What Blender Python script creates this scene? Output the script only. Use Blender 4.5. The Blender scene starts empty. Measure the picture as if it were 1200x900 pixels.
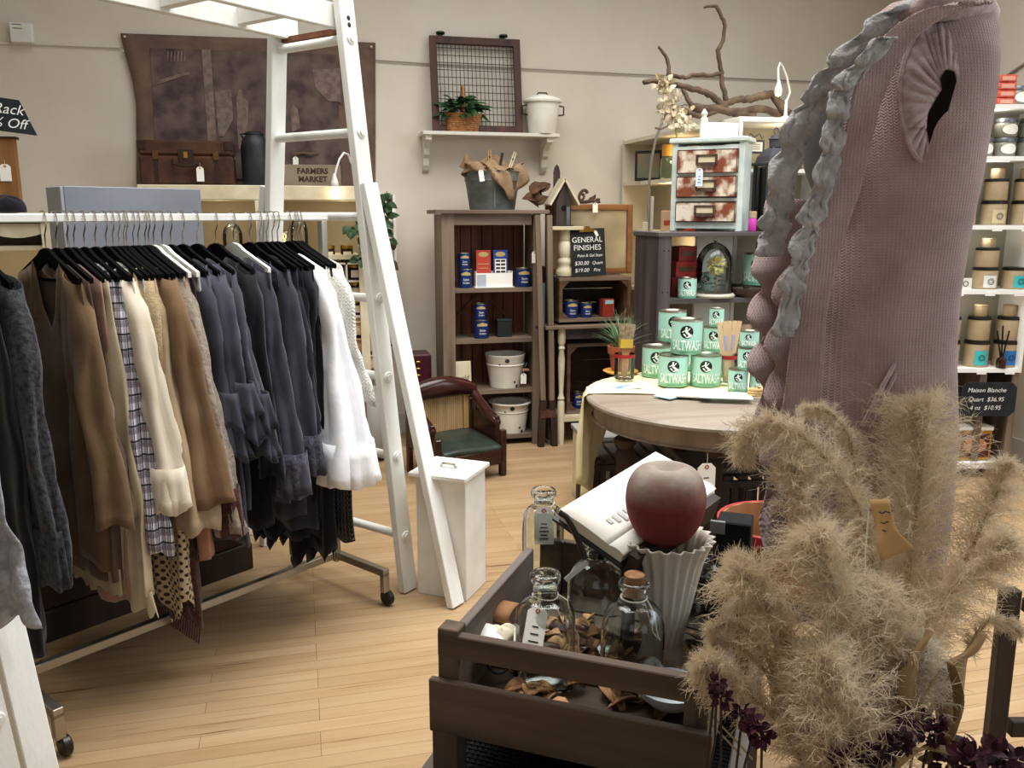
import bpy, bmesh, math, random
from mathutils import Vector, Matrix, noise
rnd = random.Random(11)
S = bpy.context.scene
COL = S.collection
PI = math.pi
V = Vector

# ------------------------------------------------------------------ camera
H, YAW, PITCH, FPX = 1.55, math.radians(14), math.radians(11.3), 1000.0
_s, _c, _sp, _cp = math.sin(YAW), math.cos(YAW), math.sin(PITCH), math.cos(PITCH)
CR = V((_c, -_s, 0)); CF = V((_s*_cp, _c*_cp, -_sp)); CU = V((_s*_sp, _c*_sp, _cp)); CO = V((0, 0, H))
def ray(x, y): return CF + CR*((x-600)/FPX) + CU*((450-y)/FPX)
def GZ(x, y, z=0.0):
    d = ray(x, y); return CO + d*((z-H)/d.z)
def GY(x, y, Y):
    d = ray(x, y); return CO + d*(Y/d.y)
def GD(x, y, D): return CO + ray(x, y)*D
def GP(x, y, p, n):
    d = ray(x, y); n = V(n); return CO + d*((V(p)-CO).dot(n)/d.dot(n))
cam = bpy.data.cameras.new('camera'); camo = bpy.data.objects.new('camera', cam); COL.objects.link(camo)
cam.sensor_width = 36; cam.lens = 36*FPX/1200; cam.clip_start = .02
camo.matrix_world = Matrix(((CR.x, CU.x, -CF.x, 0), (CR.y, CU.y, -CF.y, 0), (CR.z, CU.z, -CF.z, H), (0, 0, 0, 1)))
S.camera = camo

# ------------------------------------------------------------------ materials
def lin(c):
    if isinstance(c, str): c = tuple(int(c[i:i+2], 16) for i in (0, 2, 4))
    return tuple(((v/255)/12.92 if v/255 <= .04045 else ((v/255+.055)/1.055)**2.4) for v in c) + (1,)
MATS = {}
def mat(name, col, rough=.6, col2=None, scale=10, stretch=(1, 1, 1), metal=0, bump=0, bscale=None, bstretch=None, spec=.4,
        trans=0, ior=1.45, emit=None, estr=0, sheen=0, lo=.35, hi=.65, detail=4, wave=0, wdir='X'):
    if name in MATS: return MATS[name]
    m = bpy.data.materials.new(name); m.use_nodes = True; nt = m.node_tree; N = nt.nodes; L = nt.links
    b = N['Principled BSDF']; b.inputs['Base Color'].default_value = lin(col); b.inputs['Roughness'].default_value = rough
    b.inputs['Metallic'].default_value = metal; b.inputs['Specular IOR Level'].default_value = spec
    b.inputs['Transmission Weight'].default_value = trans; b.inputs['IOR'].default_value = ior
    if sheen: b.inputs['Sheen Weight'].default_value = sheen
    if emit: b.inputs['Emission Color'].default_value = lin(emit); b.inputs['Emission Strength'].default_value = estr
    if col2 or bump:
        tc = N.new('ShaderNodeTexCoord')
    if col2:
        mp = N.new('ShaderNodeMapping'); mp.inputs['Scale'].default_value = stretch; L.new(tc.outputs['Object'], mp.inputs[0])
        n = N.new('ShaderNodeTexNoise'); n.inputs['Scale'].default_value = scale; n.inputs['Detail'].default_value = detail; L.new(mp.outputs[0], n.inputs[0])
        r = N.new('ShaderNodeValToRGB'); r.color_ramp.elements[0].position = lo; r.color_ramp.elements[1].position = hi
        r.color_ramp.elements[0].color = lin(col); r.color_ramp.elements[1].color = lin(col2)
        L.new(n.outputs[0], r.inputs[0]); L.new(r.outputs[0], b.inputs['Base Color'])
    if bump:
        mp2 = N.new('ShaderNodeMapping'); mp2.inputs['Scale'].default_value = bstretch or stretch; L.new(tc.outputs['Object'], mp2.inputs[0])
        if wave:
            n2 = N.new('ShaderNodeTexWave'); n2.bands_direction = wdir; n2.inputs['Scale'].default_value = wave; n2.inputs['Distortion'].default_value = .8
        else:
            n2 = N.new('ShaderNodeTexNoise'); n2.inputs['Scale'].default_value = bscale or scale; n2.inputs['Detail'].default_value = 5
        L.new(mp2.outputs[0], n2.inputs[0])
        bp = N.new('ShaderNodeBump'); bp.inputs['Strength'].default_value = bump; bp.inputs['Distance'].default_value = .01
        L.new(n2.outputs[0], bp.inputs['Height']); L.new(bp.outputs[0], b.inputs['Normal'])
    MATS[name] = m; return m
def wood(name, c1, c2, axis='X', rough=.6, scale=14, bump=.25):
    st = {'X': (.08, 1, 1), 'Y': (1, .08, 1), 'Z': (1, 1, .08)}[axis]
    return mat(name, c1, rough, c2, scale, st, bump=bump, bscale=scale*2)

# ------------------------------------------------------------------ mesh builder
def rotz(a): return Matrix.Rotation(a, 4, 'Z')
class B:
    def __init__(s): s.bm = bmesh.new()
    def box(s, c, d, rot=None, bev=0):
        m = Matrix.Translation(V(c)) @ (rot if isinstance(rot, Matrix) else rotz(rot or 0)) @ Matrix.Diagonal((d[0], d[1], d[2], 1))
        r = bmesh.ops.create_cube(s.bm, size=1, matrix=m)
        if bev:
            es = list({e for v in r['verts'] for e in v.link_edges})
            bmesh.ops.bevel(s.bm, geom=es, offset=bev, segments=1, affect='EDGES', clamp_overlap=True)
        return s
    def span(s, a, b, bev=0):
        a, b = V(a), V(b); return s.box((a+b)/2, [abs(x) for x in (b-a)], bev=bev)
    def bar(s, a, b, w, h, up=(0, 0, 1), bev=0):
        a, b = V(a), V(b); z = (b-a); l = z.length; z.normalize(); x = V(up).cross(z)
        if x.length < 1e-4: x = V((1, 0, 0)).cross(z)
        x.normalize(); y = z.cross(x)
        R = Matrix((x, y, z)).transposed().to_4x4()
        return s.box((a+b)/2, (w, h, l), R, bev)
    def tube(s, pts, r, seg=8, cap=True, flat=None):
        pts = [V(p) for p in pts]; n = len(pts); rr = r if isinstance(r, (list, tuple)) else [r]*n
        rings = []; px = None
        for i, p in enumerate(pts):
            t = (pts[min(i+1, n-1)]-pts[max(i-1, 0)])
            if t.length < 1e-9: t = V((0, 0, 1))
            t.normalize()
            x = px - t*px.dot(t) if px is not None else t.orthogonal()
            if x.length < 1e-6: x = t.orthogonal()
            x.normalize(); px = x; y = t.cross(x)
            rings.append([s.bm.verts.new(p + (x*math.cos(2*PI*k/seg) + y*math.sin(2*PI*k/seg))*rr[i]) for k in range(seg)])
        for a, b in zip(rings, rings[1:]):
            for k in range(seg): s.bm.faces.new((a[k], a[(k+1) % seg], b[(k+1) % seg], b[k]))
        if cap and seg > 2:
            s.bm.faces.new(rings[0][::-1]); s.bm.faces.new(rings[-1])
        return s
    def lathe(s, prof, c=(0, 0, 0), seg=24, M=None, mod=None, cap=True):
        M = M or Matrix.Identity(4); c = V(c); rings = []
        for (r, z) in prof:
            ring = []
            for k in range(seg):
                a = 2*PI*k/seg; q = mod(a, r, z) if mod else r
                ring.append(s.bm.verts.new(c + (M @ V((q*math.cos(a), q*math.sin(a), z)))))
            rings.append(ring)
        for a, b in zip(rings, rings[1:]):
            for k in range(seg): s.bm.faces.new((a[k], a[(k+1) % seg], b[(k+1) % seg], b[k]))
        if cap:
            if prof[0][0] > 1e-5: s.bm.faces.new(rings[0][::-1])
            if prof[-1][0] > 1e-5: s.bm.faces.new(rings[-1])
        return s
    def ell(s, c, r, u=14, v=10, M=None):
        r = (r, r, r) if not hasattr(r, '__len__') else r
        m = Matrix.Translation(V(c)) @ (M or Matrix.Identity(4)) @ Matrix.Diagonal((r[0], r[1], r[2], 1))
        bmesh.ops.create_uvsphere(s.bm, u_segments=u, v_segments=v, radius=1, matrix=m); return s
    def prism(s, poly, t, M=None):
        M = M or Matrix.Identity(4)
        a = [s.bm.verts.new(M @ V((x, y, -t/2))) for x, y in poly]; b = [s.bm.verts.new(M @ V((x, y, t/2))) for x, y in poly]
        n = len(poly); s.bm.faces.new(a[::-1]); s.bm.faces.new(b)
        for i in range(n): s.bm.faces.new((a[i], a[(i+1) % n], b[(i+1) % n], b[i]))
        return s
    def grid(s, f, nu, nv, loop=False):
        vs = [[s.bm.verts.new(f(i/(nu if loop else nu-1) if nu > 1 else 0, j/(nv-1))) for i in range(nu)] for j in range(nv)]
        for j in range(nv-1):
            for i in range(nu if loop else nu-1):
                k = (i+1) % nu
                s.bm.faces.new((vs[j][i], vs[j][k], vs[j+1][k], vs[j+1][i]))
        return s
    def poly(s, pts):
        s.bm.faces.new([s.bm.verts.new(V(p)) for p in pts]); return s
    def mesh(s, name, m, smooth=False, angle=None):
        bmesh.ops.recalc_face_normals(s.bm, faces=s.bm.faces)
        me = bpy.data.meshes.new(name); s.bm.to_mesh(me); s.bm.free()
        me.materials.append(m)
        if smooth:
            me.polygons.foreach_set('use_smooth', [True]*len(me.polygons))
            if smooth != 'all':
                try: me.set_sharp_from_angle(angle=math.radians(angle or 40))
                except Exception: pass
        return me
    def obj(s, name, m, parent=None, smooth=False, loc=None, rz=0, thick=0, angle=None):
        o = bpy.data.objects.new(name, s.mesh(name, m, smooth, angle)); COL.objects.link(o)
        if parent is not None: o.parent = parent
        if loc is not None: o.location = loc
        if rz: o.rotation_euler.z = rz
        if thick:
            md = o.modifiers.new('thickness', 'SOLIDIFY'); md.thickness = thick; md.offset = 0
        return o
def info(o, label, cat, group=None, kind=None):
    o['label'] = label; o['category'] = cat
    if group: o['group'] = group
    if kind: o['kind'] = kind
    return o
def thing(name, label, cat, loc=(0, 0, 0), rz=0, group=None):
    o = bpy.data.objects.new(name, None); COL.objects.link(o); o.location = loc; o.rotation_euler = (0, 0, rz); o.empty_display_size = .05
    return info(o, label, cat, group)
def dup(root, loc, rz=None, label=None, group=None):
    r = root.copy(); COL.objects.link(r); r.location = loc
    if rz is not None: r.rotation_euler.z = rz
    if label: r['label'] = label
    if group: r['group'] = group
    def rec(src, dst):
        for ch in list(src.children):
            c = ch.copy(); COL.objects.link(c); c.parent = dst; rec(ch, c)
    rec(root, r); return r
def struct(o):
    o['kind'] = 'structure'; return o
_txt = {}
def text_geo(txt, size, shear=0.0, bold=0.0, align='CENTER', space=1.0):
    k = (txt, size, shear, bold, align, space)
    if k not in _txt:
        cu = bpy.data.curves.new('t', 'FONT'); cu.body = txt; cu.size = size; cu.shear = shear; cu.align_x = align; cu.align_y = 'CENTER'; cu.offset = bold
        cu.space_character = space; cu.resolution_u = 3
        o = bpy.data.objects.new('t', cu); COL.objects.link(o)
        dg = bpy.context.evaluated_depsgraph_get(); me = bpy.data.meshes.new_from_object(o.evaluated_get(dg))
        _txt[k] = ([v.co.copy() for v in me.vertices], [tuple(p.vertices) for p in me.polygons])
        bpy.data.objects.remove(o); bpy.data.meshes.remove(me); bpy.data.curves.remove(cu)
    return _txt[k]
def text(b, txt, size, f, **kw):
    vs, fs = text_geo(txt, size, **kw)
    nv = [b.bm.verts.new(f(v.x, v.y)) for v in vs]
    for q in fs:
        try: b.bm.faces.new([nv[i] for i in q])
        except ValueError: pass
    return b

# common materials
m_white = mat('white_paint', 'e9e8e2', .5, 'd9d6cc', 5, bump=.1, bscale=40)
m_cream = mat('cream_paint', 'd9cfb4', .55, 'c4b796', 7, bump=.1, bscale=40)
m_chrome = mat('chrome', 'c4bcae', .22, metal=1)
m_dmetal = mat('dark_metal', '3a3835', .35, metal=.9)
m_black = mat('black_matte', '0d0d0e', .7, spec=.2)
m_paper = mat('paper', 'efece2', .8, spec=.1)
m_ink = mat('ink', '3a3a3e', .8, spec=.1)
m_chalk = mat('chalk', 'e6e6e2', .9, spec=0)
m_string = mat('string', 'ddd6c6', .9, spec=.05)
m_glass = mat('clear_glass', 'f6fbf9', .02, trans=1, ior=1.45, spec=.5)
m_thin = bpy.data.materials.new('thin_glass'); m_thin.use_nodes = True
_n = m_thin.node_tree.nodes; _l = m_thin.node_tree.links; _n.remove(_n['Principled BSDF']); _tr = _n.new('ShaderNodeBsdfTransparent'); _gl = _n.new('ShaderNodeBsdfGlossy'); _gl.inputs['Roughness'].default_value = .02
_tr.inputs[0].default_value = (.93, .96, .95, 1); _fr = _n.new('ShaderNodeLayerWeight'); _fr.inputs[0].default_value = .35; _mx = _n.new('ShaderNodeMixShader'); _l.new(_fr.outputs['Fresnel'], _mx.inputs[0]); _l.new(_tr.outputs[0], _mx.inputs[1]); _l.new(_gl.outputs[0], _mx.inputs[2]); _l.new(_mx.outputs[0], _n['Material Output'].inputs[0])
m_brown = wood('dark_brown_wood', '3a2a20', '241811', 'Z')
m_grey_wood_x = wood('weathered_wood_x', '7f6d5d', '57483c', 'X')
m_grey_wood_y = wood('weathered_wood_y', '7f6d5d', '57483c', 'Y')
m_grey_wood_z = wood('weathered_wood_z', '84725f', '5f5043', 'Z')
m_slat = wood('dark_slat_wood', '453a36', '2b2422', 'Z')
m_slat_x = wood('dark_slat_wood_x', '4a3f3b', '302926', 'X')

def price_tag(p, label, h=.05, w=.026, rz=0.0, tilt=0.0, string=.03, col=None, lines=0, lean=0.0):
    """a paper tag on a short string; p = the point it hangs from"""
    t = thing('price_tag', label, 'price tag', p, rz, None)
    t.rotation_euler = (lean, tilt, rz)
    b = B(); a = w/2
    b.prism([(-a, -string-h), (a, -string-h), (a, -string-.25*w), (a*.5, -string), (-a*.5, -string), (-a, -string-.25*w)], .0012, Matrix.Rotation(PI/2, 4, 'X'))
    b.obj('card', col or m_paper, t)
    B().lathe([(w*.05, -.0012), (w*.13, -.0012), (w*.13, .0012), (w*.05, .0012)], (0, 0, -string-.2*w), 10, Matrix.Rotation(PI/2, 4, 'X'), cap=False).obj('eyelet', mat('eyelet', 'a8623a', .7), t)
    B().tube([(0, 0, 0), (.002, .0, -string*.5), (0, -.001, -string-.2*w)], .0008, 5).obj('loop', m_string, t)
    if lines:
        b = B()
        for i in range(lines):
            L = w*(.3+.25*((i*37) % 5)/5)
            b.box((0, -.0011, -string-h*.45-i*h*.5/lines), (L, .0003, h*.035))
        b.obj('writing', m_ink, t)
    return t
# ------------------------------------------------------------------ setting
WY, XL, XR, YF, CZ = 6.0, -3.6, 4.42, -3.2, 4.3
def floor_mat():
    m = bpy.data.materials.new('maple_floor'); m.use_nodes = True; nt = m.node_tree; N = nt.nodes; L = nt.links; b = N['Principled BSDF']
    tc = N.new('ShaderNodeTexCoord')
    br = N.new('ShaderNodeTexBrick'); br.offset = .37; br.offset_frequency = 3
    br.inputs['Scale'].default_value = 1; br.inputs['Brick Width'].default_value = .95; br.inputs['Row Height'].default_value = .062
    br.inputs['Mortar Size'].default_value = .0011; br.inputs['Mortar Smooth'].default_value = .1; br.inputs['Bias'].default_value = -.1
    br.inputs['Color1'].default_value = lin('b29876'); br.inputs['Color2'].default_value = lin('a28866'); br.inputs['Mortar'].default_value = lin('7d6348')
    L.new(tc.outputs['Object'], br.inputs[0])
    def nz(sc, st, lo, hi, c0, c1, det=5):
        mp = N.new('ShaderNodeMapping'); mp.inputs['Scale'].default_value = st; L.new(tc.outputs['Object'], mp.inputs[0])
        n = N.new('ShaderNodeTexNoise'); n.inputs['Scale'].default_value = sc; n.inputs['Detail'].default_value = det; L.new(mp.outputs[0], n.inputs[0])
        r = N.new('ShaderNodeValToRGB'); r.color_ramp.elements[0].position = lo; r.color_ramp.elements[1].position = hi
        r.color_ramp.elements[0].color = c0; r.color_ramp.elements[1].color = c1; L.new(n.outputs[0], r.inputs[0]); return r
    def mul(a, c):
        x = N.new('ShaderNodeMix'); x.data_type = 'RGBA'; x.blend_type = 'MULTIPLY'; x.inputs[0].default_value = 1
        L.new(a, x.inputs[6]); L.new(c, x.inputs[7]); return x.outputs[2]
    w = (1, 1, 1, 1)
    c = mul(br.outputs[0], nz(5, (.25, 3, 1), .3, .62, (.86, .80, .73, 1), w).outputs[0])
    c = mul(c, nz(16, (.12, 3.2, 1), .27, .36, (.45, .33, .23, 1), w, 3).outputs[0])
    c = mul(c, nz(60, (.06, 2, 1), .3, .7, (.90, .86, .8, 1), w).outputs[0])
    L.new(c, b.inputs['Base Color']); b.inputs['Roughness'].default_value = .42; b.inputs['Specular IOR Level'].default_value = .3
    bp = N.new('ShaderNodeBump'); bp.inputs['Strength'].default_value = .15; bp.inputs['Distance'].default_value = .004; bp.invert = True
    L.new(br.outputs['Fac'], bp.inputs['Height']); L.new(bp.outputs[0], b.inputs['Normal'])
    return m
m_wall = mat('plaster_wall', 'dad1c3', .85, 'd2c8b8', 1.6, bump=.08, bscale=60, spec=.15)
struct(B().span((XL, YF, -.1), (XR, WY, 0)).obj('floor', floor_mat()))
struct(B().span((XL-.15, WY, -.1), (XR+.15, WY+.15, CZ)).obj('wall_back', m_wall))
struct(B().span((XL-.15, YF, -.1), (XL, WY, CZ)).obj('wall_left', m_wall))
b = B(); b.span((XR, YF, -.1), (XR+.15, WY, .5)); b.span((XR, YF, 3.6), (XR+.15, WY, CZ)); b.span((XR, 2.6, .5), (XR+.15, WY, 3.6)); b.span((XR, YF, .5), (XR+.15, -1.6, 3.6))
struct(b.obj('wall_right', m_wall))
b = B(); b.span((XL, YF-.15, -.1), (XR, YF, .4)); b.span((XL, YF-.15, 3.5), (XR, YF, CZ)); b.span((XL, YF-.15, .4), (-2.6, YF, 3.5)); b.span((3.4, YF-.15, .4), (XR, YF, 3.5))
struct(b.obj('wall_front', m_wall))
# ceiling with two skylight openings
b = B(); m_ceil = mat('ceiling_paint', 'cdc6b8', .9, spec=.1)
b.span((XL, YF, CZ), (-.9, WY, CZ+.1)); b.span((3.5, YF, CZ), (XR, WY, CZ+.1)); b.span((-.9, YF, CZ), (3.5, 1.6, CZ+.1)); b.span((-.9, 4.6, CZ), (3.5, WY, CZ+.1))
struct(b.obj('ceiling', m_ceil))
m_base = mat('painted_trim', 'cbc6bc', .5)
struct(B().span((XL, WY-.02, 0), (XR, WY, .14)).obj('baseboard_back', m_base))
struct(B().span((XR-.02, 2.6, 0), (XR, WY-.02, .14)).obj('baseboard_right', m_base))
# cable conduit line along the wall
pts = [GY(x, y, WY-.012) for x, y in ((-60, 49), (15, 51), (55, 52), (140, 55.5))]
struct(B().tube(pts, .007, 6).obj('trim_1', m_wall, smooth=True))
pts = [GY(x, y, WY-.012) for x, y in ((430, 70), (505, 75), (612, 80.5), (680, 84), (740, 87), (940, 95), (1020, 99))]
struct(B().tube(pts, .0045, 6).obj('trim_2', mat('cable_grey', '948b7e', .8), smooth=True))
p0 = GP(1130, 122, (XR-.01, 0, 0), (1, 0, 0)); p1 = GP(1200, 75, (XR-.01, 0, 0), (1, 0, 0))
struct(B().tube([p0, p1], .008, 6).obj('trim_3', MATS['cable_grey'], smooth=True))
# junction box
t = thing('junction_box', 'small white junction box on the wall cable above the chalkboard sign', 'junction box', GY(26, 39, WY-.03))
B().box((0, 0, 0), (.125, .05, .115), bev=.006).obj('housing', m_white, t)
b = B()
for i in range(2): b.box((-.02+.004*i, -.0255, .045-.022*i), (.05, .002, .004))
b.obj('vent_slot', m_ink, t)

# ------------------------------------------------------------------ light
w = bpy.data.worlds.new('sky'); S.world = w; w.use_nodes = True
bg = w.node_tree.nodes['Background']; bg.inputs[0].default_value = (.80, .90, 1.0, 1); bg.inputs[1].default_value = .6
def area(name, loc, target, sx, sy, power, col, spread=180):
    l = bpy.data.lights.new(name, 'AREA'); l.shape = 'RECTANGLE'; l.size = sx; l.size_y = sy; l.energy = power; l.color = col
    o = bpy.data.objects.new(name, l); COL.objects.link(o); o.location = loc
    o.rotation_euler = (V(target)-V(loc)).to_track_quat('-Z', 'Y').to_euler(); l.spread = math.radians(spread); return o
area('skylight', (1.3, 3.1, CZ-.02), (1.3, 3.1, 0), 4.2, 2.9, 235, (1, .985, .96), 125)
area('side_window', (XR-.02, .5, 2.55), (0, .5, 1.6), 4.0, 2.0, 105, (.84, .92, 1))
area('shop_window', (.4, YF+.02, 2.0), (.4, 4, 1.6), 5.8, 2.8, 20, (.95, .97, 1))
def bulb(name, loc, e, col=(1, .8, .5), r=.02):
    l = bpy.data.lights.new(name, 'POINT'); l.energy = e; l.color = col; l.shadow_soft_size = r
    o = bpy.data.objects.new(name, l); COL.objects.link(o); o.location = loc; return o
S.view_settings.view_transform = 'Standard'; S.view_settings.look = 'None'; S.view_settings.exposure = -.12; S.view_settings.gamma = 1
S.view_settings.use_curve_mapping = False
# ------------------------------------------------------------------ back wall, seen behind ladder
class Fr:
    """local metres for things whose front stands about parallel to the back wall at depth Y"""
    def __init__(s, px, py, Y):
        s.o = GY(px, py, Y); s.px, s.py = px, py
        s.k = FPX/((s.o-CO).dot(CF))
        s.kx = (GY(px+10, py, Y)-s.o).x/10
    def x(s, px): return (px-s.px)*s.kx
    def z(s, py): return (s.py-py)/s.k*1.0
m_burlap = mat('burlap', '7d6757', .95, '67534a', 6, bump=.5, bscale=260, spec=.05)
m_print = mat('faded_print', '4c3f40', .95, '6f5f57', 9, bump=.3, bscale=260, spec=.05, detail=8)
t = thing('burlap_poster', 'brown burlap wall hanging with a faded old photograph print, pinned above the suitcase', 'wall hanging', GY(300, 130, WY-.02))
o0 = t.location
left = [(39, 141), (60, 146), (90, 155), (120, 160), (160, 160.5), (232, 160)]
def lx(y):
    for (a, p), (c, q) in zip(left, left[1:]):
        if y <= c: return p+(q-p)*(y-a)/(c-a)
    return left[-1][1]
def fposter(u, v):
    y0 = 39+u*11; y = y0+v*(228-y0); x = lx(y)+u*(440-lx(y))
    p = GY(x, y, WY-.02); p.y -= .02*(1-u)**4*math.sin(v*PI) + .012*math.sin(v*9+u*3)*.3; return p-o0
B().grid(fposter, 24, 24).obj('cloth', m_burlap, t, smooth=True, thick=.003)
def at(x, y, d=.028): return GY(x, y, WY-d)-o0
def fprint(u, v): return at(176+u*218+v*7, 56+u*8+v*(150-u*0), .036)
B().grid(fprint, 10, 10).obj('print', m_print, t, thick=.001)
b = B()
def patch(pts): b.poly([at(x, y, .040) for x, y in pts])
for _pp in ([(236, 58), (247, 58), (254, 172), (244, 172)], [(252, 108), (271, 104), (273, 140), (262, 160), (256, 160)], [(277, 114), (280, 105), (283, 105), (285, 112), (291, 120), (290, 160), (285, 175), (280, 175), (278, 150)], [(366, 82), (398, 80), (400, 120), (384, 118), (370, 104)], [(340, 130), (344, 122), (349, 128), (352, 150), (342, 155)], [(178, 96), (205, 88), (222, 84), (222, 87), (205, 92), (180, 101)]):
    b = B(); patch(_pp); b.obj('printed_figure', mat('print_light', '85736a', .95, '6a5a53', 30, spec=.05), t, thick=.001)
b = B()
for i in range(6): patch([(196+4*i, 60), (198+4*i, 60), (197+4*i, 72), (195.5+4*i, 72)])
b.obj('printed_stripes', mat('print_light', '85736a', .95, '6a5a53', 30, spec=.05), t, thick=.001)
b = B()
for x, y in ((146, 43), (144, 60), (435, 55)): b.ell(at(x, y, .03), .008, 8, 6)
b.obj('tack', m_cream, t)

# white display cabinet with the suitcase on top
CY = 5.55
f = Fr(295, 217, CY); t = thing('display_cabinet', 'cream open display cabinet with a warm light inside, under the suitcase and behind the ladder', 'cabinet', (f.o.x, CY, 0)); ztop = f.o.z
cx0, cx1 = f.x(164), f.x(432); dpt = .4
B().box(((cx0+cx1)/2, dpt/2, ztop-.045), (cx1-cx0, dpt, .09), bev=.006).obj('top', m_cream, t)
b = B()
for x in (cx0+.03, f.x(303), cx1-.03): b.box((x, .025, (ztop-.09)/2), (.055, .05, ztop-.09))
b.obj('post', m_cream, t)
b = B(); b.box(((cx0+cx1)/2, dpt-.01, (ztop-.09)/2), (cx1-cx0, .02, ztop-.09)); b.obj('back_panel', mat('back_beige', 'a59678', .8), t)
zs = GY(280, 303, CY).z
B().box(((cx0+cx1)/2, dpt/2, zs), (cx1-cx0-.1, dpt-.06, .03)).obj('shelf', m_cream, t)
b = B(); zq = GY(410, 376, CY).z
b.box(((cx0+cx1)/2, dpt/2+.02, zq), (cx1-cx0-.1, dpt-.06, .03)); b.box(((cx0+cx1)/2, dpt/2+.02, .06), (cx1-cx0-.1, dpt-.06, .12)); b.obj('base_shelf', m_cream, t)
bulb('cabinet_glow', (f.o.x-.2, CY+.1, ztop-.16), .9, (1, .86, .66)); bulb('cabinet_glow', (f.o.x+.55, CY+.1, ztop-.16), .9, (1, .86, .66))
# cubby grid with candle jars
m_cub = mat('cubby_cream', 'd8ccb8', .6)
gx0, gx1, z0, z1 = GY(386, 308, CY).x, GY(446, 308, CY).x, zq+.016, GY(415, 308, CY).z
t = thing('cubby_shelf', 'small cream pigeonhole rack of dark candle jars beside the ladder rail', 'rack', ((gx0+gx1)/2, CY+.13, z0))
w, h = gx1-gx0, z1-z0
b = B()
for i in range(4): b.box((-w/2+i*w/3, 0, h/2), (.012, .2, h))
b.obj('divider', m_cub, t)
b = B()
for i in range(4): b.box((0, 0, .006+i*(h-.012)/3), (w, .2, .012))
b.obj('shelf', m_cub, t)
B().box((0, .095, h/2), (w-.02, .008, h-.02)).obj('back_panel', mat('cubby_dark', '2c1d16', .8), t)
m_amber = mat('amber_glass', '2b120a', .12, spec=.6); m_gold = mat('brass', 'b58d3f', .3, metal=1)
j0 = thing('candle_jar', 'amber candle jar with a gold lid standing on top of the pigeonhole rack', 'candle', ((GY(408, 306, CY).x), CY+.1, z1+.001), 0, 'candle jars')
B().lathe([(.036, 0), (.04, .004), (.04, .082), (.036, .088)], seg=20).obj('jar', m_amber, j0, True)
B().lathe([(.041, .086), (.041, .104), (.036, .107)], seg=20).obj('lid', m_gold, j0, True)
B().box((0, -.0405, .043), (.05, .002, .05)).obj('label', mat('label_cream', 'd9cbb4', .8), j0)
k = 0
names = ['top', 'middle', 'lowest']
for r_ in range(3):
    for c_ in range(3):
        if c_ == 0 and r_ != 1: continue
        j = dup(j0, ((gx0+gx1)/2-w/2+w/6+c_*w/3, CY+.1, z0+.013+(2-r_)*(h-.012)/3), None, 'amber candle jar in the %s row of the pigeonhole rack, %s column' % (names[r_], ['first', 'second', 'third'][c_])); 
        j.scale = (.98, .98, min(1, (h/3-.02)/.107))
j = dup(j0, (GY(392, 306, CY).x-.03, CY+.1, z1+.001), None, 'amber candle jar with a gold lid next to its twin, nearer the white blouse')
# stacked pale wooden trays below
b0 = GY(425, 434, CY)
zz = .72
for i, (h_, c1, c2, lab) in enumerate(((.10, 'c9ab8b', 'b39473', 'lowest pale wooden tray under the candle jars'), (.09, 'b58a68', '9d7453', 'reddish wooden tray between two pale trays under the candle jars'), (.09, 'c6a788', 'b09070', 'pale wooden tray lying directly under the pigeonhole rack shelf'))):
    t = thing('wooden_tray', lab, 'tray', (GY(428, 400, CY).x, CY+.14, GY(425, 434-20*i, CY).z+.002))
    m = wood('tray_wood%d' % i, c1, c2, 'X')
    B().box((0, 0, .045), (.30, .24, .085), bev=.004).obj('body', m, t)
    B().box((0, -.003, .088), (.32, .262, .008), bev=.002).obj('rim', m, t)
# objects low behind the ladder
def vessel(name, label, cat, px, py, Y, prof, m, seg=20):
    o = GY(px, py, Y); return info(B().lathe(prof, seg=seg).obj(name, m, None, True, (o.x, Y, max(o.z, 0))), label, cat)
# cloches and bulb on the inner shelf
def cloche(label, p, r, h, fill=None):
    t = thing('glass_cloche', label, 'cloche', p)
    B().lathe([(r*1.15, 0), (r*1.18, .01), (r*1.1, .022), (0.001, .022)], seg=24).obj('base', m_white, t, True)
    prof = [(r, .024), (r, h*.55)]+[(r*math.cos(a), h*.55+(h*.45-.0)*math.sin(a)) for a in [i*PI/16 for i in range(1, 8)]]+[(.004, h)]
    B().lathe(prof, seg=24, cap=False).obj('dome', m_thin, t, True)
    B().ell((0, 0, h+.012), .012, 10, 8).obj('knob', m_glass, t, True)
    return t
cloche('small glass cloche inside the cream cabinet, beside the post', (GY(272, 300, CY).x, CY+.15, zs+.016), .06, .2)
cloche('narrow glass cloche inside the cream cabinet behind the ladder rung', (GY(352, 300, CY).x, CY+.15, zs+.016), .055, .24)
t = thing('filament_bulb', 'old filament light bulb on a short stand inside the cream cabinet', 'bulb', (GY(345, 285, CY).x-.06, CY+.12, zs+.016))
B().ell((0, 0, .11), (.03, .03, .042), 14, 10).obj('glass', m_glass, t, True)
B().tube([(0, 0, .085), (.008, 0, .12), (-.008, 0, .13), (0, 0, .085)], .002, 5).obj('filament', mat('filament', 'ffca70', .5, emit='ffbe60', estr=6), t)
B().lathe([(.03, 0), (.03, .008), (.012, .012), (.012, .075), (.001, .08)]).obj('base', m_dmetal, t, True)

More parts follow.
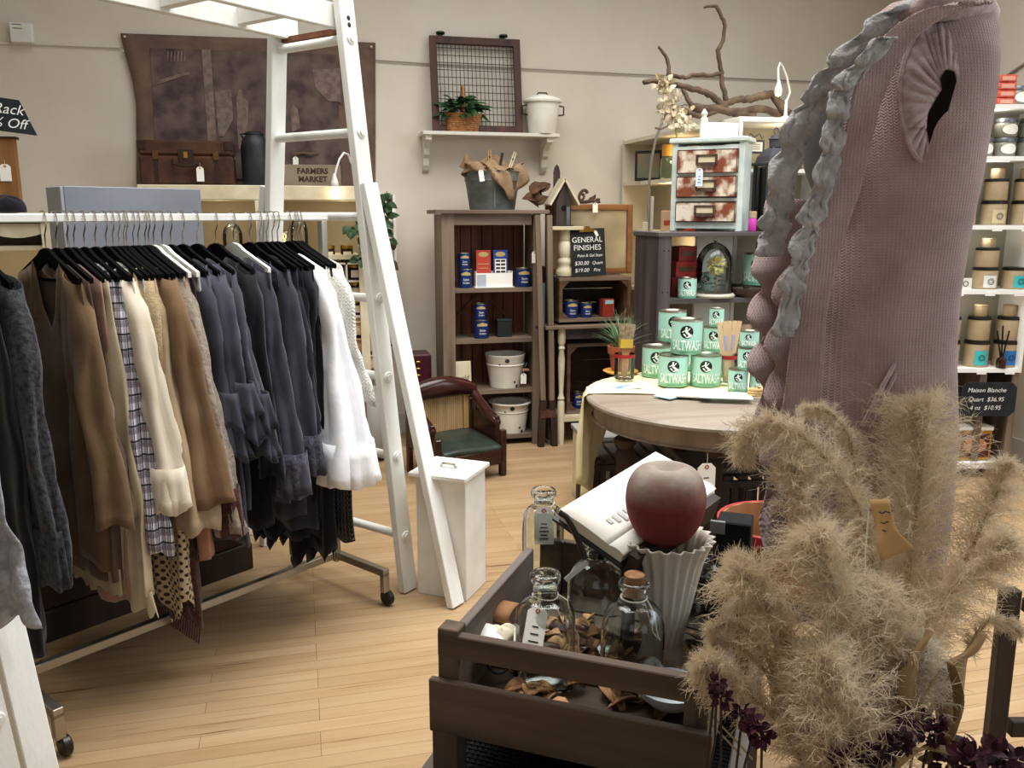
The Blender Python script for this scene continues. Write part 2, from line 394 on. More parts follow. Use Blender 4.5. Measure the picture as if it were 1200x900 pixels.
# suitcase
f = Fr(222, 216, CY+.12); t = thing('suitcase', 'old brown leather suitcase standing on the cream cabinet top', 'suitcase', (f.o.x, CY+.16, ztop+.001), -.02)
m_lea = mat('old_leather', '523220', .5, '331d13', 8, bump=.2, bscale=60); m_lea2 = mat('dark_leather', '2e1a12', .5)
w, h, d = f.x(277)-f.x(168), f.z(166), .2
B().box((0, 0, h*.33), (w, d, h*.66), bev=.012).obj('body', m_lea, t)
B().box((0, 0, h*.83), (w*1.005, d*1.02, h*.335), bev=.012).obj('lid', m_lea, t)
for sx in (-1, 1):
    b = B(); b.box((sx*(w/2-.022), -d/2-.001, h*.88), (.05, .012, .055), bev=.003); b.obj('corner', m_lea2, t)
    la = B().box((sx*w*.32, -d/2-.006, h*.66), (.034, .008, .05), bev=.002).obj('latch', mat('aged_brass', '6e5030', .4, metal=.8), t)
    B().box((sx*w*.32, -d/2-.001, h*.35), (.022, .006, h*.6)).obj('strap', m_lea2, t)
B().box((0, -d/2-.004, h*.62), (.09, .01, .09), bev=.003).obj('lock_plate', m_lea2, t)
B().box((0, -d/2-.011, h*.67), (.022, .006, .035)).obj('lock', m_gold, t)
B().tube([(-.075, -d/2-.008, h*.55), (-.07, -d/2-.03, h*.47), (-.03, -d/2-.035, h*.42), (.03, -d/2-.035, h*.42), (.07, -d/2-.03, h*.47), (.075, -d/2-.008, h*.55)], .009, 8).obj('handle', m_lea2, t, True)
price_tag((f.o.x+f.x(237)+.003, CY+.16-d/2-.045, ztop+h*.5), 'cream price tag tied to the suitcase handle', .085, .042, string=.025)
# milk can
f = Fr(301, 217, CY+.12); r = f.x(318)-f.x(301); hh = f.z(155)
m_can = mat('blackened_tin', '34373a', .5, '22262a', 9, metal=.4)
t = thing('milk_can', 'dark grey metal milk can between the suitcase and the ladder', 'milk can', (f.o.x, CY+.18, ztop+.001))
B().lathe([(r*.96, 0), (r, .01), (r, hh*.72), (r*.9, hh*.84), (r*.62, hh*.93)], seg=28, cap=True).obj('body', m_can, t, True)
B().lathe([(r*.6, hh*.925), (r*.66, hh*.94), (r*.66, hh*.97), (r*.5, hh), (.001, hh*1.01)]).obj('lid', m_can, t, True)
B().tube([(-r*.75, 0, hh*.86), (-r*.95, 0, hh*.95), (-r*.55, 0, hh*.955)], .008, 6).obj('handle', m_can, t, True)
# farmers market sign box
f = Fr(367, 219, CY+.1); w, h = f.x(400)-f.x(334), f.z(195)
t = thing('sign_block', 'grey wooden sign block reading FARMERS MARKET on the cream cabinet', 'sign', (f.o.x, CY+.12, ztop+.001))
B().box((0, 0, h/2), (w, .07, h), bev=.003).obj('block', wood('grey_sign', '857a66', '746852', 'X'), t)
b = B()
for s_, z_ in (('FARMERS', h*.69), ('MARKET', h*.31)): text(b, s_, h*.36, lambda x, y: V((x-.0, -.0365, z_+y)), bold=.0018)
b.obj('lettering', mat('sign_brown', '3d2a1f', .8), t)
price_tag(GY(346, 180, WY-.05), 'white paper tag pinned on the burlap above the FARMERS MARKET sign block', .06, .035, string=.02)
info(B().tube([(-.05, 0, 0), (.02, .005, .012), (.06, 0, .004), (.12, .01, .012)], [.004, .007, .006, .003], 6).obj('twig_hanger', mat('twig', '6b5538', .9), None, True, GY(352, 181, WY-.055)), 'little gold twig pinned to the burlap above the FARMERS MARKET sign', 'twig')
bx = f.o.x-.11
# gooseneck lamps
def gooseneck(label, base, pts, lamp_e):
    t = thing('gooseneck_lamp', label, 'lamp', base)
    base = V(base); pts = [V(p)-base for p in pts]
    B().lathe([(.03, 0), (.03, .012), (.01, .02), (.008, .11), (.001, .115)], seg=16).obj('base', m_white, t, True)
    B().tube(pts, .0065, 8).obj('neck', m_white, t, True)
    e = pts[-1]
    B().lathe([(.008, .03), (.012, .01), (.022, -.02), (.024, -.04), (.02, -.05)], e, 16).obj('lamp_head', m_white, t, True)
    B().ell(e+V((0, 0, -.052)), (.016, .016, .01), 12, 8).obj('bulb', mat('lamp_glow', 'ffe9b0', .5, emit='ffdc9a', estr=8), t, True)
    bulb('lamp_light', base+e+V((0, 0, -.09)), lamp_e*.5)
bs = (GY(413, 219, CY+.12).x+.05, CY+.15, ztop+.001)
gooseneck('white gooseneck lamp bending down in front of the FARMERS MARKET sign', bs, [V(bs)+V((0, 0, .09)), GY(411, 190, CY+.1), GY(408, 181, CY+.06), GY(403, 179, CY+.03), GY(398, 186, CY), GY(394, 198, CY-.02), GY(392, 209, CY-.02)], .8)

# leaf helper: a leaf is a small folded diamond with a point
def leaf(b, p, d, L, W, n=None, fold=.25, curl=.3):
    p = V(p); d = V(d).normalized(); n = V(n or (0, 0, 1)); s = d.cross(n)
    if s.length < 1e-3: s = d.orthogonal()
    s.normalize(); n = s.cross(d)
    prof = [(0, .05), (.25, .8), (.5, 1), (.75, .7), (1, .02)]
    prev = None
    for tt, ww in prof:
        c = p+d*(L*tt)-n*(L*curl*tt*tt); e = s*(W/2*ww); u = n*(W/2*ww*fold)
        row = [b.bm.verts.new(c-e+u), b.bm.verts.new(c), b.bm.verts.new(c+e+u)]
        if prev:
            b.bm.faces.new((prev[0], prev[1], row[1], row[0])); b.bm.faces.new((prev[1], prev[2], row[2], row[1]))
        prev = row
m_leaf = mat('ivy_leaf', '2f4a26', .5, '1d3319', 14); m_leaf2 = mat('house_leaf', '35582f', .5, '24401f', 12)
t = thing('trailing_ivy', 'dark green trailing ivy hanging at the cabinet end behind the ladder rail', 'plant', (GY(437, 232, CY-.06).x, CY-.06, 0))
b = B(); r_ = random.Random(3); st = B()
for (x0, y0, x1, y1, n) in ((453, 224, 453, 300, 30), (440, 225, 428, 302, 26), (436, 228, 418, 262, 10), (432, 262, 402, 270, 12), (425, 268, 424, 306, 14), (440, 215, 436, 260, 12)):
    a = GY(x0, y0, CY-.06)-t.location; c = GY(x1, y1, CY-.09)-t.location
    st.tube([a, (a+c)/2+V((.01, 0, .01)), c], .003, 5)
    for i in range(n):
        p = a.lerp(c, (i+.5)/n)+V((r_.uniform(-.02, .02), r_.uniform(-.03, .03), r_.uniform(-.02, .02)))
        leaf(b, p, (r_.uniform(-1, 1), r_.uniform(-1, .2), r_.uniform(-1.2, .3)), r_.uniform(.05, .08), r_.uniform(.04, .055), (r_.uniform(-.4, .4), -1, .5))
st.obj('stem', m_leaf, t, True); b.obj('foliage', m_leaf, t, kind=None) if False else b.obj('foliage', m_leaf, t)
# pale shutter panel with string of bells
f = Fr(455, 395, 5.75); t = thing('shutter_panel', 'tall cream painted panel hanging on the wall beside the ladder', 'panel', (f.o.x, 5.80, f.o.z))
hh = f.z(232); x0, x1 = f.x(438), f.x(468)
B().box(((x0+x1)/2, 0, hh/2), (x1-x0-.02, .02, hh-.02)).obj('board', m_cream, t)
b = B(); b.box((x1-.012, -.004, hh/2), (.024, .04, hh)); b.box((x0+.012, -.004, hh/2), (.024, .04, hh)); b.obj('stile', m_white, t)
B().box((x1+.006, -.01, hh*.24), (.014, .02, .10)).obj('hinge', m_dmetal, t)
t = thing('bell_string', 'string with a rusty ball and a small bell hanging on the cream panel', 'hanging bell', (GY(460, 232, 5.72).x, 5.735, GY(460, 232, 5.72).z))
f = Fr(460, 232, 5.73)
m_rust = mat('rusty_iron', '3b2d26', .8, '5a4436', 30)
B().tube([(0, 0, 0), (0, 0, f.z(330))], .0025, 5).obj('string', mat('twine', '6b5a48', .9), t)
B().tube([(.0, .035, .0), (.0, 0, .02), (-.005, -.012, -.01)], .003, 5).obj('hook', m_dmetal, t)
B().lathe([(.002, f.z(293)), (.016, f.z(290)), (.021, f.z(285)), (.016, f.z(280)), (.002, f.z(277))], seg=12).obj('ball', m_rust, t, True)
B().lathe([(.03, f.z(316)), (.027, f.z(313)), (.02, f.z(307)), (.004, f.z(304))], seg=16).obj('bell', m_rust, t, True)
B().tube([(0, 0, f.z(314)), (0, 0, f.z(336)), (0, -.002, f.z(343)), (0, 0, f.z(349))], [.003, .003, .008, .003], 8).obj('clapper', m_rust, t, True)
price_tag((t.location.x-.012, 5.725, GY(460, 238, 5.72).z), 'cream price tag on the string of bells', .075, .042, string=.035)

# wall shelf with basket, screen frame and pail
f = Fr(577, 155, WY-.2); t = thing('wall_shelf', 'distressed white wall shelf on two scrolled brackets above the tall bookcase', 'shelf', (f.o.x, WY, f.o.z))
sx0, sx1 = f.x(497), f.x(657)
m_dist = mat('distressed_white', 'd6d1c4', .6, 'a79d8c', 14, lo=.55, hi=.7, stretch=(.3, 1, 1), bump=.2)
B().box(((sx0+sx1)/2, -.105, -.012), (sx1-sx0, .21, .024), bev=.003).obj('board', m_dist, t)
br = [(0, 0), (-.19, 0), (-.19, -.03), (-.16, -.05), (-.13, -.05), (-.10, -.08), (-.09, -.12), (-.06, -.14), (-.05, -.19), (-.03, -.22), (0, -.24)]
for px in (504, 646):
    B().prism([(y, z) for y, z in br], .04, Matrix.Translation((f.x(px), 0, -.024)) @ Matrix(((0, 0, 1, 0), (1, 0, 0, 0), (0, 1, 0, 0), (0, 0, 0, 1)))).obj('bracket', m_dist, t)
zsh = f.o.z+.001
f = Fr(560, 151, WY-.13); t = thing('wire_screen', 'dark wood framed wire mesh screen leaning on the wall behind the ivy basket', 'screen', (f.o.x, WY-.13, zsh)); t.rotation_euler = (-.15, 0, 0)
m_red = wood('red_brown_wood', '54362c', '38241f', 'Z'); w0, w1, hh = f.x(508), f.x(613), f.z(42)
B().box((w0+.023, 0, hh/2), (.046, .03, hh)).obj('frame_stile', m_red, t); B().box((w1-.023, 0, hh/2), (.046, .03, hh)).obj('frame_stile', m_red, t)
for z in (.023, hh-.023): B().box(((w0+w1)/2, 0, z), (w1-w0-.09, .028, .046)).obj('frame_rail', m_red, t)
b = B()
for i in range(19): x = w0+.05+(w1-w0-.1)*(i+.5)/19; b.box((x, 0, hh/2), (.004, .003, hh-.08))
for i in range(11): z = .05+(hh-.1)*(i+.5)/11; b.box(((w0+w1)/2, -.002, z), (w1-w0-.08, .003, .004))
b.obj('wire_mesh', mat('mesh_wire', '2e2c2a', .6, metal=.5), t)
for px in (521, 594):
    B().lathe([(.01, 0), (.01, .012), (.03, .016), (.03, .026), (.01, .03)], (f.x(px), 0, hh), 12).obj('knob', m_dmetal, t, True)
# basket of leaves
f = Fr(541, 152, WY-.1); t = thing('plant_basket', 'small wicker basket with a tall handle holding a leafy green plant on the wall shelf', 'plant basket', (f.o.x, WY-.14, zsh))
m_wick = mat('wicker', 'b07d4c', .7, '8a5c34', 40); rx = f.x(562)-f.x(541); hb = f.z(131)
b = B()
for i in range(9): z = hb*(i+.5)/9; q = .78+.22*i/8; b.tube([(rx*q*math.cos(a)*(1+.03*((k+i) % 2)), .06*q*math.sin(a)*(1+.05*((k+i) % 2)), z) for k, a in enumerate([2*PI*j/28 for j in range(29)])], .0075, 6, cap=False)
b.obj('woven_side', m_wick, t, True)
B().lathe([(rx*.76, .003), (rx*.76, .01)], seg=24, mod=lambda a, r, z: r*(1-.3*abs(math.sin(a)))).obj('bottom', m_wick, t)
B().tube([(0, .055, hb*.7), (0, .05, hb+.1), (0, .02, f.z(101)), (0, -.02, f.z(101)), (0, -.055, hb+.08), (0, -.062, hb*.4)], .009, 8).obj('handle', m_wick, t, True)
b = B(); r_ = random.Random(5)
for i in range(70):
    a = r_.uniform(0, 2*PI); rr = r_.uniform(.2, 1); p = V((rx*1.0*rr*math.cos(a), .06*rr*math.sin(a), hb+r_.uniform(-.01, .09)*(1.2-rr*.5)))
    leaf(b, p, (math.cos(a)*1.2, math.sin(a)-.3, r_.uniform(-.5, .8)), r_.uniform(.07, .11), r_.uniform(.05, .075), (r_.uniform(-.3, .3), -.5, 1))
b.obj('foliage', m_leaf2, t)
# enamel pail with lid
f = Fr(634, 155, WY-.1); t = thing('enamel_pail', 'white enamel pail with a lid on the wall shelf end', 'pail', (f.o.x, WY-.13, zsh))
m_enam = mat('enamel', 'f2efe6', .3, 'dedacb', 6); r0 = f.x(652)-f.x(634); hh = f.z(120)
B().lathe([(r0*.82, 0), (r0*.84, .006), (r0*1.08, hh), (r0*1.1, hh)], seg=32).obj('body', m_enam, t, True)
B().lathe([(r0*1.2, hh), (r0*1.22, hh+.012), (r0*1.1, hh+.024), (r0*.6, hh+.045), (.001, hh+.05)], seg=32).obj('lid', m_enam, t, True)
B().tube([(-.04, 0, hh+.045), (-.03, 0, hh+.065), (.03, 0, hh+.065), (.04, 0, hh+.045)], .005, 6).obj('lid_handle', m_dmetal, t, True)
for s_ in (-1, 1):
    B().tube([(s_*r0*1.05, -.02, hh*.9), (s_*(r0*1.05+.03), -.02, hh*.88), (s_*(r0*1.05+.03), -.02, hh*.62), (s_*r0*1.0, -.02, hh*.6)], .006, 6).obj('handle', m_dmetal, t, True)

# ------------------------------------------------------------------ tall bookcase
BY = 5.45
f = Fr(575, 520, BY); f.o.z = 0
t = thing('bookcase', 'tall weathered wooden bookcase with red brown plank back, holding blue cans and white buckets', 'bookcase', (f.o.x, BY, 0))
zt = GY(575, 246, BY).z; x0, x1 = GY(518, 300, BY).x-f.o.x, GY(633, 300, BY).x-f.o.x; zP = lambda y: GY(575, y, BY).z
B().box(((x0+x1)/2+.005, .15, zt-.012), (x1-x0+.1, .36, .026), bev=.003).obj('top', m_grey_wood_x, t)
B().box((x0+.04, .012, (zt-.025)/2), (.08, .024, zt-.025)).obj('stile', m_grey_wood_z, t)
B().box((x1-.022, .012, (zt-.025)/2), (.045, .024, zt-.025)).obj('stile', m_grey_wood_z, t)
B().box(((x0+x1)/2, .012, zt-.06), (x1-x0-.12, .022, .07)).obj('rail', m_grey_wood_x, t)
for x in (x0+.012, x1-.012): B().box((x, .17, (zt-.025)/2), (.022, .29, zt-.03)).obj('side_panel', m_grey_wood_z, t)
m_plank = wood('red_plank', '80503a', '552f1f', 'Z', .65)
b = B(); n = 8
for i in range(n): b.box((x0+.03+(x1-x0-.06)*(i+.5)/n, .32, zt/2), ((x1-x0-.06)/n-.005, .016, zt-.06), bev=.002)
b.box(((x0+x1)/2, .334, zt/2), (x1-x0-.05, .008, zt-.06)); b.obj('back_planks', m_plank, t)
shz = [zP(338), zP(398), zP(458), zP(512)]
for z in shz: B().box(((x0+x1)/2, .165, z-.014), (x1-x0-.055, .28, .026)).obj('shelf', m_grey_wood_x, t)
B().bar(((x0+x1)/2, .30, shz[0]-.04), (x0+.08, .30, shz[1]+.06), .012, .02).obj('brace', m_plank, t); B().bar(((x0+x1)/2, .30, shz[0]-.04), (x1-.1, .30, shz[1]+.06), .012, .02).obj('brace', m_plank, t)
BX = f.o.x
price_tag((GY(627, 290, BY-.01).x, BY-.004, GY(627, 291, BY).z), 'white price tag hanging on the bookcase stile', .075, .04, string=.02)
# blue paint cans
m_blue = mat('can_blue', '1d3472', .35, '152655', 20); m_tin = mat('tin_rim', 'a9a596', .3, metal=1)
def paint_can(label, p, r, h, group='blue paint cans'):
    t = thing('paint_can', label, 'paint can', p, 0, group)
    B().lathe([(r*.97, 0), (r, .004), (r, h*.94), (r*.97, h*.95)], seg=24).obj('body', m_blue, t, True)
    B().lathe([(r*1.0, h*.945), (r*1.03, h*.96), (r*1.02, h), (r*.9, h), (r*.88, h*.97), (.001, h*.97)], seg=24).obj('lid', m_tin, t, True)
    b = B()
    b.grid(lambda u, v: V((r*1.004*math.sin((u-.5)*1.5), -r*1.004*math.cos((u-.5)*1.5), h*(.66+.20*v*(1-.5*abs(2*u-1))))), 10, 3); b.obj('emblem', mat('can_gold', 'b9a368', .5), t)
    b = B()
    for s_, z_, q in (('Satin', .44, .17), ('FINISH', .26, .13)):
        text(b, s_, h*q, lambda x, y: V((r*1.005*math.sin(x/r), -r*1.005*math.cos(x/r), h*z_+y)))
    b.obj('lettering', m_paper, t)
    return t
kx = 1/177.0
def can_at(label, px, shelf_z, wpx, h, dy=.1): return paint_can(label, (GY(px, 330, BY+dy).x, BY+dy, shelf_z), wpx*kx/2, h)
hq = .125
can_at('lower blue paint can of the pair at the bookcase upper shelf end', 545, shz[0]-.001+.001, 16, hq)
can_at('upper blue paint can of the pair on the bookcase top shelf', 544, shz[0]+hq+.002, 14, .1)
can_at('single blue paint can beside the white card holder on the bookcase', 612.5, shz[0]+.0, 19, hq)
can_at('lower blue paint can of the pair on the bookcase second shelf', 563.5, shz[1]+.0, 18, hq)
can_at('upper blue paint can of the pair on the bookcase second shelf', 562.5, shz[1]+hq+.002, 15, .105)
t = thing('dark_box', 'small dark box in shadow on the bookcase second shelf', 'box', (GY(590, 395, BY+.14).x, BY+.14, shz[1]))
B().box((0, 0, .055), (.10, .08, .11), bev=.003).obj('body', mat('dark_green', '1c211f', .6), t); B().box((0, 0, .113), (.105, .085, .012), bev=.002).obj('lid', mat('dark_lid', '2b302d', .5), t)
# card holder + brochures
f = Fr(580, 337, BY+.08); t = thing('card_holder', 'white cardboard brochure holder on the bookcase top shelf', 'holder', (f.o.x, BY+.1, shz[0]))
x0_, x1_, hh = f.x(558), f.x(600), .105
B().box(((x0_+x1_)/2, -.03, hh*.45), (x1_-x0_, .004, hh*.9)).obj('front_panel', m_paper, t); B().box(((x0_+x1_)/2, .03, hh*.5), (x1_-x0_, .004, hh)).obj('back_panel', m_paper, t)
for x in (x0_, x1_): B().box((x, 0, hh*.5), (.004, .06, hh)).obj('side_panel', m_paper, t)
B().box(((x0_+x1_)/2, -.005, .002), (x1_-x0_+.02, .085, .004)).obj('base', m_paper, t)
B().box((x0_+.035, -.034, hh*.42), (.06, .002, hh*.8)).obj('price_list', mat('grey_list', 'aeb4c0', .8), t)
def brochure(label, px, col, dy, sw):
    t = thing('brochure', label, 'brochure', (GY(px, 330, BY+.08).x, BY+.1+dy, shz[0]+.006), 0); t.rotation_euler.x = -.05
    w_, h_ = 17*kx, 42*kx
    B().box((0, 0, h_/2), (w_, .004, h_)).obj('sheet', col, t)
    b = B()
    if sw:
        B().box((0, -.003, h_*.50), (w_*.8, .002, h_*.5)).obj('chart_panel', m_paper, t)
        for i in range(5):
            for j in (-1, 1): b.box((j*w_*.18, -.0045, h_*(.30+.10*i)), (w_*.3, .002, h_*.055))
        b.obj('swatch', mat('swatch_brown', '3a2420', .7), t)
    else:
        b.box((0, -.003, h_*.62), (w_*.8, .002, h_*.02)); b.box((0, -.003, h_*.5), (w_*.7, .002, h_*.015)); b.obj('rule', mat('can_gold', 'b9a368', .5), t)
    b = B(); b.ell((0, -.002, h_*.88), (w_*.36, .002, h_*.07), 12, 6); b.obj('emblem', mat('can_gold', 'b9a368', .5), t)
brochure('red brochure standing in the white card holder', 567.5, mat('brochure_red', 'b8402f', .5), -.006, False)
brochure('blue colour chart brochure standing in the white card holder', 587.5, mat('brochure_blue', '23408c', .5), -.002, True)
# buckets
def bucket(name, label, px, z, r0, r1, h, rim, Y, extra=0):
    t = thing(name, label, 'bucket', (GY(px, 430, Y).x, Y, z))
    B().lathe([(.001, .004), (r0, 0), (r0*1.01, .006), (r1, h), (r1+rim, h+.004), (r1+rim, h+.012), (r1-.004, h+.008), (r1-.008, h-.004), (r0*.97, .012), (.001, .012)], seg=36, cap=False).obj('body', m_enam, t, True)
    B().lathe([(r0+.72*(r1-r0)+.001, h*.7), (r0+.76*(r1-r0)+.004, h*.73), (r0+.78*(r1-r0)+.001, h*.76)], seg=36, cap=False).obj('band', m_enam, t, True)
    b = B()
    for a, zz, s_ in ((-1.7, h*.9, .016), (-1.2, h*.2, .009), (-2.1, h*.78, .006), (-1.0, h*.06, .012)):
        rr = r0+(r1-r0)*zz/h+.0015; b.ell((rr*math.cos(a), rr*math.sin(a), zz), (s_, .002, s_*.9), 8, 6, rotz(a+PI/2))
    b.obj('chip_mark', m_ink, t, True)
    return t
t = bucket('enamel_bucket', 'white enamel bucket with a tag and wire handle on the bookcase third shelf', 592, shz[2], 18.5*kx, 24*kx, .215, .003, BY+.15)
B().tube([(.115, -.07, .17), (.13, -.09, .165), (.11, -.105, .135), (.105, -.105, .10)], .004, 6).obj('handle', m_dmetal, t, True); B().tube([(.10, -.107, .125), (.14, -.09, .118)], .01, 8).obj('grip', mat('grip_wood', 'a9785a', .6), t, True)
price_tag((t.location.x+.10, BY+.035, shz[2]+.13), 'white price tag on the enamel bucket handle', .07, .04, string=.03)
bucket('enamel_basin', 'white wide-rimmed enamel bucket on the bookcase bottom shelf', 598, shz[3], 18.5*kx, 23*kx, .20, .02, BY+.15)
f = Fr(543, 455, BY-.02); t = thing('sign_board', 'small cream board with a dark mark leaning on the bookcase above the settee', 'board', (f.o.x, BY+.03, shz[2]), .1); t.rotation_euler.x = -.1
B().box((0, 0, .1), (.135, .01, .2), bev=.002).obj('board', m_cream, t); b = B(); text(b, 'old', .045, lambda x, y: V((x+.02, -.006, .09+y)), shear=.2); b.obj('lettering', m_ink, t); b = B(); b.ell((-.05, -.006, .18), .004, 8, 6); b.obj('nail', m_dmetal, t)
# leaning wooden two-pronged stand beside bookcase
t = thing('wooden_boot_jack', 'two dark wooden uprights joined by a rusty block, leaning at the bookcase side', 'wooden stand', (GY(640, 523, BY-.1).x, BY-.1, 0))
ox = t.location.x; P = lambda x, y: (GY(x, y, BY-.06).x-ox, .03, GY(x, y, BY-.06).z)
b0_ = P(637, 478); 
for xa, xb in ((629, 636), (643, 646)): a = P(xa, 252); c = P(xb, 480); B().bar(a, c, .034, .03, (0, 1, 0)).obj('upright', m_grey_wood_z, t)
for xa, xb in ((636, 633), (646, 649)): B().bar(P(xa, 468), P(xb, 525), .04, .045, (0, 1, 0)).obj('prong', m_brown, t)
B().box((P(641, 484)[0], .03, P(641, 484)[2]), (.11, .05, .05)).obj('cross_block', mat('rusty_block', '5d3d2e', .8, '3f2920', 20), t)
# galvanized bucket with burlap on top
f = Fr(577, 246, BY+.15); t = thing('galvanized_tub', 'grey galvanized tub holding burlap cloth on top of the bookcase', 'tub', (f.o.x, BY+.15, zt+.002)); hh = f.z(204)
m_galv = mat('galvanized', '7b8180', .45, '5e6665', 12, metal=.5)
B().lathe([(.001, .003), (.15, 0), (.152, .004), (.18, hh*.75), (.186, hh*.78), (.184, hh*.82), (.195, hh), (.2, hh+.006), (.19, hh), (.148, .01), (.001, .01)], seg=36, cap=False, mod=lambda a, r, z: r*(1-.15*abs(math.sin(a)))).obj('body', m_galv, t, True)
B().box((-.02, -.158, hh*.45), (.006, .006, hh*.8)).obj('seam', m_galv, t)
TB = V((f.o.x, BY+.15, zt+.002))
m_bur2 = mat('burlap_tan', '9c8367', .95, '826a50', 10, bump=.5, bscale=200, spec=.05)
r_ = random.Random(8)
def fburlap(u, v):
    a = -PI*1.05*u-.1+.2; rr = .19+.03*math.sin(u*17)+.02*math.sin(u*31+v*5)
    top = hh+.035+.03*math.sin(u*9+1); dr = .02+.13*max(0, math.exp(-((u-.33)/.16)**2))+.05*math.exp(-((u-.15)/.08)**2)
    return V((rr*math.cos(a)*(.9+.12*v), rr*.85*math.sin(a)*(.86+.22*v)-.0, top-(dr+.04)*v*v))
t2 = thing('burlap_cloth', 'tan burlap cloth bunched over the rim of the galvanized tub', 'cloth', TB)
B().grid(fburlap, 40, 10).obj('drape', m_bur2, t2, True, thick=.006)
b = B()
def fheap(u, v):
    a = 2*PI*u; rr = .17*(1-v); return V((rr*math.cos(a), rr*.8*math.sin(a), hh+.02+.055*math.sin(v*PI/2)*(1+.5*math.sin(a*3+1))+.02*noise.noise(V((math.cos(a)*2, math.sin(a)*2, v*3)))))
B().grid(fheap, 30, 10, True).obj('heap', m_bur2, t2, True)
B().tube([(-.19, -.02, hh+.02), (-.17, -.03, hh+.07), (-.175, -.02, hh+.11)], [.035, .03, .012], 8).obj('corner', m_bur2, t2, True)
for i, (x, z, rot, c, lab) in enumerate(((-.03, .0, .0, 'b09068', 'reddish wooden clothespin standing upright in the burlap'), (.115, -.01, .35, 'd8c8a4', 'pale wooden clothespin leaning in the burlap near the tub end'), (.04, -.02, .2, '4a4038', 'dark clothespin standing in the burlap between two paler ones'))):
    t = thing('clothespin', lab, 'clothespin', (TB.x+x, TB.y-.06, TB.z+hh+.07+z)); t.rotation_euler.y = rot
    m = mat('pin%d' % i, c, .7)
    for s_ in (-1, 1): B().bar((s_*.005, 0, -.06), (s_*.003, 0, .075), .006, .012).obj('prong', m, t)
    B().lathe([(.006, .0), (.006, .01)], (0, 0, .02), 10).obj('spring', m_dmetal, t)
price_tag((TB.x-.115, TB.y-.17, TB.z+hh+.02), 'white price tag on the galvanized tub rim', .07, .032, tilt=-.15, string=.012)
t = thing('dried_leaf_bunch', 'curled brown dried leaves lying beside the galvanized tub', 'dried leaves', (TB.x+.27, TB.y-.06, zt+.002))
b = B(); r_ = random.Random(2)
for i in range(8): leaf(b, (r_.uniform(-.06, .04), r_.uniform(-.04, .04), .02+.015*i), (r_.uniform(-.6, 1), r_.uniform(-.8, .1), r_.uniform(-.1, .7)), r_.uniform(.08, .13), .075, (0, -1, .6), .7, .5)
b.obj('leaves', mat('dried_leaf', '5b3d28', .8, '3c2818', 12), t, True, thick=.002)
# ------------------------------------------------------------------ crate shelf, birdhouse, clipboard
KY = 5.42
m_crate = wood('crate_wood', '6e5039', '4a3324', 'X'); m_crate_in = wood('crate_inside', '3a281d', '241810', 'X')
def crate_front(name, label, pxl, pxr, pyt, pyb, Y, dpth, mw=m_crate, corner=True):
    """open-fronted wooden crate lying on its side"""
    a = GY(pxl, pyb, Y); c = GY(pxr, pyt, Y); w_, h_ = c.x-a.x, c.z-a.z
    t = thing(name, label, 'crate', ((a.x+c.x)/2, Y, a.z))
    for nm, z in (('bottom_board', .012), ('top_board', h_-.012)): B().box((0, dpth/2, z), (w_, dpth, .022)).obj(nm, m_grey_wood_x, t)
    for s_ in (-1, 1): B().box((s_*(w_/2-.012), dpth/2, h_/2), (.022, dpth, h_-.048)).obj('end_board', mw, t)
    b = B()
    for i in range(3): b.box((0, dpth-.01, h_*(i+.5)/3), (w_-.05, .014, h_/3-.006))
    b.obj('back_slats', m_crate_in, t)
    if corner:
        for sx in (-1, 1):
            for sz in (0, 1):
                z = .024 if sz == 0 else h_-.024; q = .05 if sz == 0 else -.05
                B().prism([(sx*(w_/2-.024), z), (sx*(w_/2-.074), z), (sx*(w_/2-.024), z+q)], .03, Matrix.Translation((0, .018, 0)) @ Matrix.Rotation(PI/2, 4, 'X')).obj('corner_block', mw, t)
    return t
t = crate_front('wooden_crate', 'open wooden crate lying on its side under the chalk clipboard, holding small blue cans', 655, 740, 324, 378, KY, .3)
zc0 = t.location.z+.024; zc1 = GY(690, 324, KY).z
can_at('blue paint can nearest the bookcase inside the open crate', 669.5, zc0, 17, .118, .06-.03)
can_at('shorter blue paint can in the middle of the open crate', 687.5, zc0, 14, .098, .06-.03)
can_at('blue paint can half hidden behind the red box in the crate', 706, zc0, 13, .105, .16)
t = thing('red_box', 'small red box with a pale blue label in the open crate', 'box', (GY(715, 375, KY).x, KY+.07, zc0), .1)
B().box((0, 0, .06), (.085, .06, .12), bev=.002).obj('carton', mat('red_carton', '8c2f22', .6), t); B().box((.003, -.031, .10), (.06, .002, .025)).obj('label', mat('pale_blue', '9cc3cf', .6), t)
# narrow shelf tower between bookcase and crate
f = Fr(648, 380, KY+.02)
t = thing('slatted_side_rack', 'narrow dark slatted rack standing between the bookcase and the cream-legged table', 'rack', (GY(648, 380, KY).x, KY+.16, 0))
b = B()
for i in range(4): b.box((-.015, -.1+i*.075, .60), (.012, .05, 1.2))
b.obj('slats', m_brown, t); B().box((.0, 0, .012), (.06, .32, .024)).obj('foot', m_grey_wood_y, t)
t = thing('blue_board', 'pale blue board standing between the bookcase uprights and the open crate', 'board', (GY(636.5, 380, KY+.03).x, KY+.06, GY(636, 382, KY).z))
B().box((0, 0, .14), (.035, .012, .28)).obj('board', mat('slate_blue', '5f7681', .7), t); B().box((0, .02, -.012), (.10, .10, .02)).obj('ledge', m_grey_wood_x, t); B().box((0, .03, -GY(636, 382, KY).z/2-.012), (.03, .03, GY(636, 382, KY).z-.026)).obj('post', m_brown, t)
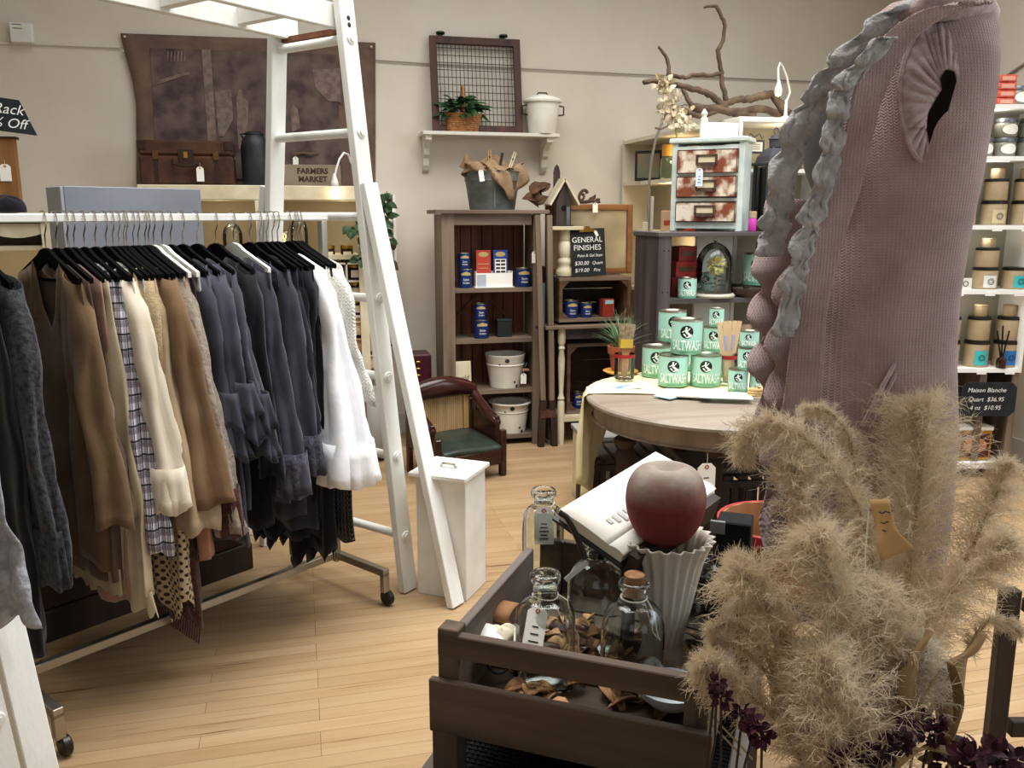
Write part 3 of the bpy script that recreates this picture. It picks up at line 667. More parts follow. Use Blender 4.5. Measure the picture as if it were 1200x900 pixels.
# birdhouse on baluster
f = Fr(664, 325, KY+.06)
t = thing('turned_pedestal', 'cream turned wooden pedestal with a flat top under the birdhouse', 'pedestal', (f.o.x, KY+.1, zc1+.001)); hh = f.z(272); r0 = 8.5/177
B().lathe([(r0*1.25, 0), (r0*1.3, .02), (r0*1.2, .04), (r0*1.0, .05), (r0*.9, .07), (r0*1.05, .085), (r0*1.05, .10), (r0*.8, .12), (r0*.98, .15), (r0*.98, hh*.72), (r0*.8, hh*.76), (r0*.95, hh*.8), (r0*.95, hh)], seg=24).obj('post', m_cream, t, True)
B().box((-.005, 0, hh+.012), (.215, .15, .024), bev=.003).obj('top', m_cream, t)
zb = zc1+hh+.026
f = Fr(660, 267, KY+.06); t = thing('birdhouse', 'small weathered wooden birdhouse with a white pitched roof on the turned pedestal', 'birdhouse', (f.o.x, KY+.1, zb)); hw = .05; he, hp = f.z(239), f.z(215)
m_bird = wood('bird_wood', '4d4039', '322823', 'Z')
B().prism([(-hw, 0), (hw, 0), (hw, he), (0, hp), (-hw, he)], .1, Matrix.Rotation(PI/2, 4, 'X')).obj('body', m_bird, t)
for s_ in (-1, 1): B().bar((0, 0, hp+.012), (s_*.1, 0, he-.02), .014, .15, (0, 1, 0)).obj('roof_panel', m_cream, t)
B().lathe([(.018, -.002), (.018, .002)], (0, -.052, he*.75), 16, Matrix.Rotation(PI/2, 4, 'X')).obj('entrance', m_black, t)
B().box((.028, -.053, he*.42), (.022, .006, he*.75)).obj('metal_strip', m_galv, t); B().box((0, 0, .004), (.13, .12, .008)).obj('base', m_bird, t)
B().prism([(-.022, 0), (.022, 0), (.022, .12), (.014, .15), (0, .168), (-.014, .15), (-.022, .12)], .012, Matrix.Translation((-.018, .06, hp-.06)) @ Matrix.Rotation(PI/2, 4, 'X')).obj('picket', m_bird, t)
# old window sash
f = Fr(697, 323, KY+.2); t = thing('window_sash', 'old orange-brown wooden window sash with dusty glass standing on the crate behind the clipboard', 'window sash', (f.o.x, KY+.22, zc1+.001)); t.rotation_euler.x = -.02
m_sash = wood('sash_wood', '8a5c35', '5f3d24', 'X'); x0, x1, hh = f.x(641), f.x(741), f.z(243)
for x in (x0+.02, x1-.02): B().box((x, 0, hh/2), (.04, .035, hh), bev=.004).obj('stile', m_sash, t)
for z in (.02, hh-.02): B().box(((x0+x1)/2, 0, z), (x1-x0-.08, .033, .04), bev=.004).obj('rail', m_sash, t)
B().box(((x0+x1)/2, 0, hh/2), (x1-x0-.07, .004, hh-.07)).obj('pane', mat('dusty_glass', 'b9ac90', .35, '9c8f74', 4, trans=.3), t)
price_tag((GY(700, 238, KY+.15).x, KY+.19, zc1+hh+.02), 'white price tag on the window sash top below the metal scroll', .065, .036, string=.01)
# metal scroll ornament
f = Fr(690, 242, KY+.2); t = thing('scroll_ornament', 'dark rusty metal scroll ornament on top of the window sash', 'ornament', (f.o.x, KY+.22, zc1+hh+.004))
b = B(); sp = [(.01+.035*(1-i/22)*math.cos(i*.42)-.05, 0, .05+.045*(1-i/26)*math.sin(i*.42+.4)) for i in range(22)]
b.tube(sp, [.012-.0003*i for i in range(22)], 8); b.obj('scroll', m_rust, t, True)
B().tube([(-.06, 0, .01), (-.02, 0, .012), (.03, 0, .02), (.06, -.004, .008), (.085, 0, .012), (.075, 0, .03), (.06, 0, .022)], [.01, .012, .012, .01, .009, .007, .004], 8).obj('tail', m_rust, t, True)
b = B(); 
for x, z, a in ((.0, .03, .6), (.03, .035, 1.0), (.045, .03, .3)): leaf(b, (x, 0, z*.6), (math.cos(a), -.1, math.sin(a)), .05, .025, (0, -1, 0))
b.obj('leaf_scroll', m_rust, t, thick=.003)
# clipboard chalkboard
f = Fr(692, 325, KY-.0); t = thing('chalk_clipboard', 'black chalkboard clipboard reading GENERAL FINISHES leaning on the crate', 'chalkboard', (f.o.x, KY+.03, zc1+.002)); t.rotation_euler = (-.09, -.03, 0)
w_, hh = f.x(712)-f.x(672), f.z(270); m_slate = mat('chalkboard', '1c1f22', .7, '2a2d30', 8, spec=.2)
B().box((0, 0, hh/2), (w_, .006, hh), bev=.001).obj('board', m_slate, t)
B().prism([(-.06, -.008), (.06, -.008), (.05, .008), (.02, .012), (.012, .03), (-.012, .03), (-.02, .012), (-.05, .008)], .01, Matrix.Translation((0, -.008, hh-.015)) @ Matrix.Rotation(PI/2, 4, 'X')).obj('clip', m_gold, t)
b = B(); W = lambda x0, z0, sh=0: (lambda x, y: V((x0+x, -.0045, z0+y)))
for _s1, _sz, _x, _z, _sh in (('GENERAL', .050, -.005, .76, 0), ('FINISHES', .050, -.005, .595, 0), ('Paint & Gel Stain', .026, .01, .43, .2), ('$30.00', .036, -.05, .27, .2), ('Quart', .03, .06, .27, .2), ('$19.00', .036, -.05, .12, .2), ('Pint', .03, .055, .12, .2)):
    text(B_ := B(), _s1, _sz, W(_x, hh*_z), shear=_sh); B_.obj('chalk_writing', m_chalk, t)
price_tag((GY(697, 275, KY-.0).x, KY+.005, zc1+hh*.97), 'little white tag hooked on the clipboard clip', .04, .02, tilt=-.5, string=.004)
# cream legged side table
f = Fr(690, 378, KY-.05); t = thing('side_table', 'small grey topped side table with cream turned legs under the open crate', 'table', (f.o.x, KY-.04, 0)); zt2 = GY(690, 379, KY).z-.004; x0, x1 = f.x(655), f.x(742)
B().box(((x0+x1)/2-.03, .19, zt2-.012), (x1-x0+.12, .42, .022), bev=.003).obj('top', m_grey_wood_x, t)
B().box(((x0+x1)/2, .19, zt2-.06), (x1-x0-.03, .34, .07)).obj('apron', m_slat, t)
legp = [(.024, 0), (.024, zt2*.36), (.018, zt2*.375), (.025, zt2*.39), (.018, zt2*.41), (.015, zt2*.44), (.021, zt2*.6), (.024, zt2*.72), (.017, zt2*.79), (.024, zt2*.81), (.017, zt2*.83), (.026, zt2*.86), (.026, zt2-.024)]
for x in (x0+.035, x1-.03):
    for y in (.03, .36): B().lathe(legp, (x, y, 0), 14).obj('leg', m_cream, t, True)
zs2 = GY(680, 489, KY).z
B().box(((x0+x1)/2, .19, zs2), (x1-x0-.06, .36, .035)).obj('stretcher_shelf', m_cream, t)
tx = f.o.x
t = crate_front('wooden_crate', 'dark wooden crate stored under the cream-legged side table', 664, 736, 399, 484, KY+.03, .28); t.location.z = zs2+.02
can_at('blue can in shadow in the crate beneath the cream-legged side table', 679, zs2+.045, 13, .11, .08)

# ------------------------------------------------------------------ settee
f = Fr(516, 520, 5.1); t = thing('settee', 'small red mahogany settee with a cream slatted back and green seat before the bookcase', 'settee', (GZ(517, 545).x, 5.08, 0), .33)
m_mah = mat('mahogany', '40201b', .18, '2b1512', 6, (1, 1, 3), spec=.5); k = 190.
zz = lambda y: GY(520, y, 5.1).z
sw = .44; zseat = zz(503)-.02
x_ = lambda px: (px-520)/k/.97
# crest rail, curved and bulging
def fcrest(u, v):
    a = v*2*PI; x = -sw/2-.02+u*(sw+.03); z = zz(461)-.01+.03*math.sin(u*PI)-.06*max(0, u-.8)*4*(u-.8)*4*.25
    ry, rz_ = .05*(.55+.45*math.sin(u*PI)), .062*(.55+.45*math.sin(min(1, u*1.02)*PI))+.005
    return V((x, .0+ry*math.cos(a)-.02, z+.03+rz_*math.sin(a)))
B().grid(lambda u, v: fcrest(v, u), 18, 22, True).obj('crest_rail', m_mah, t, 'all')
b = B(); n = 24
for i in range(n): b.box((-sw/2+.05+(sw-.12)*(i+.5)/n, .0, (zseat+zz(466))/2+.01), ((sw-.12)/n-.003, .014, zz(466)-zseat+.02), bev=.002)
b.obj('slatted_back', mat('bamboo_cream', 'c9ab7e', .5, 'b08f60', 30, (1, 1, .1)), t)
for x in (-sw/2+.03, sw/2-.05): B().box((x, -.002, (zseat+zz(462))/2), (.035, .025, zz(462)-zseat)).obj('back_stile', mat('bamboo_edge', 'b9945f', .5), t)
B().grid(lambda u, v: V((-sw/2+.02+u*(sw-.05), -.40+v*.40, zseat-.03*(1-v)*(1-v)*1.0+.012*math.sin(u*PI)*math.sin(v*PI)+.006*math.sin(u*6)*(1-v))), 20, 10).obj('seat_cushion', mat('green_leather', '2f382f', .4, '232b25', 12), t, True, thick=.03)
B().box((-.01, -.385, zseat-.08), (sw-.03, .03, .10), bev=.01).obj('seat_rail', m_mah, t)
for s_ in (-1, 1):
    pts = [(0, .02, zz(455)), (0, -.02, zz(462)), (0, -.1, zz(472)), (0, -.2, zz(482)), (0, -.28, zz(487)), (0, -.31, zz(489))]
    B().tube([V((s_*(sw/2+.0), p[1], p[2])) for p in pts], [.028, .03, .032, .036, .034, .02], 10).obj('arm', m_mah, t, 'all')
    B().box((s_*(sw/2), -.16, (zz(487)+.1)/2+.05), (.03, .30, zz(489)-.12), bev=.004).obj('side_panel', m_mah, t)
    B().box((s_*(sw/2), -.36, zz(489)/2-.01), (.04, .04, zz(489)-.03), bev=.006).obj('leg', m_mah, t); B().box((s_*(sw/2), .0, zz(470)/2), (.035, .035, zz(470)), bev=.006).obj('leg', m_mah, t)
# maroon case on the wall side
f = Fr(491, 447, 5.6); t = thing('maroon_case', 'tall maroon wooden case with brass studs standing behind the settee', 'case', (f.o.x, 5.6, 0)); hh = GY(491, 417, 5.5).z
B().box((0, .05, hh/2), (.16, .2, hh), bev=.01).obj('body', mat('maroon', '4a1522', .4, '371019', 6), t); b = B()
for i in range(3): b.ell((-.01, -.052, hh-.05-.045*i), (.016, .004, .007), 10, 6)
b.obj('stud', m_gold, t)
B().tube([(-.08, .0, hh-.02), (-.12, 0, hh), (-.16, .01, hh+.06), (-.19, .01, hh+.06)], .005, 6).obj('bracket', m_dmetal, t)
# things glimpsed low behind the ladder
_cc = vessel('clay_cylinder', 'tall reddish brown clay cylinder standing on the floor behind the ladder', 'vase', 424, 516, 5.1, [(.034, 0), (.036, .01), (.036, .42), (.022, .46), (.016, .50), (.02, .53)], mat('terracotta_dark', '7a4430', .8, '5e3324', 20))
_cc.location.z = .001
vessel('floor_jug', 'pale grey enamel jug standing on the floor behind the ladder', 'jug', 438, 530, 5.3, [(.06, 0), (.075, .02), (.07, .3), (.055, .36), (.06, .42), (.058, .42), (.052, .36)], mat('grey_enamel', 'aaa8a2', .4))
t = thing('iron_hook_stand', 'small black iron hook standing on the floor beside the pale jug', 'hook', (GZ(442, 532).x, GZ(442, 532).y-.12, 0))
B().tube([(0, 0, .01), (0, 0, .2), (-.01, 0, .23), (-.035, 0, .235), (-.04, 0, .21), (-.025, 0, .2)], .005, 6).obj('hook', m_dmetal, t, True); B().lathe([(.05, 0), (.05, .008), (.004, .012)]).obj('foot', m_dmetal, t, True)

# ------------------------------------------------------------------ white bin
bl, bf, brr = GZ(490, 695), GZ(547, 705), GZ(580, 690)
ux = (bf-bl); L1 = ux.length; ux.normalize(); uy = V((-ux.y, ux.x, 0)); L2 = .2
t = thing('white_bin', 'white painted wooden bin with a lift lid standing beside the ladder foot', 'bin', bl+ux*L1/2+uy*L2/2, math.atan2(ux.y, ux.x)); hh = .515
B().box((0, 0, hh/2), (L1, L2, hh), bev=.003).obj('body', m_white, t)
B().box((0.0, -.01, hh+.009), (L1+.03, L2+.05, .018), bev=.003).obj('lid', m_white, t)
B().tube([(-.035, -.02, hh+.018), (-.025, -.02, hh+.034), (.025, -.02, hh+.034), (.035, -.02, hh+.018)], .006, 8).obj('handle', m_chrome, t, True)

# ------------------------------------------------------------------ shelving behind the round table
LX = GY(755, 200, WY-.1).x; LY0 = 4.72; LY1 = WY-.03
px_ = GY(822, 150, LY0); LX = px_.x
ztop = GY(826, 143, LY0).z; zsl = lambda px, py: GP(px, py, (LX, 0, 0), (1, 0, 0)).z
m_cw = mat('shelf_cream', 'dcd3bb', .5)
m_back_g = mat('shelf_back', '9c9482', .8)
t = thing('side_shelf_unit', 'cream open shelf unit set square to the back wall, behind the rusty drawer chest', 'shelf unit', (LX, LY0, 0)); dY = LY1-LY0; dw = GY(866, 150, LY0).x-LX
sc = 1
B().box((dw/2, .012, ztop/2), (dw, .024, ztop), bev=.003).obj('end_panel', m_white, t); B().box((dw/2, dY-.012, ztop/2), (dw, .024, ztop)).obj('end_panel', m_cw, t)
B().box((dw-.01, dY/2, ztop/2), (.02, dY-.05, ztop-.01)).obj('back_panel', m_back_g, t)
for z in (ztop-.012, zsl(797, 208), zsl(797, 272), zsl(784, 345), .12): B().box((dw/2-.01, dY/2, z-.011), (dw-.02, dY-.05, .024)).obj('shelf', m_cw, t)
B().lathe([(.02, 0), (.022, .02), (.012, .03), (.02, .05), (.004, .075)], (.025, .02, ztop), 12).obj('finial', m_white, t, True)
bulb('shelf_glow', (LX+.08, LY0+.55, zsl(797, 208)-.09), 2.2); bulb('shelf_glow', (LX+.08, LY0+.55, zsl(797, 272)-.12), 2.2); bulb('shelf_glow', (LX+.1, LY0+.5, ztop-.14), .9)
LZ1, LZ2, LZ3 = zsl(797, 208)+.001, zsl(797, 272)+.001, zsl(784, 345)+.001
def onL(px, py, dx): p = GP(px, py, (LX+dx, 0, 0), (1, 0, 0)); return p
p = onL(778, 205, .06); t = thing('gift_jar', 'clear green tinted jar with an amber lid on the upper cream side shelf', 'jar', (LX+.09, p.y, LZ1))
B().lathe([(.05, 0), (.055, .01), (.055, .13), (.04, .15)], seg=20).obj('jar', mat('green_glass', 'b9cfa8', .05, trans=.9), t, True); B().lathe([(.045, .15), (.045, .22), (.04, .225)], seg=20).obj('lid', mat('amber_lid', 'c9943f', .4), t, True)
p = onL(765, 208, .05); t = thing('framed_tile', 'dark green framed tile picture standing at the far end of the upper cream shelf', 'frame', (LX+.04, p.y+.05, LZ1), -.8)
B().box((0, 0, .1), (.2, .012, .2)).obj('frame', mat('dark_frame', '25221d', .5), t); B().box((0, -.008, .1), (.16, .004, .16)).obj('picture', mat('green_tile', '51705c', .4, '8d6a50', 5), t)
for i, (px, c, lab, hh) in enumerate(((782, 'c9a98a', 'tan gift box with a small red mark on the middle cream side shelf', .13), (791, '6b2a1c', 'dark red box beside the tan gift box on the middle cream shelf', .12), (797, 'c24a35', 'bright red box next to the drawer chest on the middle cream shelf', .18))):
    p = onL(px, 268, .05); t = thing('gift_box', lab, 'box', (LX+.06+.02*i, p.y, LZ2), -.5)
    B().box((0, 0, hh/2), (.10, .08, hh), bev=.002).obj('carton', mat('giftbox%d' % i, c, .6), t); B().box((0, -.0415, hh*.4), (.06, .002, hh*.25)).obj('label', mat('giftlabel%d' % i, ('a84032', 'd7a24c', 'e6c9a5')[i], .6), t)
# arched frame leaning by the unit
t = thing('arched_frame', 'tall thin arched metal and cream frame standing beside the cream shelves', 'arched frame', (GY(752, 400, 5.2).x, 5.2, .0))
fr = Fr(752, 400, 5.2); zA = lambda y: GY(752, y, 5.2).z
hpt = [(fr.x(756)+.22-.22*math.cos(i*PI/24), 0, zA(205)+.0+(zA(122)-zA(205))*math.sin(i*PI/24)) for i in range(13)]
wq = .44
pts = [(0.02, 0, 0.03), (fr.x(755), 0, zA(300)), (fr.x(755), 0, zA(215))]+[(fr.x(756)+wq/2-wq/2*math.cos(i*PI/12), 0, zA(205)+(zA(120)-zA(205))*math.sin(i*PI/12)) for i in range(1, 12)]+[(fr.x(756)+wq, 0, zA(215)), (fr.x(756)+wq, 0, 0.03)]
B().tube(pts, .009, 8).obj('arch', mat('grey_metal', '9a988e', .35, metal=.6), t, True)
B().box((.0, .0, zA(260)/2), (.035, .02, zA(260)), bev=.003).obj('stile', m_cream, t); B().box((.045, .01, zA(230)/2), (.02, .02, zA(230)), bev=.003).obj('stile', m_base, t)
B().box((wq/2, .03, .02), (wq+.1, .2, .035)).obj('foot', m_cream, t)
B().box((-.03, -.012, zA(285)), (.03, .012, .02)).obj('latch', m_dmetal, t)
# second white unit
UY = LY0+.02; ux0, ux1 = GY(866, 140, UY).x+.005, GY(985, 140, UY).x; zu = GY(890, 137, UY).z
t = thing('white_shelf_unit', 'white open shelf unit under the driftwood, holding a small framed sign', 'shelf unit', ((ux0+ux1)/2, UY, 0)); w_ = ux1-ux0
B().box((0, .18, zu-.015), (w_, .36, .03), bev=.003).obj('top', m_white, t)
for x in (-w_/2+.012, w_/2-.012): B().box((x, .18, (zu-.03)/2), (.024, .36, zu-.03)).obj('side', m_white, t)
B().box((0, .35, zu/2), (w_-.05, .016, zu-.06)).obj('back_panel', m_back_g, t)
uz = [GY(880, y, UY).z for y in (197, 262, 350, 430)]
for z in uz: B().box((0, .18, z-.012), (w_-.05, .33, .022)).obj('shelf', m_white, t)
bulb('shelf_glow', ((ux0+ux1)/2, UY+.1, zu-.12), 1.0)
f = Fr(884, 197, UY+.1); t = thing('small_framed_sign', 'small dark framed card with a scroll top on the white shelf behind the lantern', 'framed sign', (f.o.x, UY+.15, uz[0]+.0))
B().tube([(0, 0, 0), (0, 0, f.z(178))], .005, 6).obj('post', m_dmetal, t); B().lathe([(.035, 0), (.035, .008), (.005, .012)]).obj('foot', m_dmetal, t, True)
B().box((.02, 0, f.z(171)), (.13, .012, .082)).obj('frame', m_dmetal, t); B().box((.02, -.008, f.z(171)), (.10, .003, .055)).obj('card', m_paper, t); b = B()
for i in range(3): b.box((.02, -.0103, f.z(171)+.014-.014*i), (.07, .001, .003))
b.obj('writing', m_ink, t); b = B()
for s_ in (-1, 1): b.tube([(.02+s_*.0, 0, f.z(160)), (.02+s_*.03, 0, f.z(156)), (.02+s_*.05, 0, f.z(162)), (.02+s_*.06, 0, f.z(159))], .003, 5)
b.obj('scroll', m_dmetal, t, True)
gb = V((GY(929, 136, UY).x, UY+.08, zu+.001))
gooseneck('white gooseneck lamp on the white shelf unit at the driftwood tip', gb, [gb+V((0, 0, .1)), GY(926, 108, UY+.06), GY(922, 90, UY+.05), GY(917, 78, UY+.04), GY(914, 74, UY+.03), GY(912, 80, UY+.02), GY(912, 97, UY+.02), GY(912.5, 100, UY+.02)], .8)
# driftwood
t = thing('driftwood', 'long gnarled driftwood branch lying across the shelf unit tops, rising to a crooked tip', 'driftwood', GY(860, 130, UY+.2))
m_drift = mat('driftwood_bark', '6b5847', .85, '48392e', 14, (1, 1, 1), bump=.5, bscale=50); o_ = t.location
def limb(pts, r, y=0.0):
    P_ = [GY(p[0], p[1], UY+.2+(p[2] if len(p) > 2 else y))-o_ for p in pts]; n = len(P_); Q = []; R_ = []
    for i in range(n-1):
        for j in range(4):
            q = j/4; Q.append(P_[i].lerp(P_[i+1], q)+V((noise.noise(P_[i]*9+V((j, 0, 0))), 0, noise.noise(P_[i]*7+V((0, j, 0)))))*.008); u = (i+q)/(n-1); R_.append((r[0]+(r[1]-r[0])*u)*(1+.15*noise.noise(V((i*1.7+j*.4, r[0]*90, 0)))))
    Q.append(P_[-1]); R_.append(r[1]); return B().tube(Q, R_, 9)
limb([(924, 134, -.05), (915, 124, 0), (906, 111, .02), (893, 112), (880, 116), (865, 117), (850, 121), (838, 130), (822, 136), (812, 135), (802, 129), (791, 127)], (.027, .016)).obj('main_limb', m_drift, t, 'all')
limb([(916, 136), (905, 131), (893, 127), (880, 129), (868, 132), (855, 131), (840, 127), (825, 128), (812, 126)], (.022, .026)).obj('lower_limb', m_drift, t, 'all')
limb([(851, 124), (843, 120), (835, 113), (826, 108), (815, 105), (800, 101), (785, 98), (772, 95), (762, 95), (754, 97)], (.022, .014)).obj('long_branch', m_drift, t, 'all')
limb([(851, 118), (849, 108), (846, 98), (846, 85), (843, 75), (841, 60), (847, 48), (850, 30), (845, 18), (840, 8)], (.016, .011)).obj('rising_branch', m_drift, t, 'all')
limb([(841, 7.5), (832, 7), (825, 9)], (.010, .007)).obj('tip', m_drift, t, 'all')
limb([(845, 86), (832, 88), (815, 88), (803, 91), (796, 90), (785, 88)], (.013, .012)).obj('cross_branch', m_drift, t, 'all')
limb([(784, 92), (784, 78), (780, 66), (774, 58), (772, 54)], (.014, .007)).obj('twig', m_drift, t, 'all')
limb([(813, 128), (808, 120), (803, 110), (800, 104)], (.017, .012)).obj('twig', m_drift, t, 'all')
limb([(860, 132), (870, 134), (884, 137)], (.026, .024)).obj('butt', m_drift, t, 'all')
# dried pale flowers
t = thing('dried_flowers', 'cream dried flower cluster hanging at the driftwood end near the arched frame', 'dried flowers', GY(790, 130, UY+.1)); o_ = t.location; r_ = random.Random(4)
b = B()
for (cx, cy, rr, n) in ((777, 95, 9, 26), (778, 105, 7, 18), (783, 127, 12, 46), (792, 140, 9, 34), (803, 142, 9, 30), (790, 118, 7, 16)):
    for i in range(n):
        p = GY(cx+r_.gauss(0, rr*.5), cy+r_.gauss(0, rr*.5), UY+.1+r_.uniform(-.06, .06))-o_
        leaf(b, p, (r_.uniform(-1, 1), r_.uniform(-1, .3), r_.uniform(-1, 1)), r_.uniform(.03, .055), r_.uniform(.02, .036), (r_.uniform(-1, 1), -1, r_.uniform(-1, 1)))
b.obj('petals', mat('dried_petal', 'dcd0b6', .8, 'a68f68', 14), t)
B().tube([GY(792, 150, UY+.1)-o_, GY(794, 165, UY+.06)-o_, GY(795, 185, UY+.06)-o_, GY(791, 200, UY+.06)-o_], .007, 6).obj('stem', mat('dry_stem', 'b3a05a', .8), t, True)
B().tube([GY(781, 120, UY+.1)-o_, GY(782, 148, UY+.08)-o_, GY(775, 151, UY+.06)-o_, GY(768, 150, UY+.06)-o_], .006, 6).obj('twig', m_drift, t, True)
# dark plank shelf
DY = 4.42
m_dk = wood('dark_plank', '55494a', '3a3133', 'Z'); m_dkx = wood('dark_plank_x', '57504f', '3c3534', 'X')
xa, xb = GY(770, 350, DY).x, GY(965, 350, DY).x; zd1, zd2, zd3 = GY(830, 272, DY).z, GY(830, 350, DY).z, GY(830, 425, DY).z
t = thing('plank_shelf', 'dark grey plank shelf rack standing behind the round table, under the rusty drawer chest', 'shelf', ((xa+xb)/2, DY, 0)); w_ = xb-xa
B().box((-w_/2+.038, .17, zd1/2-.012), (.076, .34, zd1-.024)).obj('side_board', m_dk, t); B().box((w_/2-.03, .17, zd1/2-.012), (.05, .34, zd1-.024)).obj('side_board', m_dk, t)
B().box((0, .17, zd1-.012), (w_+.02, .36, .024), bev=.002).obj('top', m_dkx, t)
for z in (zd2, zd3, .15): B().box((0, .17, z-.013), (w_-.12, .33, .026)).obj('shelf', m_dkx, t)
b = B()
for q in (.06, .2):
    for z in (zd1-.1, zd1-.33, zd1-.5): b.ell((-w_/2+.02+q*.2, -.001, z), .004, 6, 4)
b.obj('nail', m_black, t)
# rusty drawer chest
f = Fr(831, 271, DY+.02); CRN = GY(868, 271, DY+.035); t = thing('drawer_chest', 'small white wooden chest of three rusty metal drawers on the plank shelf', 'drawer chest', (CRN.x, DY+.035, zd1+.001), -.72); 
x0, x1, hh = -.415, .0, f.z(167); cw = x1-x0; m_mint = mat('mint_white', 'cfd9d2', .55, 'b4c3bc', 9, bump=.1)
xc = (x0+x1)/2; dd = .19
for s_ in (-1, 1): B().box((xc+s_*(cw/2-.016), dd/2, hh/2), (.032, dd, hh), bev=.003).obj('side', m_mint, t)
B().box((xc, dd/2, hh+.012), (cw+.035, dd+.03, .028), bev=.006).obj('top', m_mint, t); B().box((xc, dd-.01, hh/2+.02), (cw-.07, .014, hh-.06)).obj('back_panel', m_mint, t)
dz = [(175, 203), (206, 231), (236, 260)]
for y in (173, 204.5, 233.5, 264): B().box((xc, .095, f.z(y)), (cw-.064, .185, .018 if y < 262 else .035)).obj('rail', m_mint, t)
m_rustp = mat('rusted_enamel', 'd9cdb8', .6, '7c3f26', 11, lo=.44, hi=.58, bump=.3, detail=8)
for i, (ya, yb) in enumerate(dz):
    dr = B().box((xc, -.001, (f.z(ya)+f.z(yb))/2), (cw-.07, .03, f.z(ya)-f.z(yb)-.006), bev=.003).obj('drawer', m_rustp, t)
    zc_ = (f.z(ya)+f.z(yb))/2+.01
    b = B()
    for s_ in (-1, 1): b.box((xc+s_*.055, -.02, zc_), (.012, .01, .055)); b.box((xc, -.02, zc_+s_*.022), (.11, .01, .011))
    b.box((xc, -.028, zc_-.03), (.10, .016, .012)); hd = b.obj('label_holder', m_rust, dr)
    B().box((xc, -.0185, zc_), (.095, .003, .032)).obj('card', mat('old_card', 'cfc29f', .8), dr)
    for w2 in (.004,):
        e = B(); za, zb_ = f.z(ya)-.003, f.z(yb)+.003
        for s_ in (-1, 1): e.box((xc+s_*(cw/2-.037), -.016, (za+zb_)/2), (.004, .003, za-zb_)); e.box((xc, -.016, (za if s_ > 0 else zb_)), (cw-.07, .003, .004))
        e.obj('edge_rust', mat('rust_edge', '3e1f14', .8), dr)
for x in (x0+.02, x1-.02): B().box((x, .03, .012), (.034, .04, .024)).obj('foot', m_mint, t)
price_tag((GY(820, 194, DY+.15).x, DY+.15, GY(820, 194, DY+.15).z), 'pale blue price tag hanging from the top rusty drawer', .1, .044, col=mat('tag_blue', 'c9d4dd', .8), string=.015, lines=3)
# lantern
f = Fr(905, 270, DY+.15); t = thing('lantern', 'tall dark metal lantern with a domed top beside the rusty drawer chest', 'lantern', (f.o.x, DY+.17, zd1+.001)); hw = .085; m_lan = mat('lantern_metal', '3d3b42', .55)
zr, zd = f.z(195), f.z(180)
for sx in (-1, 1):
    for sy in (-1, 1): B().box((sx*(hw-.01), sy*(hw-.01), zr/2), (.02, .02, zr)).obj('post', m_lan, t)
B().box((0, 0, .015), (hw*2, hw*2, .03)).obj('base', m_lan, t); B().box((0, 0, zr+.006), (hw*2.3, hw*2.3, .018), bev=.004).obj('eave', m_lan, t)
B().lathe([(hw*1.35, zr+.014), (hw*1.2, zr+.05), (hw*.7, zr+.09), (hw*.4, zr+.10)], seg=4, M=rotz(PI/4)).obj('roof', m_lan, t); B().lathe([(.035, zr+.10), (.035, zr+.14), (.042, zr+.145), (.02, zr+.17), (.001, zr+.175)], seg=12).obj('chimney', m_lan, t, True)
B().tube([(.015*math.cos(a), 0, zr+.19+.018*math.sin(a)) for a in [i*2*PI/12 for i in range(13)]], .003, 5).obj('ring', m_lan, t)
for sx in (-1, 1): B().box((sx*(hw-.008), 0, zr/2+.01), (.003, hw*2-.04, zr-.04)).obj('pane', m_thin, t)
B().lathe([(.03, .03), (.03, .14), (.001, .142)]).obj('candle', m_cream, t, True)
f = Fr(881, 271, DY); t = thing('pink_jar', 'small jar with a magenta label and tan lid beside the drawer chest foot', 'jar', (GY(884.5, 271, DY).x, DY+.03, zd1+.001))
B().lathe([(.02, 0), (.022, .004), (.022, .07), (.018, .075)]).obj('jar', mat('magenta', 'b8359b', .5), t, True); B().lathe([(.021, .075), (.021, .11), (.018, .113)]).obj('lid', mat('tan_lid', 'a98f76', .6), t, True)
# shelf contents: red boxes, cloche with bulb flower, saltwash cans handled later
for i, (px, py, hh, c, lab) in enumerate(((795, 346, .10, '7a1e1a', 'red box at the bottom of the stack on the plank shelf, beside the upright board'), (801, 322, .11, 'a32a20', 'red box in the middle of the stack on the plank shelf'), (793, 296, .06, '8d241e', 'topmost flat red box of the stack on the plank shelf'))):
    pass
zz_ = zd2+.001
for i, (hh, w2, c, lab) in enumerate(((.11, .15, '6a1a18', 'lowest dark red box of the stack on the plank shelf beside the upright board'), (.09, .13, '98281f', 'middle red box of the stack on the plank shelf'), (.085, .12, '7f2019', 'topmost red box of the stack on the plank shelf'))):
    t = thing('red_box', lab, 'box', (GY(799, 340, DY+.2).x, DY+.22, zz_), .1*(i-1)); zz_ += hh+.001
    B().box((0, 0, hh/2), (w2, .14, hh), bev=.002).obj('carton', mat('redbox%d' % i, c, .6), t); B().box((.0, -.0715, hh*.5), (w2*.7, .002, hh*.3)).obj('label', mat('redbox_label', '4f3c22', .6), t)
t = cloche('glass cloche with a yellow dried bloom inside on the plank shelf', (GY(843, 350, DY+.02).x, DY+.10, zd2+.001), .105, .31)
t.children[0].data.materials[0] = mat('grey_wash', 'b5ada0', .7)
CL = t.location.copy()
t = thing('yellow_bloom', 'pale yellow dried bloom standing inside the glass cloche', 'dried flower', CL+V((.015, 0, .024)))
b = B(); r_ = random.Random(6)
for i in range(90):
    d = V((r_.gauss(0, 1), r_.gauss(0, 1), r_.gauss(0, 1))).normalized(); leaf(b, V((0, 0, .155))+d*.028, d, .035, .025, (r_.uniform(-1, 1), r_.uniform(-1, 1), 1))
b.obj('petals', mat('yellow_petal', 'f3e9a0', .7, 'e6d982', 20), t)
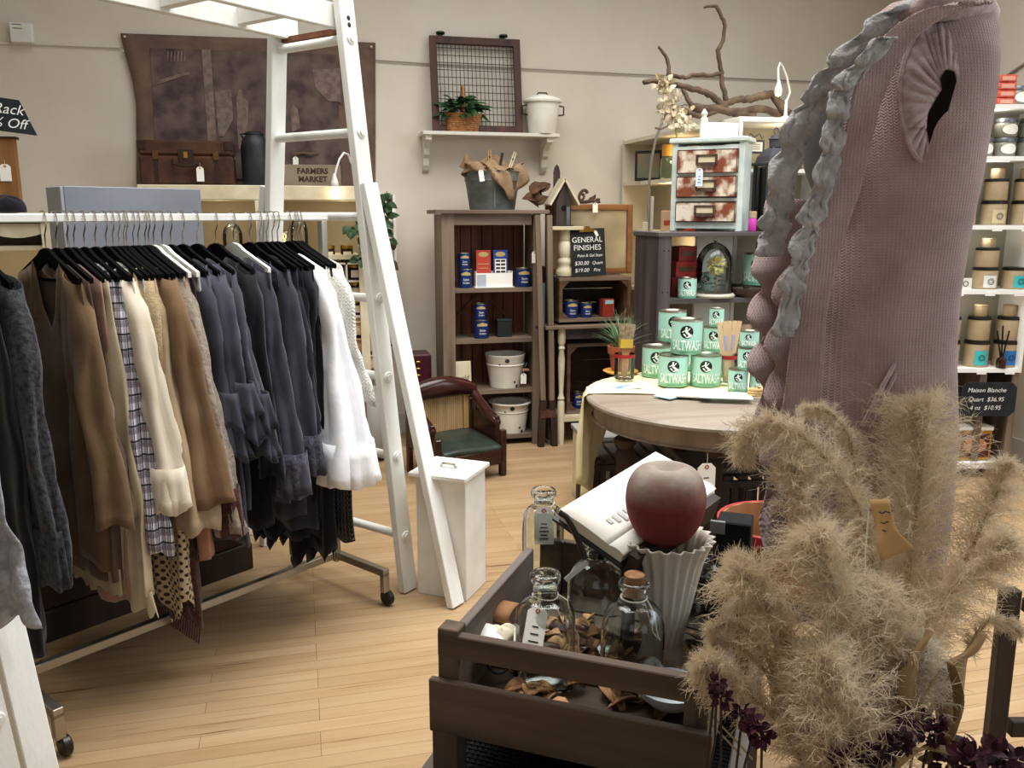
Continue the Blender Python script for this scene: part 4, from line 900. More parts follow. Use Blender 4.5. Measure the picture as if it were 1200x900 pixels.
B().tube([(0, 0, 0), (.005, 0, .08), (0, 0, .14)], .005, 6).obj('stem', mat('dry_stem', 'b3a05a', .8), t)
b = B()
for i in range(14): a = r_.uniform(0, 6.3); leaf(b, (0, 0, .03+.005*i), (math.cos(a), math.sin(a), .3), .055, .03)
b.obj('dry_leaves', mat('grey_leaf', '8f8678', .8, '5f5a4c', 20), t)
t = thing('pine_cone_dish', 'brown wooden bowl on the plank shelf next to the large green tin', 'bowl', (GY(880, 350, DY).x, DY+.05, zd2+.001))
B().lathe([(.001, .003), (.05, 0), (.075, .02), (.085, .05), (.08, .05), (.05, .01), (.001, .008)], seg=20, cap=False).obj('bowl', mat('bowl_brown', '4c3d33', .6), t, True)
# ------------------------------------------------------------------ round table
TC = V((1.80, 3.37, 0)); TZ = .76; TR = .60
t = thing('round_table', 'round grey-brown wooden table with a carved apron, displaying green tins', 'table', TC)
m_tab = wood('table_wood', '978a7d', '7b6d60', 'X', .35, 10)
B().lathe([(.001, TZ), (TR-.03, TZ), (TR-.02, TZ-.003), (TR-.008, TZ-.004), (TR, TZ-.012), (TR, TZ-.022), (TR-.012, TZ-.028), (.001, TZ-.028)], seg=72, cap=False).obj('top', m_tab, t, True)
B().lathe([(TR-.03, TZ-.029), (TR-.035, TZ-.10), (TR-.05, TZ-.105), (TR-.07, TZ-.10), (TR-.07, TZ-.029)], seg=72, cap=False).obj('apron', wood('table_apron', '917f6c', '6f5f50', 'Z', .5, 10), t, True)
B().lathe([(TR-.034, TZ-.098), (TR-.024, TZ-.104), (TR-.034, TZ-.110)], seg=144, cap=False, mod=lambda a, r, z: r+.003*math.sin(a*72)).obj('bead_moulding', m_grey_wood_x, t, True)
ca = math.atan2(-.60, -.08); b = B(); r_ = random.Random(1)
for i in range(34):
    u = r_.uniform(-.075, .075); v = r_.uniform(-.032, .032)*(1-abs(u)/.12); a = ca+.12+u/TR
    b.ell((math.cos(a)*(TR-.031), math.sin(a)*(TR-.031), TZ-.066+v), (.013, .006, .007), 8, 6, rotz(a+PI/2) @ Matrix.Rotation(r_.uniform(-1.5, 1.5), 4, 'Y'))
b.obj('carved_motif', m_brown, t, True)
legp = [(.03, 0), (.034, .02), (.022, .05), (.03, .2), (.038, .42), (.043, .5), (.03, .52), (.05, .545), (.05, .565), (.032, .58), (.045, .6), (.045, TZ-.03)]
for px, py in ((733, 505), (838, 515), (930, 500), (800, 490)):
    p = GZ(px, py, .60)-TC
    d = V((p.x, p.y, 0)); d = d.normalized()*min(d.length, .46)
    B().lathe(legp, d, 20, mod=lambda a, r, z: r*(1+(.06*math.sin(a*10) if z < .5 else 0))).obj('leg', m_brown, t, True)
price_tag(GY(829, 531, 2.80), 'large white price tag hanging on the round table leg', .125, .07, rz=-.1, string=.04, lines=3)
# cream cloth
m_cloth = mat('cream_cloth', 'e6dcb4', .9, 'dccfa2', 6, bump=.15, bscale=80, spec=.1)
t = thing('table_cloth', 'pale yellow cloth covering the back of the round table and hanging over its side', 'tablecloth', (TC.x, TC.y, TZ))
def fcloth(u, v):
    # u along x (toward the hanging side), v depth
    x = -.94+u*1.46; y = -.015-.30*x+v*(.60+.1*x); r = math.hypot(x, y)
    if r <= TR+.004: return V((x, y, .004+.003*math.sin(x*14+y*9)*(1 if r < TR-.02 else .2)))
    k = (TR+.012)/r; dn = r-TR
    return V((x*k*(1+.05*math.sin(v*22)*min(1, dn*5)), y*k, .004-dn*1.05-.02*math.sin(v*14)*min(1, dn*4)))
B().grid(fcloth, 60, 30).obj('cloth', m_cloth, t, True, thick=.003)
ZT = TZ+.012
# tins with the bather emblem
m_mint1 = mat('tin_mint', 'abd8c8', .35); m_mint2 = mat('tin_green', '85c4a6', .35); m_emb = mat('emblem_black', '14201c', .5); m_lbl = mat('tin_white', 'e9f3ec', .5)
def salt_tin(label, p, r, h, rz):
    t = thing('paint_tin', label, 'paint tin', p, rz, 'green paint tins')
    B().lathe([(r*.97, 0), (r, .003), (r, h*.37)], seg=32, cap=False).obj('lower_band', m_mint2, t, True)
    B().lathe([(r, h*.37), (r, h*.95), (r*.97, h*.955)], seg=32, cap=False).obj('body', m_mint1, t, True)
    B().lathe([(.001, h*.97), (r*.86, h*.97), (r*.9, h), (r*1.01, h), (r*1.02, h*.965), (r*.99, h*.95)], seg=32, cap=False).obj('lid', m_tin, t, True)
    B().lathe([(.001, .001), (r*.97, .001)], seg=32, cap=False).obj('bottom', m_tin, t)
    q = h*.19; zc = h*.66
    W = lambda x, y, o=.0006: V(((r+o)*math.sin(x/r), -(r+o)*math.cos(x/r), zc+y))
    b = B()
    b.grid(lambda u, v: W(-.1*r+q*v*math.cos(2*PI*u), q*v*math.sin(2*PI*u)) if v > 0 else W(-.1*r, 0), 28, 4, True)
    b.obj('emblem', m_emb, t)
    b = B()   # a light swimming figure: head, torso, raised arm, hip and tail strokes
    def blob(cx, cy, rx, ry, a):
        n = 10; ca_, sa_ = math.cos(a), math.sin(a); P_ = []
        for i in range(n): e = 2*PI*i/n; x = rx*math.cos(e); y = ry*math.sin(e); P_.append(W(-.1*r+q*(cx+x*ca_-y*sa_), q*(cy+x*sa_+y*ca_), .0012))
        b.poly(P_)
    blob(-.05, .62, .17, .2, 0); blob(-.08, .22, .2, .3, .2); blob(.3, .4, .34, .08, .9); blob(-.42, .12, .36, .08, .5); blob(.2, -.2, .5, .18, -.6); blob(.5, -.55, .36, .2, .5); blob(-.3, -.45, .12, .3, .8); blob(.15, -.75, .3, .1, .2)
    b.obj('emblem_figure', m_lbl, t)
    b = B(); text(b, 'SALTWASH', h*.40, lambda x, y: W(x*.47-.05*r, y-.40*h), bold=.0014); b.obj('lettering', m_lbl, t)
    b = B()
    for i in range(2): b.grid(lambda u, v, i=i: W((u-.5)*1.1*r, -.58*h-i*.03*h+v*.008*h), 8, 2)
    b.obj('small_print', mat('tin_print', '3e7a60', .5), t)
    return t
def tin_at(label, px, py, z, wpx, hpx, rz=None, k=None):
    p = GZ(px, py, z); D = (p-CO).dot(CF); r = wpx*D/FPX/2; h = hpx*D/FPX*.98
    d = V((p.x, p.y, 0)).normalized(); c = p+d*r
    if rz is None: rz = math.atan2(d.x, d.y)*-1
    salt_tin(label, (c.x, c.y, z), r, h, rz+.12); return c, r, h
cA, rA, hA = tin_at('large green paint tin in the middle of the bottom front row', 788, 454, ZT, 35, 38)
cB, rB, hB = tin_at('large green paint tin on the bottom row nearest the stirring sticks', 826, 454, ZT, 36, 38, k=1)
cE, rE, hE = tin_at('large green paint tin on the bottom row nearest the terracotta pot', 768, 443, ZT, 33, 37)
def on_top(label, px, z, wpx, hpx, c0, dx=0, dy=0, rzo=0):
    D = (V((c0.x, c0.y, z))-CO).dot(CF); r = wpx*D/FPX/2; h = hpx*D/FPX*.98
    q = GY(px, 400, c0.y+dy).x
    salt_tin(label, (q, c0.y+dy, z), r, h, -math.atan2(q, c0.y)+rzo)
    return V((q, c0.y+dy, z)), r, h
cBk, rBk, hBk = tin_at('large green paint tin on the bottom row, hidden behind the two front tins', 800, 434, ZT, 31, 37)
cC, rC, hC = on_top('large green paint tin stacked in front on top of the lower tins', 804.5, ZT+hA+.001, 36, 41, cA, 0, .01, .1)
cD, rD, hD = on_top('large green tin stacked behind, above the tin nearest the terracotta pot', 787, ZT+max(hE, hBk)+.001, 33, 37, cE, 0, .085, .25)
cG, rG, hG = tin_at('medium green paint tin on the table at the back, carrying two more tins', 836, 441, ZT, 26, 29)
cF, rF, hF = on_top('medium green paint tin behind the stack, under a small tin', 837, ZT+hG+.001, 25, 29, cG)
on_top('small green paint tin on top of the medium tin behind the stack', 838.5, ZT+hG+hF+.002, 17, 22, cG)
cH, rH, hH = tin_at('small green paint tin on the table beside the stirring sticks jar', 864, 460, ZT, 23, 27)
cI, rI, hI = tin_at('small green paint tin on the table nearest the mauve sweater', 889, 461, ZT, 23, 27)
cJ, rJ, hJ = on_top('small green paint tin sitting on the two small tins by the stirring sticks', 877.5, ZT+hH+.001, 23, 26, (cH+cI)/2)
on_top('topmost dark green tin of the small pile by the stirring sticks', 878, ZT+hH+hJ+.003, 22, 19, (cH+cI)/2, 0, .01)
# tins on the plank shelf
def tin_shelf(label, px, z, wpx, hh, dy=.1, rz=0):
    r = wpx/2/198; salt_tin(label, (GY(px, 345, DY+dy).x, DY+dy, z), r, hh, rz-.35)
tin_shelf('green paint tin on the plank shelf in front of the red boxes', 805, zd2+.001, 21, .115, .07)
tin_shelf('small green paint tin behind the glass cloche on the plank shelf', 826, zd2+.001, 14, .13, .27)
tin_shelf('large dark green paint tin on the plank shelf beside the mauve sweater', 884, zd2+.06, 30, .185, .16)
t = thing('wood_block', 'dark wooden block raising the large tin on the plank shelf', 'block', (GY(884, 345, DY+.16).x, DY+.22, zd2+.001)); B().box((0, -.03, .029), (.19, .16, .056), bev=.004).obj('block', m_brown, t)
t = thing('cork_tub', 'small tan tub on top of the large green tin', 'tub', (GY(899, 300, DY+.16).x-.03, DY+.17, zd2+.248)); B().lathe([(.035, 0), (.04, .055), (.036, .06)], seg=20).obj('body', mat('tan_lid', 'a98f76', .6), t, True); B().lathe([(.041, .05), (.041, .075)], seg=20).obj('lid', m_cream, t, True)
t = thing('stacked_tan_tub', 'tan lidded tub on the lower plank shelf behind the stirring sticks', 'tub', (GY(884, 380, DY).x, DY+.12, zd3+.001)); B().lathe([(.06, 0), (.062, .09), (.05, .1), (.045, .19), (.04, .2)], seg=20).obj('body', mat('tan_lid', 'a98f76', .6), t, True); B().lathe([(.064, .085), (.064, .10)], seg=20).obj('lid', m_cream, t, True)
# terracotta pot with grass
p = GZ(731, 440, ZT); t = thing('grass_pot', 'terracotta pot of spiky green grass on a yellow saucer on the round table', 'potted plant', (p.x+.01, p.y+.07, ZT)); m_ter = mat('terracotta', 'a85a3c', .8, '8f4a30', 9)
B().lathe([(.001, .003), (.07, 0), (.088, .012), (.085, .014), (.001, .008)], seg=28, cap=False).obj('saucer', mat('yellow_saucer', 'd19a45', .5), t, True)
B().lathe([(.045, .014), (.058, .098), (.066, .10), (.068, .135), (.06, .135), (.056, .11), (.001, .11)], seg=28).obj('pot', m_ter, t, True)
b = B(); r_ = random.Random(12)
for i in range(120):
    a = r_.uniform(0, 2*PI); rr = r_.uniform(0, .04); d = r_.uniform(.2, 1.0); hgt = r_.uniform(.10, .25)*(1.1-.3*d); w2 = .003
    p0 = V((rr*math.cos(a), rr*math.sin(a), .11)); prev = None; s_ = V((-math.sin(a), math.cos(a), 0))
    for j in range(6):
        q = j/5; c = p0+V((math.cos(a)*d*.14*q*q, math.sin(a)*d*.14*q*q, hgt*(q-.35*d*q*q))); e = s_*w2*(1-q*.9)
        row = (b.bm.verts.new(c-e), b.bm.verts.new(c+e))
        if prev: b.bm.faces.new((prev[0], prev[1], row[1], row[0]))
        prev = row
b.obj('grass_blades', mat('grass_green', '7d9c74', .6, '4f7048', 20), t)
# glass with brush
def jar_glass(t, r, h):
    B().lathe([(.001, .004), (r*.95, .004), (r, .008), (r, h), (r-.003, h), (r-.003, .012), (.001, .012)], seg=28, cap=False).obj('glass', m_thin, t, True)
    B().lathe([(r+.0015, h*.86), (r+.002, h*.9), (r+.0015, h*.99)], seg=28, cap=False).obj('red_band', mat('red_band', '9b1e22', .5), t, True)
p = GZ(732, 444, ZT); k = (p-CO).dot(CF)/FPX; t = thing('brush_glass', 'clear glass with a red band in front of the terracotta pot', 'glass', (p.x-.005, p.y+.045-.05, ZT)); jar_glass(t, .048, .125); G_ = t.location.copy()
t = thing('paint_brush', 'wide pale bristle paint brush standing bristles up in the glass', 'brush', G_+V((0, 0, .013))); t.rotation_euler.y = .03
B().prism([(-.012, 0), (.012, 0), (.016, .05), (.014, .10), (.026, .14), (-.026, .14), (-.014, .10), (-.016, .05)], .014, Matrix.Rotation(PI/2, 4, 'X')).obj('handle', mat('brush_wood', 'b07d50', .5), t)
B().box((0, 0, .16), (.062, .026, .042)).obj('ferrule', mat('brass_yellow', 'd9b54a', .35, metal=.5), t)
b = B()
for i in range(200):
    x, y = rnd.uniform(-.03, .03), rnd.uniform(-.011, .011); b.tube([(x, y, .18), (x*1.35+rnd.uniform(-.002, .002), y*1.3, .245+rnd.uniform(-.006, .008))], .0012, 4)
b.obj('bristles', mat('bristle', 'b7a588', .9, '8c7a60', 60), t)
p = GZ(857, 452, ZT); t = thing('stick_glass', 'clear glass with a red band holding stirring sticks among the green tins', 'glass', (p.x, p.y+.045, ZT)); jar_glass(t, .045, .14); G_ = t.location.copy()
m_stick = mat('stick_wood', 'd9bb96', .7, 'cbaa82', 20)
for i, (dx, tl) in enumerate(((-.014, -.16), (-.006, -.07), (.002, .0), (.008, .09), (.015, .17))):
    t = thing('stirring_stick', 'pale wooden stirring stick in the banded glass, %s of the fan' % ['first', 'second', 'middle', 'fourth', 'last'][i], 'stick', G_+V((dx, -.012+.008*i, .014)), 0, 'stirring sticks'); t.rotation_euler.y = tl
    B().box((0, 0, .14), (.022, .003, .28)).obj('stick', m_stick, t)
    if i in (1, 3): B().box((0, -.002, .18), (.018, .001, .07)).obj('paper_label', mat('lilac_label', 'a9a3bd', .8), t)
# leaflets lying on the table
def leaflet(label, px, py, w_, d_, rz, m, extra=None, z=0, th=.004):
    p = GZ(px, py, TZ+.012+z); t = thing('leaflet', label, 'leaflet', (p.x, p.y, TZ+.0085+z), rz, 'leaflets on the round table')
    B().box((0, 0, th/2), (w_, d_, th)).obj('sheet', m, t)
    if extra: B().box((0, -.0, th+.0005), (w_*.75, d_*.6, .001)).obj('printed_area', extra, t)
    return t
leaflet('blue printed leaflet near the edge of the round table', 731, 453, .15, .10, .25, mat('pale_leaf', 'ccd6e8', .6), mat('blue_print', '4f6da8', .6, 'b9c8e2', 30))
leaflet('pale aqua leaflet under the white ones on the round table', 785, 463, .12, .09, .5, mat('aqua_leaf', 'b9dde6', .6))
leaflet('white leaflet in the middle of the three by the front table edge', 806, 461, .20, .14, -.5, m_paper, None, .005, .007)
leaflet('glossy white and aqua leaflet lying on top at the front table edge', 850, 463, .22, .13, -.42, mat('gloss_white', 'e6eeea', .25), mat('aqua_print', 'c5e2e0', .3), .013)
t = thing('rope_coil', 'small tan rope coil on the round table beside the small tins', 'rope', GZ(886, 466, TZ+.012)+V((0, 0, .004)))
B().tube([(.04*math.cos(i*.5)*(1-.01*i), .03*math.sin(i*.5), .004+.0009*i) for i in range(40)], .006, 6).obj('rope', mat('rope_tan', 'c0a06c', .9), t, True)

# ------------------------------------------------------------------ under and behind the table
p = GZ(708, 532, .13); t = thing('white_stool', 'low cream painted box stool with a grey top under the round table', 'stool', (GZ(714, 505, .41).x, GZ(714, 505, .41).y+.05, 0), -.1)
zt_ = GZ(710, 498, 0).z; B().box((0, 0, .19), (.30, .3, .38), bev=.006).obj('body', m_cream, t); B().box((0, 0, .395), (.32, .32, .026), bev=.004).obj('top', mat('grey_top', '8d8a84', .6), t)
def slat_crate(label, c, size, rz=0, m=m_slat):
    t = thing('slatted_crate', label, 'crate', c, rz); w_, d_, h_ = size
    for sx in (-1, 1):
        for sy in (-1, 1): B().box((sx*(w_/2-.02), sy*(d_/2-.02), h_/2), (.04, .04, h_)).obj('corner_post', m, t)
    n = int(w_/.065)
    for sy in (-1, 1):
        b = B()
        for i in range(1, n): b.box((-w_/2+w_*i/n, sy*(d_/2-.012), h_/2), (.03, .014, h_-.04))
        b.obj('side_slats', m, t)
    for sx in (-1, 1):
        b = B(); n2 = int(d_/.065)
        for i in range(1, n2): b.box((sx*(w_/2-.012), -d_/2+d_*i/n2, h_/2), (.014, .03, h_-.04))
        b.obj('side_slats', m, t)
    b = B()
    for i in range(n): b.box((-w_/2+w_*(i+.5)/n, 0, h_+.008), (w_/n-.02, d_, .016))
    b.obj('top_slats', m, t); B().box((0, d_/2-.006, h_-.03), (w_, .02, .05)).obj('rail', m, t); B().box((0, -d_/2+.006, h_-.02), (w_, .02, .03)).obj('rail', m, t); B().box((0, 0, .012), (w_-.08, d_-.08, .02)).obj('bottom_board', m, t)
    return t
q = GZ(694, 566, .12)
slat_crate('dark slatted crate standing on the floor under the round table front', GZ(694, 540, .38)+V((.27, .14, -.38)), (.52, .34, .36), -.12)
t = thing('grey_board', 'wide grey board lying across the crates under the round table', 'board', (1.98, 3.5, .42), -.14); B().box((0, 0, .012), (.62, .46, .03), bev=.003).obj('board', mat('grey_board', '5c5c56', .7), t)
slat_crate('taller dark slatted crate standing under the round table beside the basket', (2.02, 3.45, 0), (.46, .44, .40), -.14)
slat_crate('dark upright slatted crate behind the plume bouquet, beside the bushel basket', (2.16, 2.78, 0), (.30, .3, .66), -.3)
# bushel basket
BQ = GD(906, 690, 2.35); t = thing('bushel_basket', 'round wooden bushel basket with a red rim holding blue cloth', 'basket', (BQ.x, BQ.y, BQ.z)); hb = .2
m_bas = wood('basket_wood', 'a9764a', '85572f', 'Z'); 
B().lathe([(.001, .003), (.115, .003), (.118, .008), (.15, hb), (.145, hb), (.11, .014), (.001, .012)], seg=30, cap=False, mod=lambda a, r, z: r*(1+.012*math.cos(a*15))).obj('body', m_bas, t, True)
B().lathe([(.148, hb-.035), (.157, hb-.033), (.16, hb), (.148, hb)], seg=30, cap=False).obj('rim', mat('red_rim', '9c2a2e', .5), t, True)
B().lathe([(.133, hb*.42), (.139, hb*.43), (.142, hb*.55), (.136, hb*.56)], seg=30, cap=False).obj('hoop', m_bas, t, True)
BK = t.location.copy()
t = thing('basket_stand', 'dark wooden stool under the bushel basket', 'stool', (BQ.x, BQ.y, 0)); BH = BQ.z; B().box((0, 0, BH-.015), (.3, .3, .028), bev=.003).obj('top', m_slat_x, t)
for sx in (-1, 1):
    for sy in (-1, 1): B().box((sx*.12, sy*.12, BH/2-.015), (.035, .035, BH-.032)).obj('leg', m_slat, t)
price_tag((BK.x-.1, BK.y-.125, BK.z+hb-.005), 'tan price tag on the bushel basket rim', .055, .03, rz=-.6, col=mat('tan_tag', 'cbb795', .8), string=.02, lines=2)
t = thing('blue_cloth', 'faded blue denim cloth draped over the bushel basket rim', 'cloth', BK)
def fblue(u, v):
    a = -1.75+u*1.3; z = hb+.06-.28*v if v > .25 else hb+.06-.07*(1-(v/.25-1)**2)*0
    r = .10+.075*min(1, v*3)+.012*math.sin(u*16)*v; return V((r*math.cos(a), r*math.sin(a), hb+.10*(1-min(1, v*2.2))+.02-(.16*max(0, v-.3))))
B().grid(fblue, 22, 12).obj('cloth', mat('denim', '4d5a6e', .9, '3a4557', 20), t, True, thick=.006)
# folded clothes hanging near
# ------------------------------------------------------------------ jar shelves beyond the sweater
RO = GZ(1170, 548, .06); RO.z = 0; RN = V((-_s, -_c, 0)); RU = V((_c, -_s, 0))
t = thing('jar_shelf_unit', 'white shelf unit lined with tan tins, standing behind the mauve sweater', 'shelf unit', RO, -YAW); RK = (RO-CO).dot(CF)
def RQ(px, py): p = GP(px, py, RO, RN)-RO; return p.dot(RU), p.z
rx0, rx1 = RQ(1062, 300)[0], RQ(1213, 300)[0]; rz = [RQ(1168, y)[1] for y in (122, 183, 264, 340, 432)]; m_rsh = mat('jar_shelf_white', 'ecebe6', .45); m_rbk = mat('jar_shelf_back', 'a5a192', .7)
rw = rx1-rx0; rc = (rx0+rx1)/2
for i, z in enumerate(rz): B().box((rc, .14, z-.012), (rw, .28, .024)).obj('shelf', m_rsh, t)
for x in (rx0+.01, rx1-.01): B().box((x, .14, (rz[0]+rz[4])/2), (.02, .28, rz[0]-rz[4])).obj('side', m_rsh, t)
B().box((rc, .285, (rz[0]+rz[4])/2), (rw, .012, rz[0]-rz[4])).obj('back_panel', m_rbk, t)
zb_ = rz[4]-.026; m_dkbr = wood('dark_cabinet', '3d2419', '2a1710', 'Z')
for x in (rx0+.02, RQ(1148, 500)[0], rx1-.02): B().box((x, .15, zb_/2), (.04, .27, zb_)).obj('post', m_grey_wood_z if x not in (rx0+.02,) else m_dkbr, t)
B().box((rc, .28, zb_/2), (rw, .014, zb_)).obj('lower_back', m_dkbr, t)
zlow = RQ(1168, 541)[1]; B().box((rc, .13, zlow-.02), (rw, .30, .035)).obj('lower_shelf', m_rsh, t)
b = B()
for z in rz[1:]:
    for px in (1128, 1165, 1199): b.box((RQ(px, 300)[0], -.003, z-.022), (.055, .004, .022))
b.obj('price_clip', m_rsh, t)
for z in rz[:4]: bulb('shelf_glow', RO+RU*(rc+.1)+V((0, 0, z-.06))-RN*.06, .5, (1, .93, .8))
def onR(px, z, dy): return RO+RU*RQ(px, 300)[0]-RN*dy+V((0, 0, z))
m_tan = mat('tan_tin', 'b7a384', .5, 'a8926f', 12); m_tan2 = mat('tan_tin2', 'a48e70', .5, '957e60', 12)
tin_protos = {}
def tan_tin(label, px, z, r, h, dy=.1, card=None):
    t = thing('tan_tin', label, 'tin', onR(px, z, dy), -YAW, 'tan paint tins on the white shelves')
    B().lathe([(r*.97, 0), (r, .004), (r, h*.86)], seg=24).obj('body', m_tan, t, True)
    B().lathe([(r*1.03, h*.86), (r*1.03, h*.93), (r*.99, h*.94), (r*.99, h*.985), (r*.9, h)], seg=24).obj('lid', m_dmetal if h > .08 else m_tan2, t, True)
    if card:
        B().grid(lambda u, v: V(((r+.002)*math.sin((u-.5)*1.1), -(r+.002)*math.cos((u-.5)*1.1), h*(.08+.55*v))), 8, 2).obj('label', card, t)
        b = B()
        for q in (.018, .010): b.grid(lambda u, v, q=q: V(((r+.0035)*math.sin(q*math.cos(2*PI*u)*(1-.18*v)/r), -(r+.0035), h*.36+q*math.sin(2*PI*u)*(1-.18*v))), 16, 2, True)
        b.obj('ring_mark', m_dmetal, t)
m_c1 = mat('card_beige', 'c8b795', .6); m_c2 = mat('card_white', 'dcdcd4', .6); m_c3 = mat('card_teal', '3fb0b4', .5); m_c4 = mat('card_blue', '2a6fb0', .5)
cols = [(1132, 'column by the sweater'), (1168, 'middle visible column'), (1204, 'far column')]
shn = {2: 'third white shelf', 3: 'fourth white shelf', 4: 'lowest white shelf'}
for s_ in (2, 3, 4):
    for ci, (px, cn) in enumerate(cols):
        if s_ == 3 and ci == 0: continue
        px += (2, 0, 1)[s_-2]+(-2 if s_ == 4 else 0)
        card = {2: m_c1, 3: m_c2, 4: m_c3}[s_]
        if s_ == 4 and ci == 2: card = m_c4
        if s_ == 3 and ci == 2: card = m_c3
        z = rz[s_]+.001; sc = {2: 1.0, 3: .95, 4: .95}[s_]; H_ = (rz[s_-1]-rz[s_])
        h1, h2, h3 = .36*H_*sc, .32*H_*sc, .15*H_*sc
        tan_tin('large tan tin, bottom of the %s, %s' % (cn, shn[s_]), px, z, .068, h1, card=card)
        if s_ == 3 and ci == 2: continue
        tan_tin('medium tan tin, middle of the %s, %s' % (cn, shn[s_]), px, z+h1+.001, .062, h2)
        tan_tin('small tan tin, top of the %s, %s' % (cn, shn[s_]), px, z+h1+h2+.002, .037, h3)
for px, c, lab in ((1138, m_c2, 'small white sample card on the fourth shelf by the sweater edge'), ):
    t = thing('sample_card', lab, 'card', onR(px, rz[3]+.001, .03), -YAW); B().box((0, 0, .033), (.07, .006, .066)).obj('card', c, t); b = B()
    b.lathe([(.012, 0), (.016, 0), (.016, .001), (.012, .001)], (0, -.0035, .033), 16, Matrix.Rotation(PI/2, 4, 'X'), cap=False); b.obj('ring_mark', m_dmetal, t)
# clear jars on second shelf
m_wax = mat('wax_white', 'd8d4c6', .5); m_lidg = mat('grey_lid', '6c7076', .35, metal=.6)
def clear_jar(label, px, z):
    t = thing('lidded_jar', label, 'jar', onR(px, z, .1), -YAW, 'white labelled jars'); r = .06
    B().lathe([(r*.9, 0), (r, .01), (r, .072), (r*.9, .08)], seg=24).obj('jar', mat('jar_grey', '7d7c70', .2, spec=.6), t, True)
    B().lathe([(r*.95, .08), (r*.95, .10), (r*.9, .104)], seg=24).obj('lid', m_lidg, t, True)
    B().grid(lambda u, v: V(((r+.002)*math.sin(.045/r*v*math.cos(2*PI*u)), -(r+.002)*math.cos(.045/r*v*math.cos(2*PI*u)), .042+.028*v*math.sin(2*PI*u))), 20, 3, True).obj('label', m_paper, t)
for px, n in ((1174, 'pair beside the sweater'), (1202, 'pair farthest from the sweater')):
    clear_jar('lower white-labelled jar of the %s on the second shelf' % n, px, rz[1]+.001); clear_jar('upper white-labelled jar of the %s on the second shelf' % n, px, rz[1]+.107)
clear_jar('single white-labelled jar half hidden by the sweater on the second shelf', 1148, rz[1]+.001)
for i in range(4):
    t = thing('red_tin', 'glossy red tin, %s of the pile on the top white shelf' % ['lowest', 'second', 'third', 'topmost'][i], 'tin', onR(1166, rz[0]+.001+i*.041, .1), -YAW, 'red tins')
    B().box((0, 0, .02), (.10, .09, .038), bev=.004).obj('body', mat('red_tin', 'b5382a', .35, 'd4614a', 30), t); B().box((0, -.0455, .02), (.07, .002, .02)).obj('label', mat('red_tin_label', 'dba08a', .5), t)
clear_jar('small glass jar beside the red tins on the top white shelf', 1184, rz[0]+.001)
t = thing('white_canister', 'tall white canister on the top white shelf at the picture edge', 'canister', onR(1205, rz[0]+.001, .1), -YAW); t['label'] = 'tall white canister on the top white shelf past the red tins'
B().lathe([(.05, 0), (.05, .19), (.045, .2)], seg=24).obj('body', m_rsh, t, True); B().lathe([(.052, .2), (.052, .225), (.02, .23)], seg=24).obj('lid', m_rsh, t, True)
# lower bay
t = thing('slate_sign', 'dark chalkboard sign with white prices hanging below the white jar shelves', 'chalkboard', onR(1174, RQ(1174, 467)[1], -.02), -YAW); w_, h_ = RQ(1208, 400)[0]-RQ(1143, 400)[0], .2
B().prism([(-w_/2, -h_/2+.03), (-w_/2+.03, -h_/2), (w_/2-.03, -h_/2), (w_/2, -h_/2+.03), (w_/2, h_/2-.03), (w_/2-.03, h_/2), (-w_/2+.03, h_/2), (-w_/2, h_/2-.03)], .014, Matrix.Rotation(PI/2, 4, 'X')).obj('board', m_slate, t)
b = B(); W = lambda x0, z0: (lambda x, y: V((x0+x, -.0085, z0+y)))
for _s1, _z in (('Maison Blanche', .055), ('Quart  $36.95', .0), ('4 oz  $10.95', -.05)):
    text(B_ := B(), _s1, .036, W(-.015, _z), shear=.2); B_.obj('chalk_writing', m_chalk, t)
t = thing('gold_gift_box', 'dark box with a gold framed cameo label on the lower shelf under the chalkboard sign', 'box', onR(1170, zlow, .03), -YAW); w_, h_ = RQ(1189, 520)[0]-RQ(1150, 520)[0], RQ(1170, 506)[1]-zlow
B().box((0, .04, h_/2), (w_, .08, h_), bev=.002).obj('box', m_gold, t); B().box((0, -.0015, h_*.5), (w_*.86, .003, h_*.78)).obj('panel', mat('dark_red', '4a1712', .5), t); B().ell((0, -.003, h_*.5), (w_*.36, .003, h_*.26), 20, 8).obj('cameo', mat('cameo_pink', 'c9976f', .5, 'a86248', 30), t, True); B().box((0, .04, h_+.012), (w_*1.02, .09, .02)).obj('lid', m_rsh, t)
for i in range(4):
    t = thing('dark_round_tin', 'dark round wax tin, %s of the pile on the lower shelf' % ['lowest', 'second', 'third', 'topmost'][i], 'tin', onR(1130, zlow+.001+i*.075, .12), -YAW, 'dark wax tins')
    B().lathe([(.048, 0), (.05, .004), (.05, .05)], seg=24).obj('body', mat('dark_wax', '2e2925', .4), t, True); B().lathe([(.053, .05), (.053, .07), (.05, .073)], seg=24).obj('lid', m_lidg, t, True)
t = thing('reed_diffuser', 'bottle with black reeds on the lowest white shelf past the teal cards', 'diffuser', onR(1190, rz[4]+.001, .02), -YAW)
B().lathe([(.025, 0), (.028, .005), (.028, .05), (.012, .065), (.012, .08)], seg=16).obj('bottle', m_amber, t, True)
for i, (dx, dz) in enumerate(((-.05, .22), (-.02, .25), (.02, .22))): B().tube([(0, 0, .03), (dx, -.01, dz)], .0045, 6).obj('reed', m_black, t)
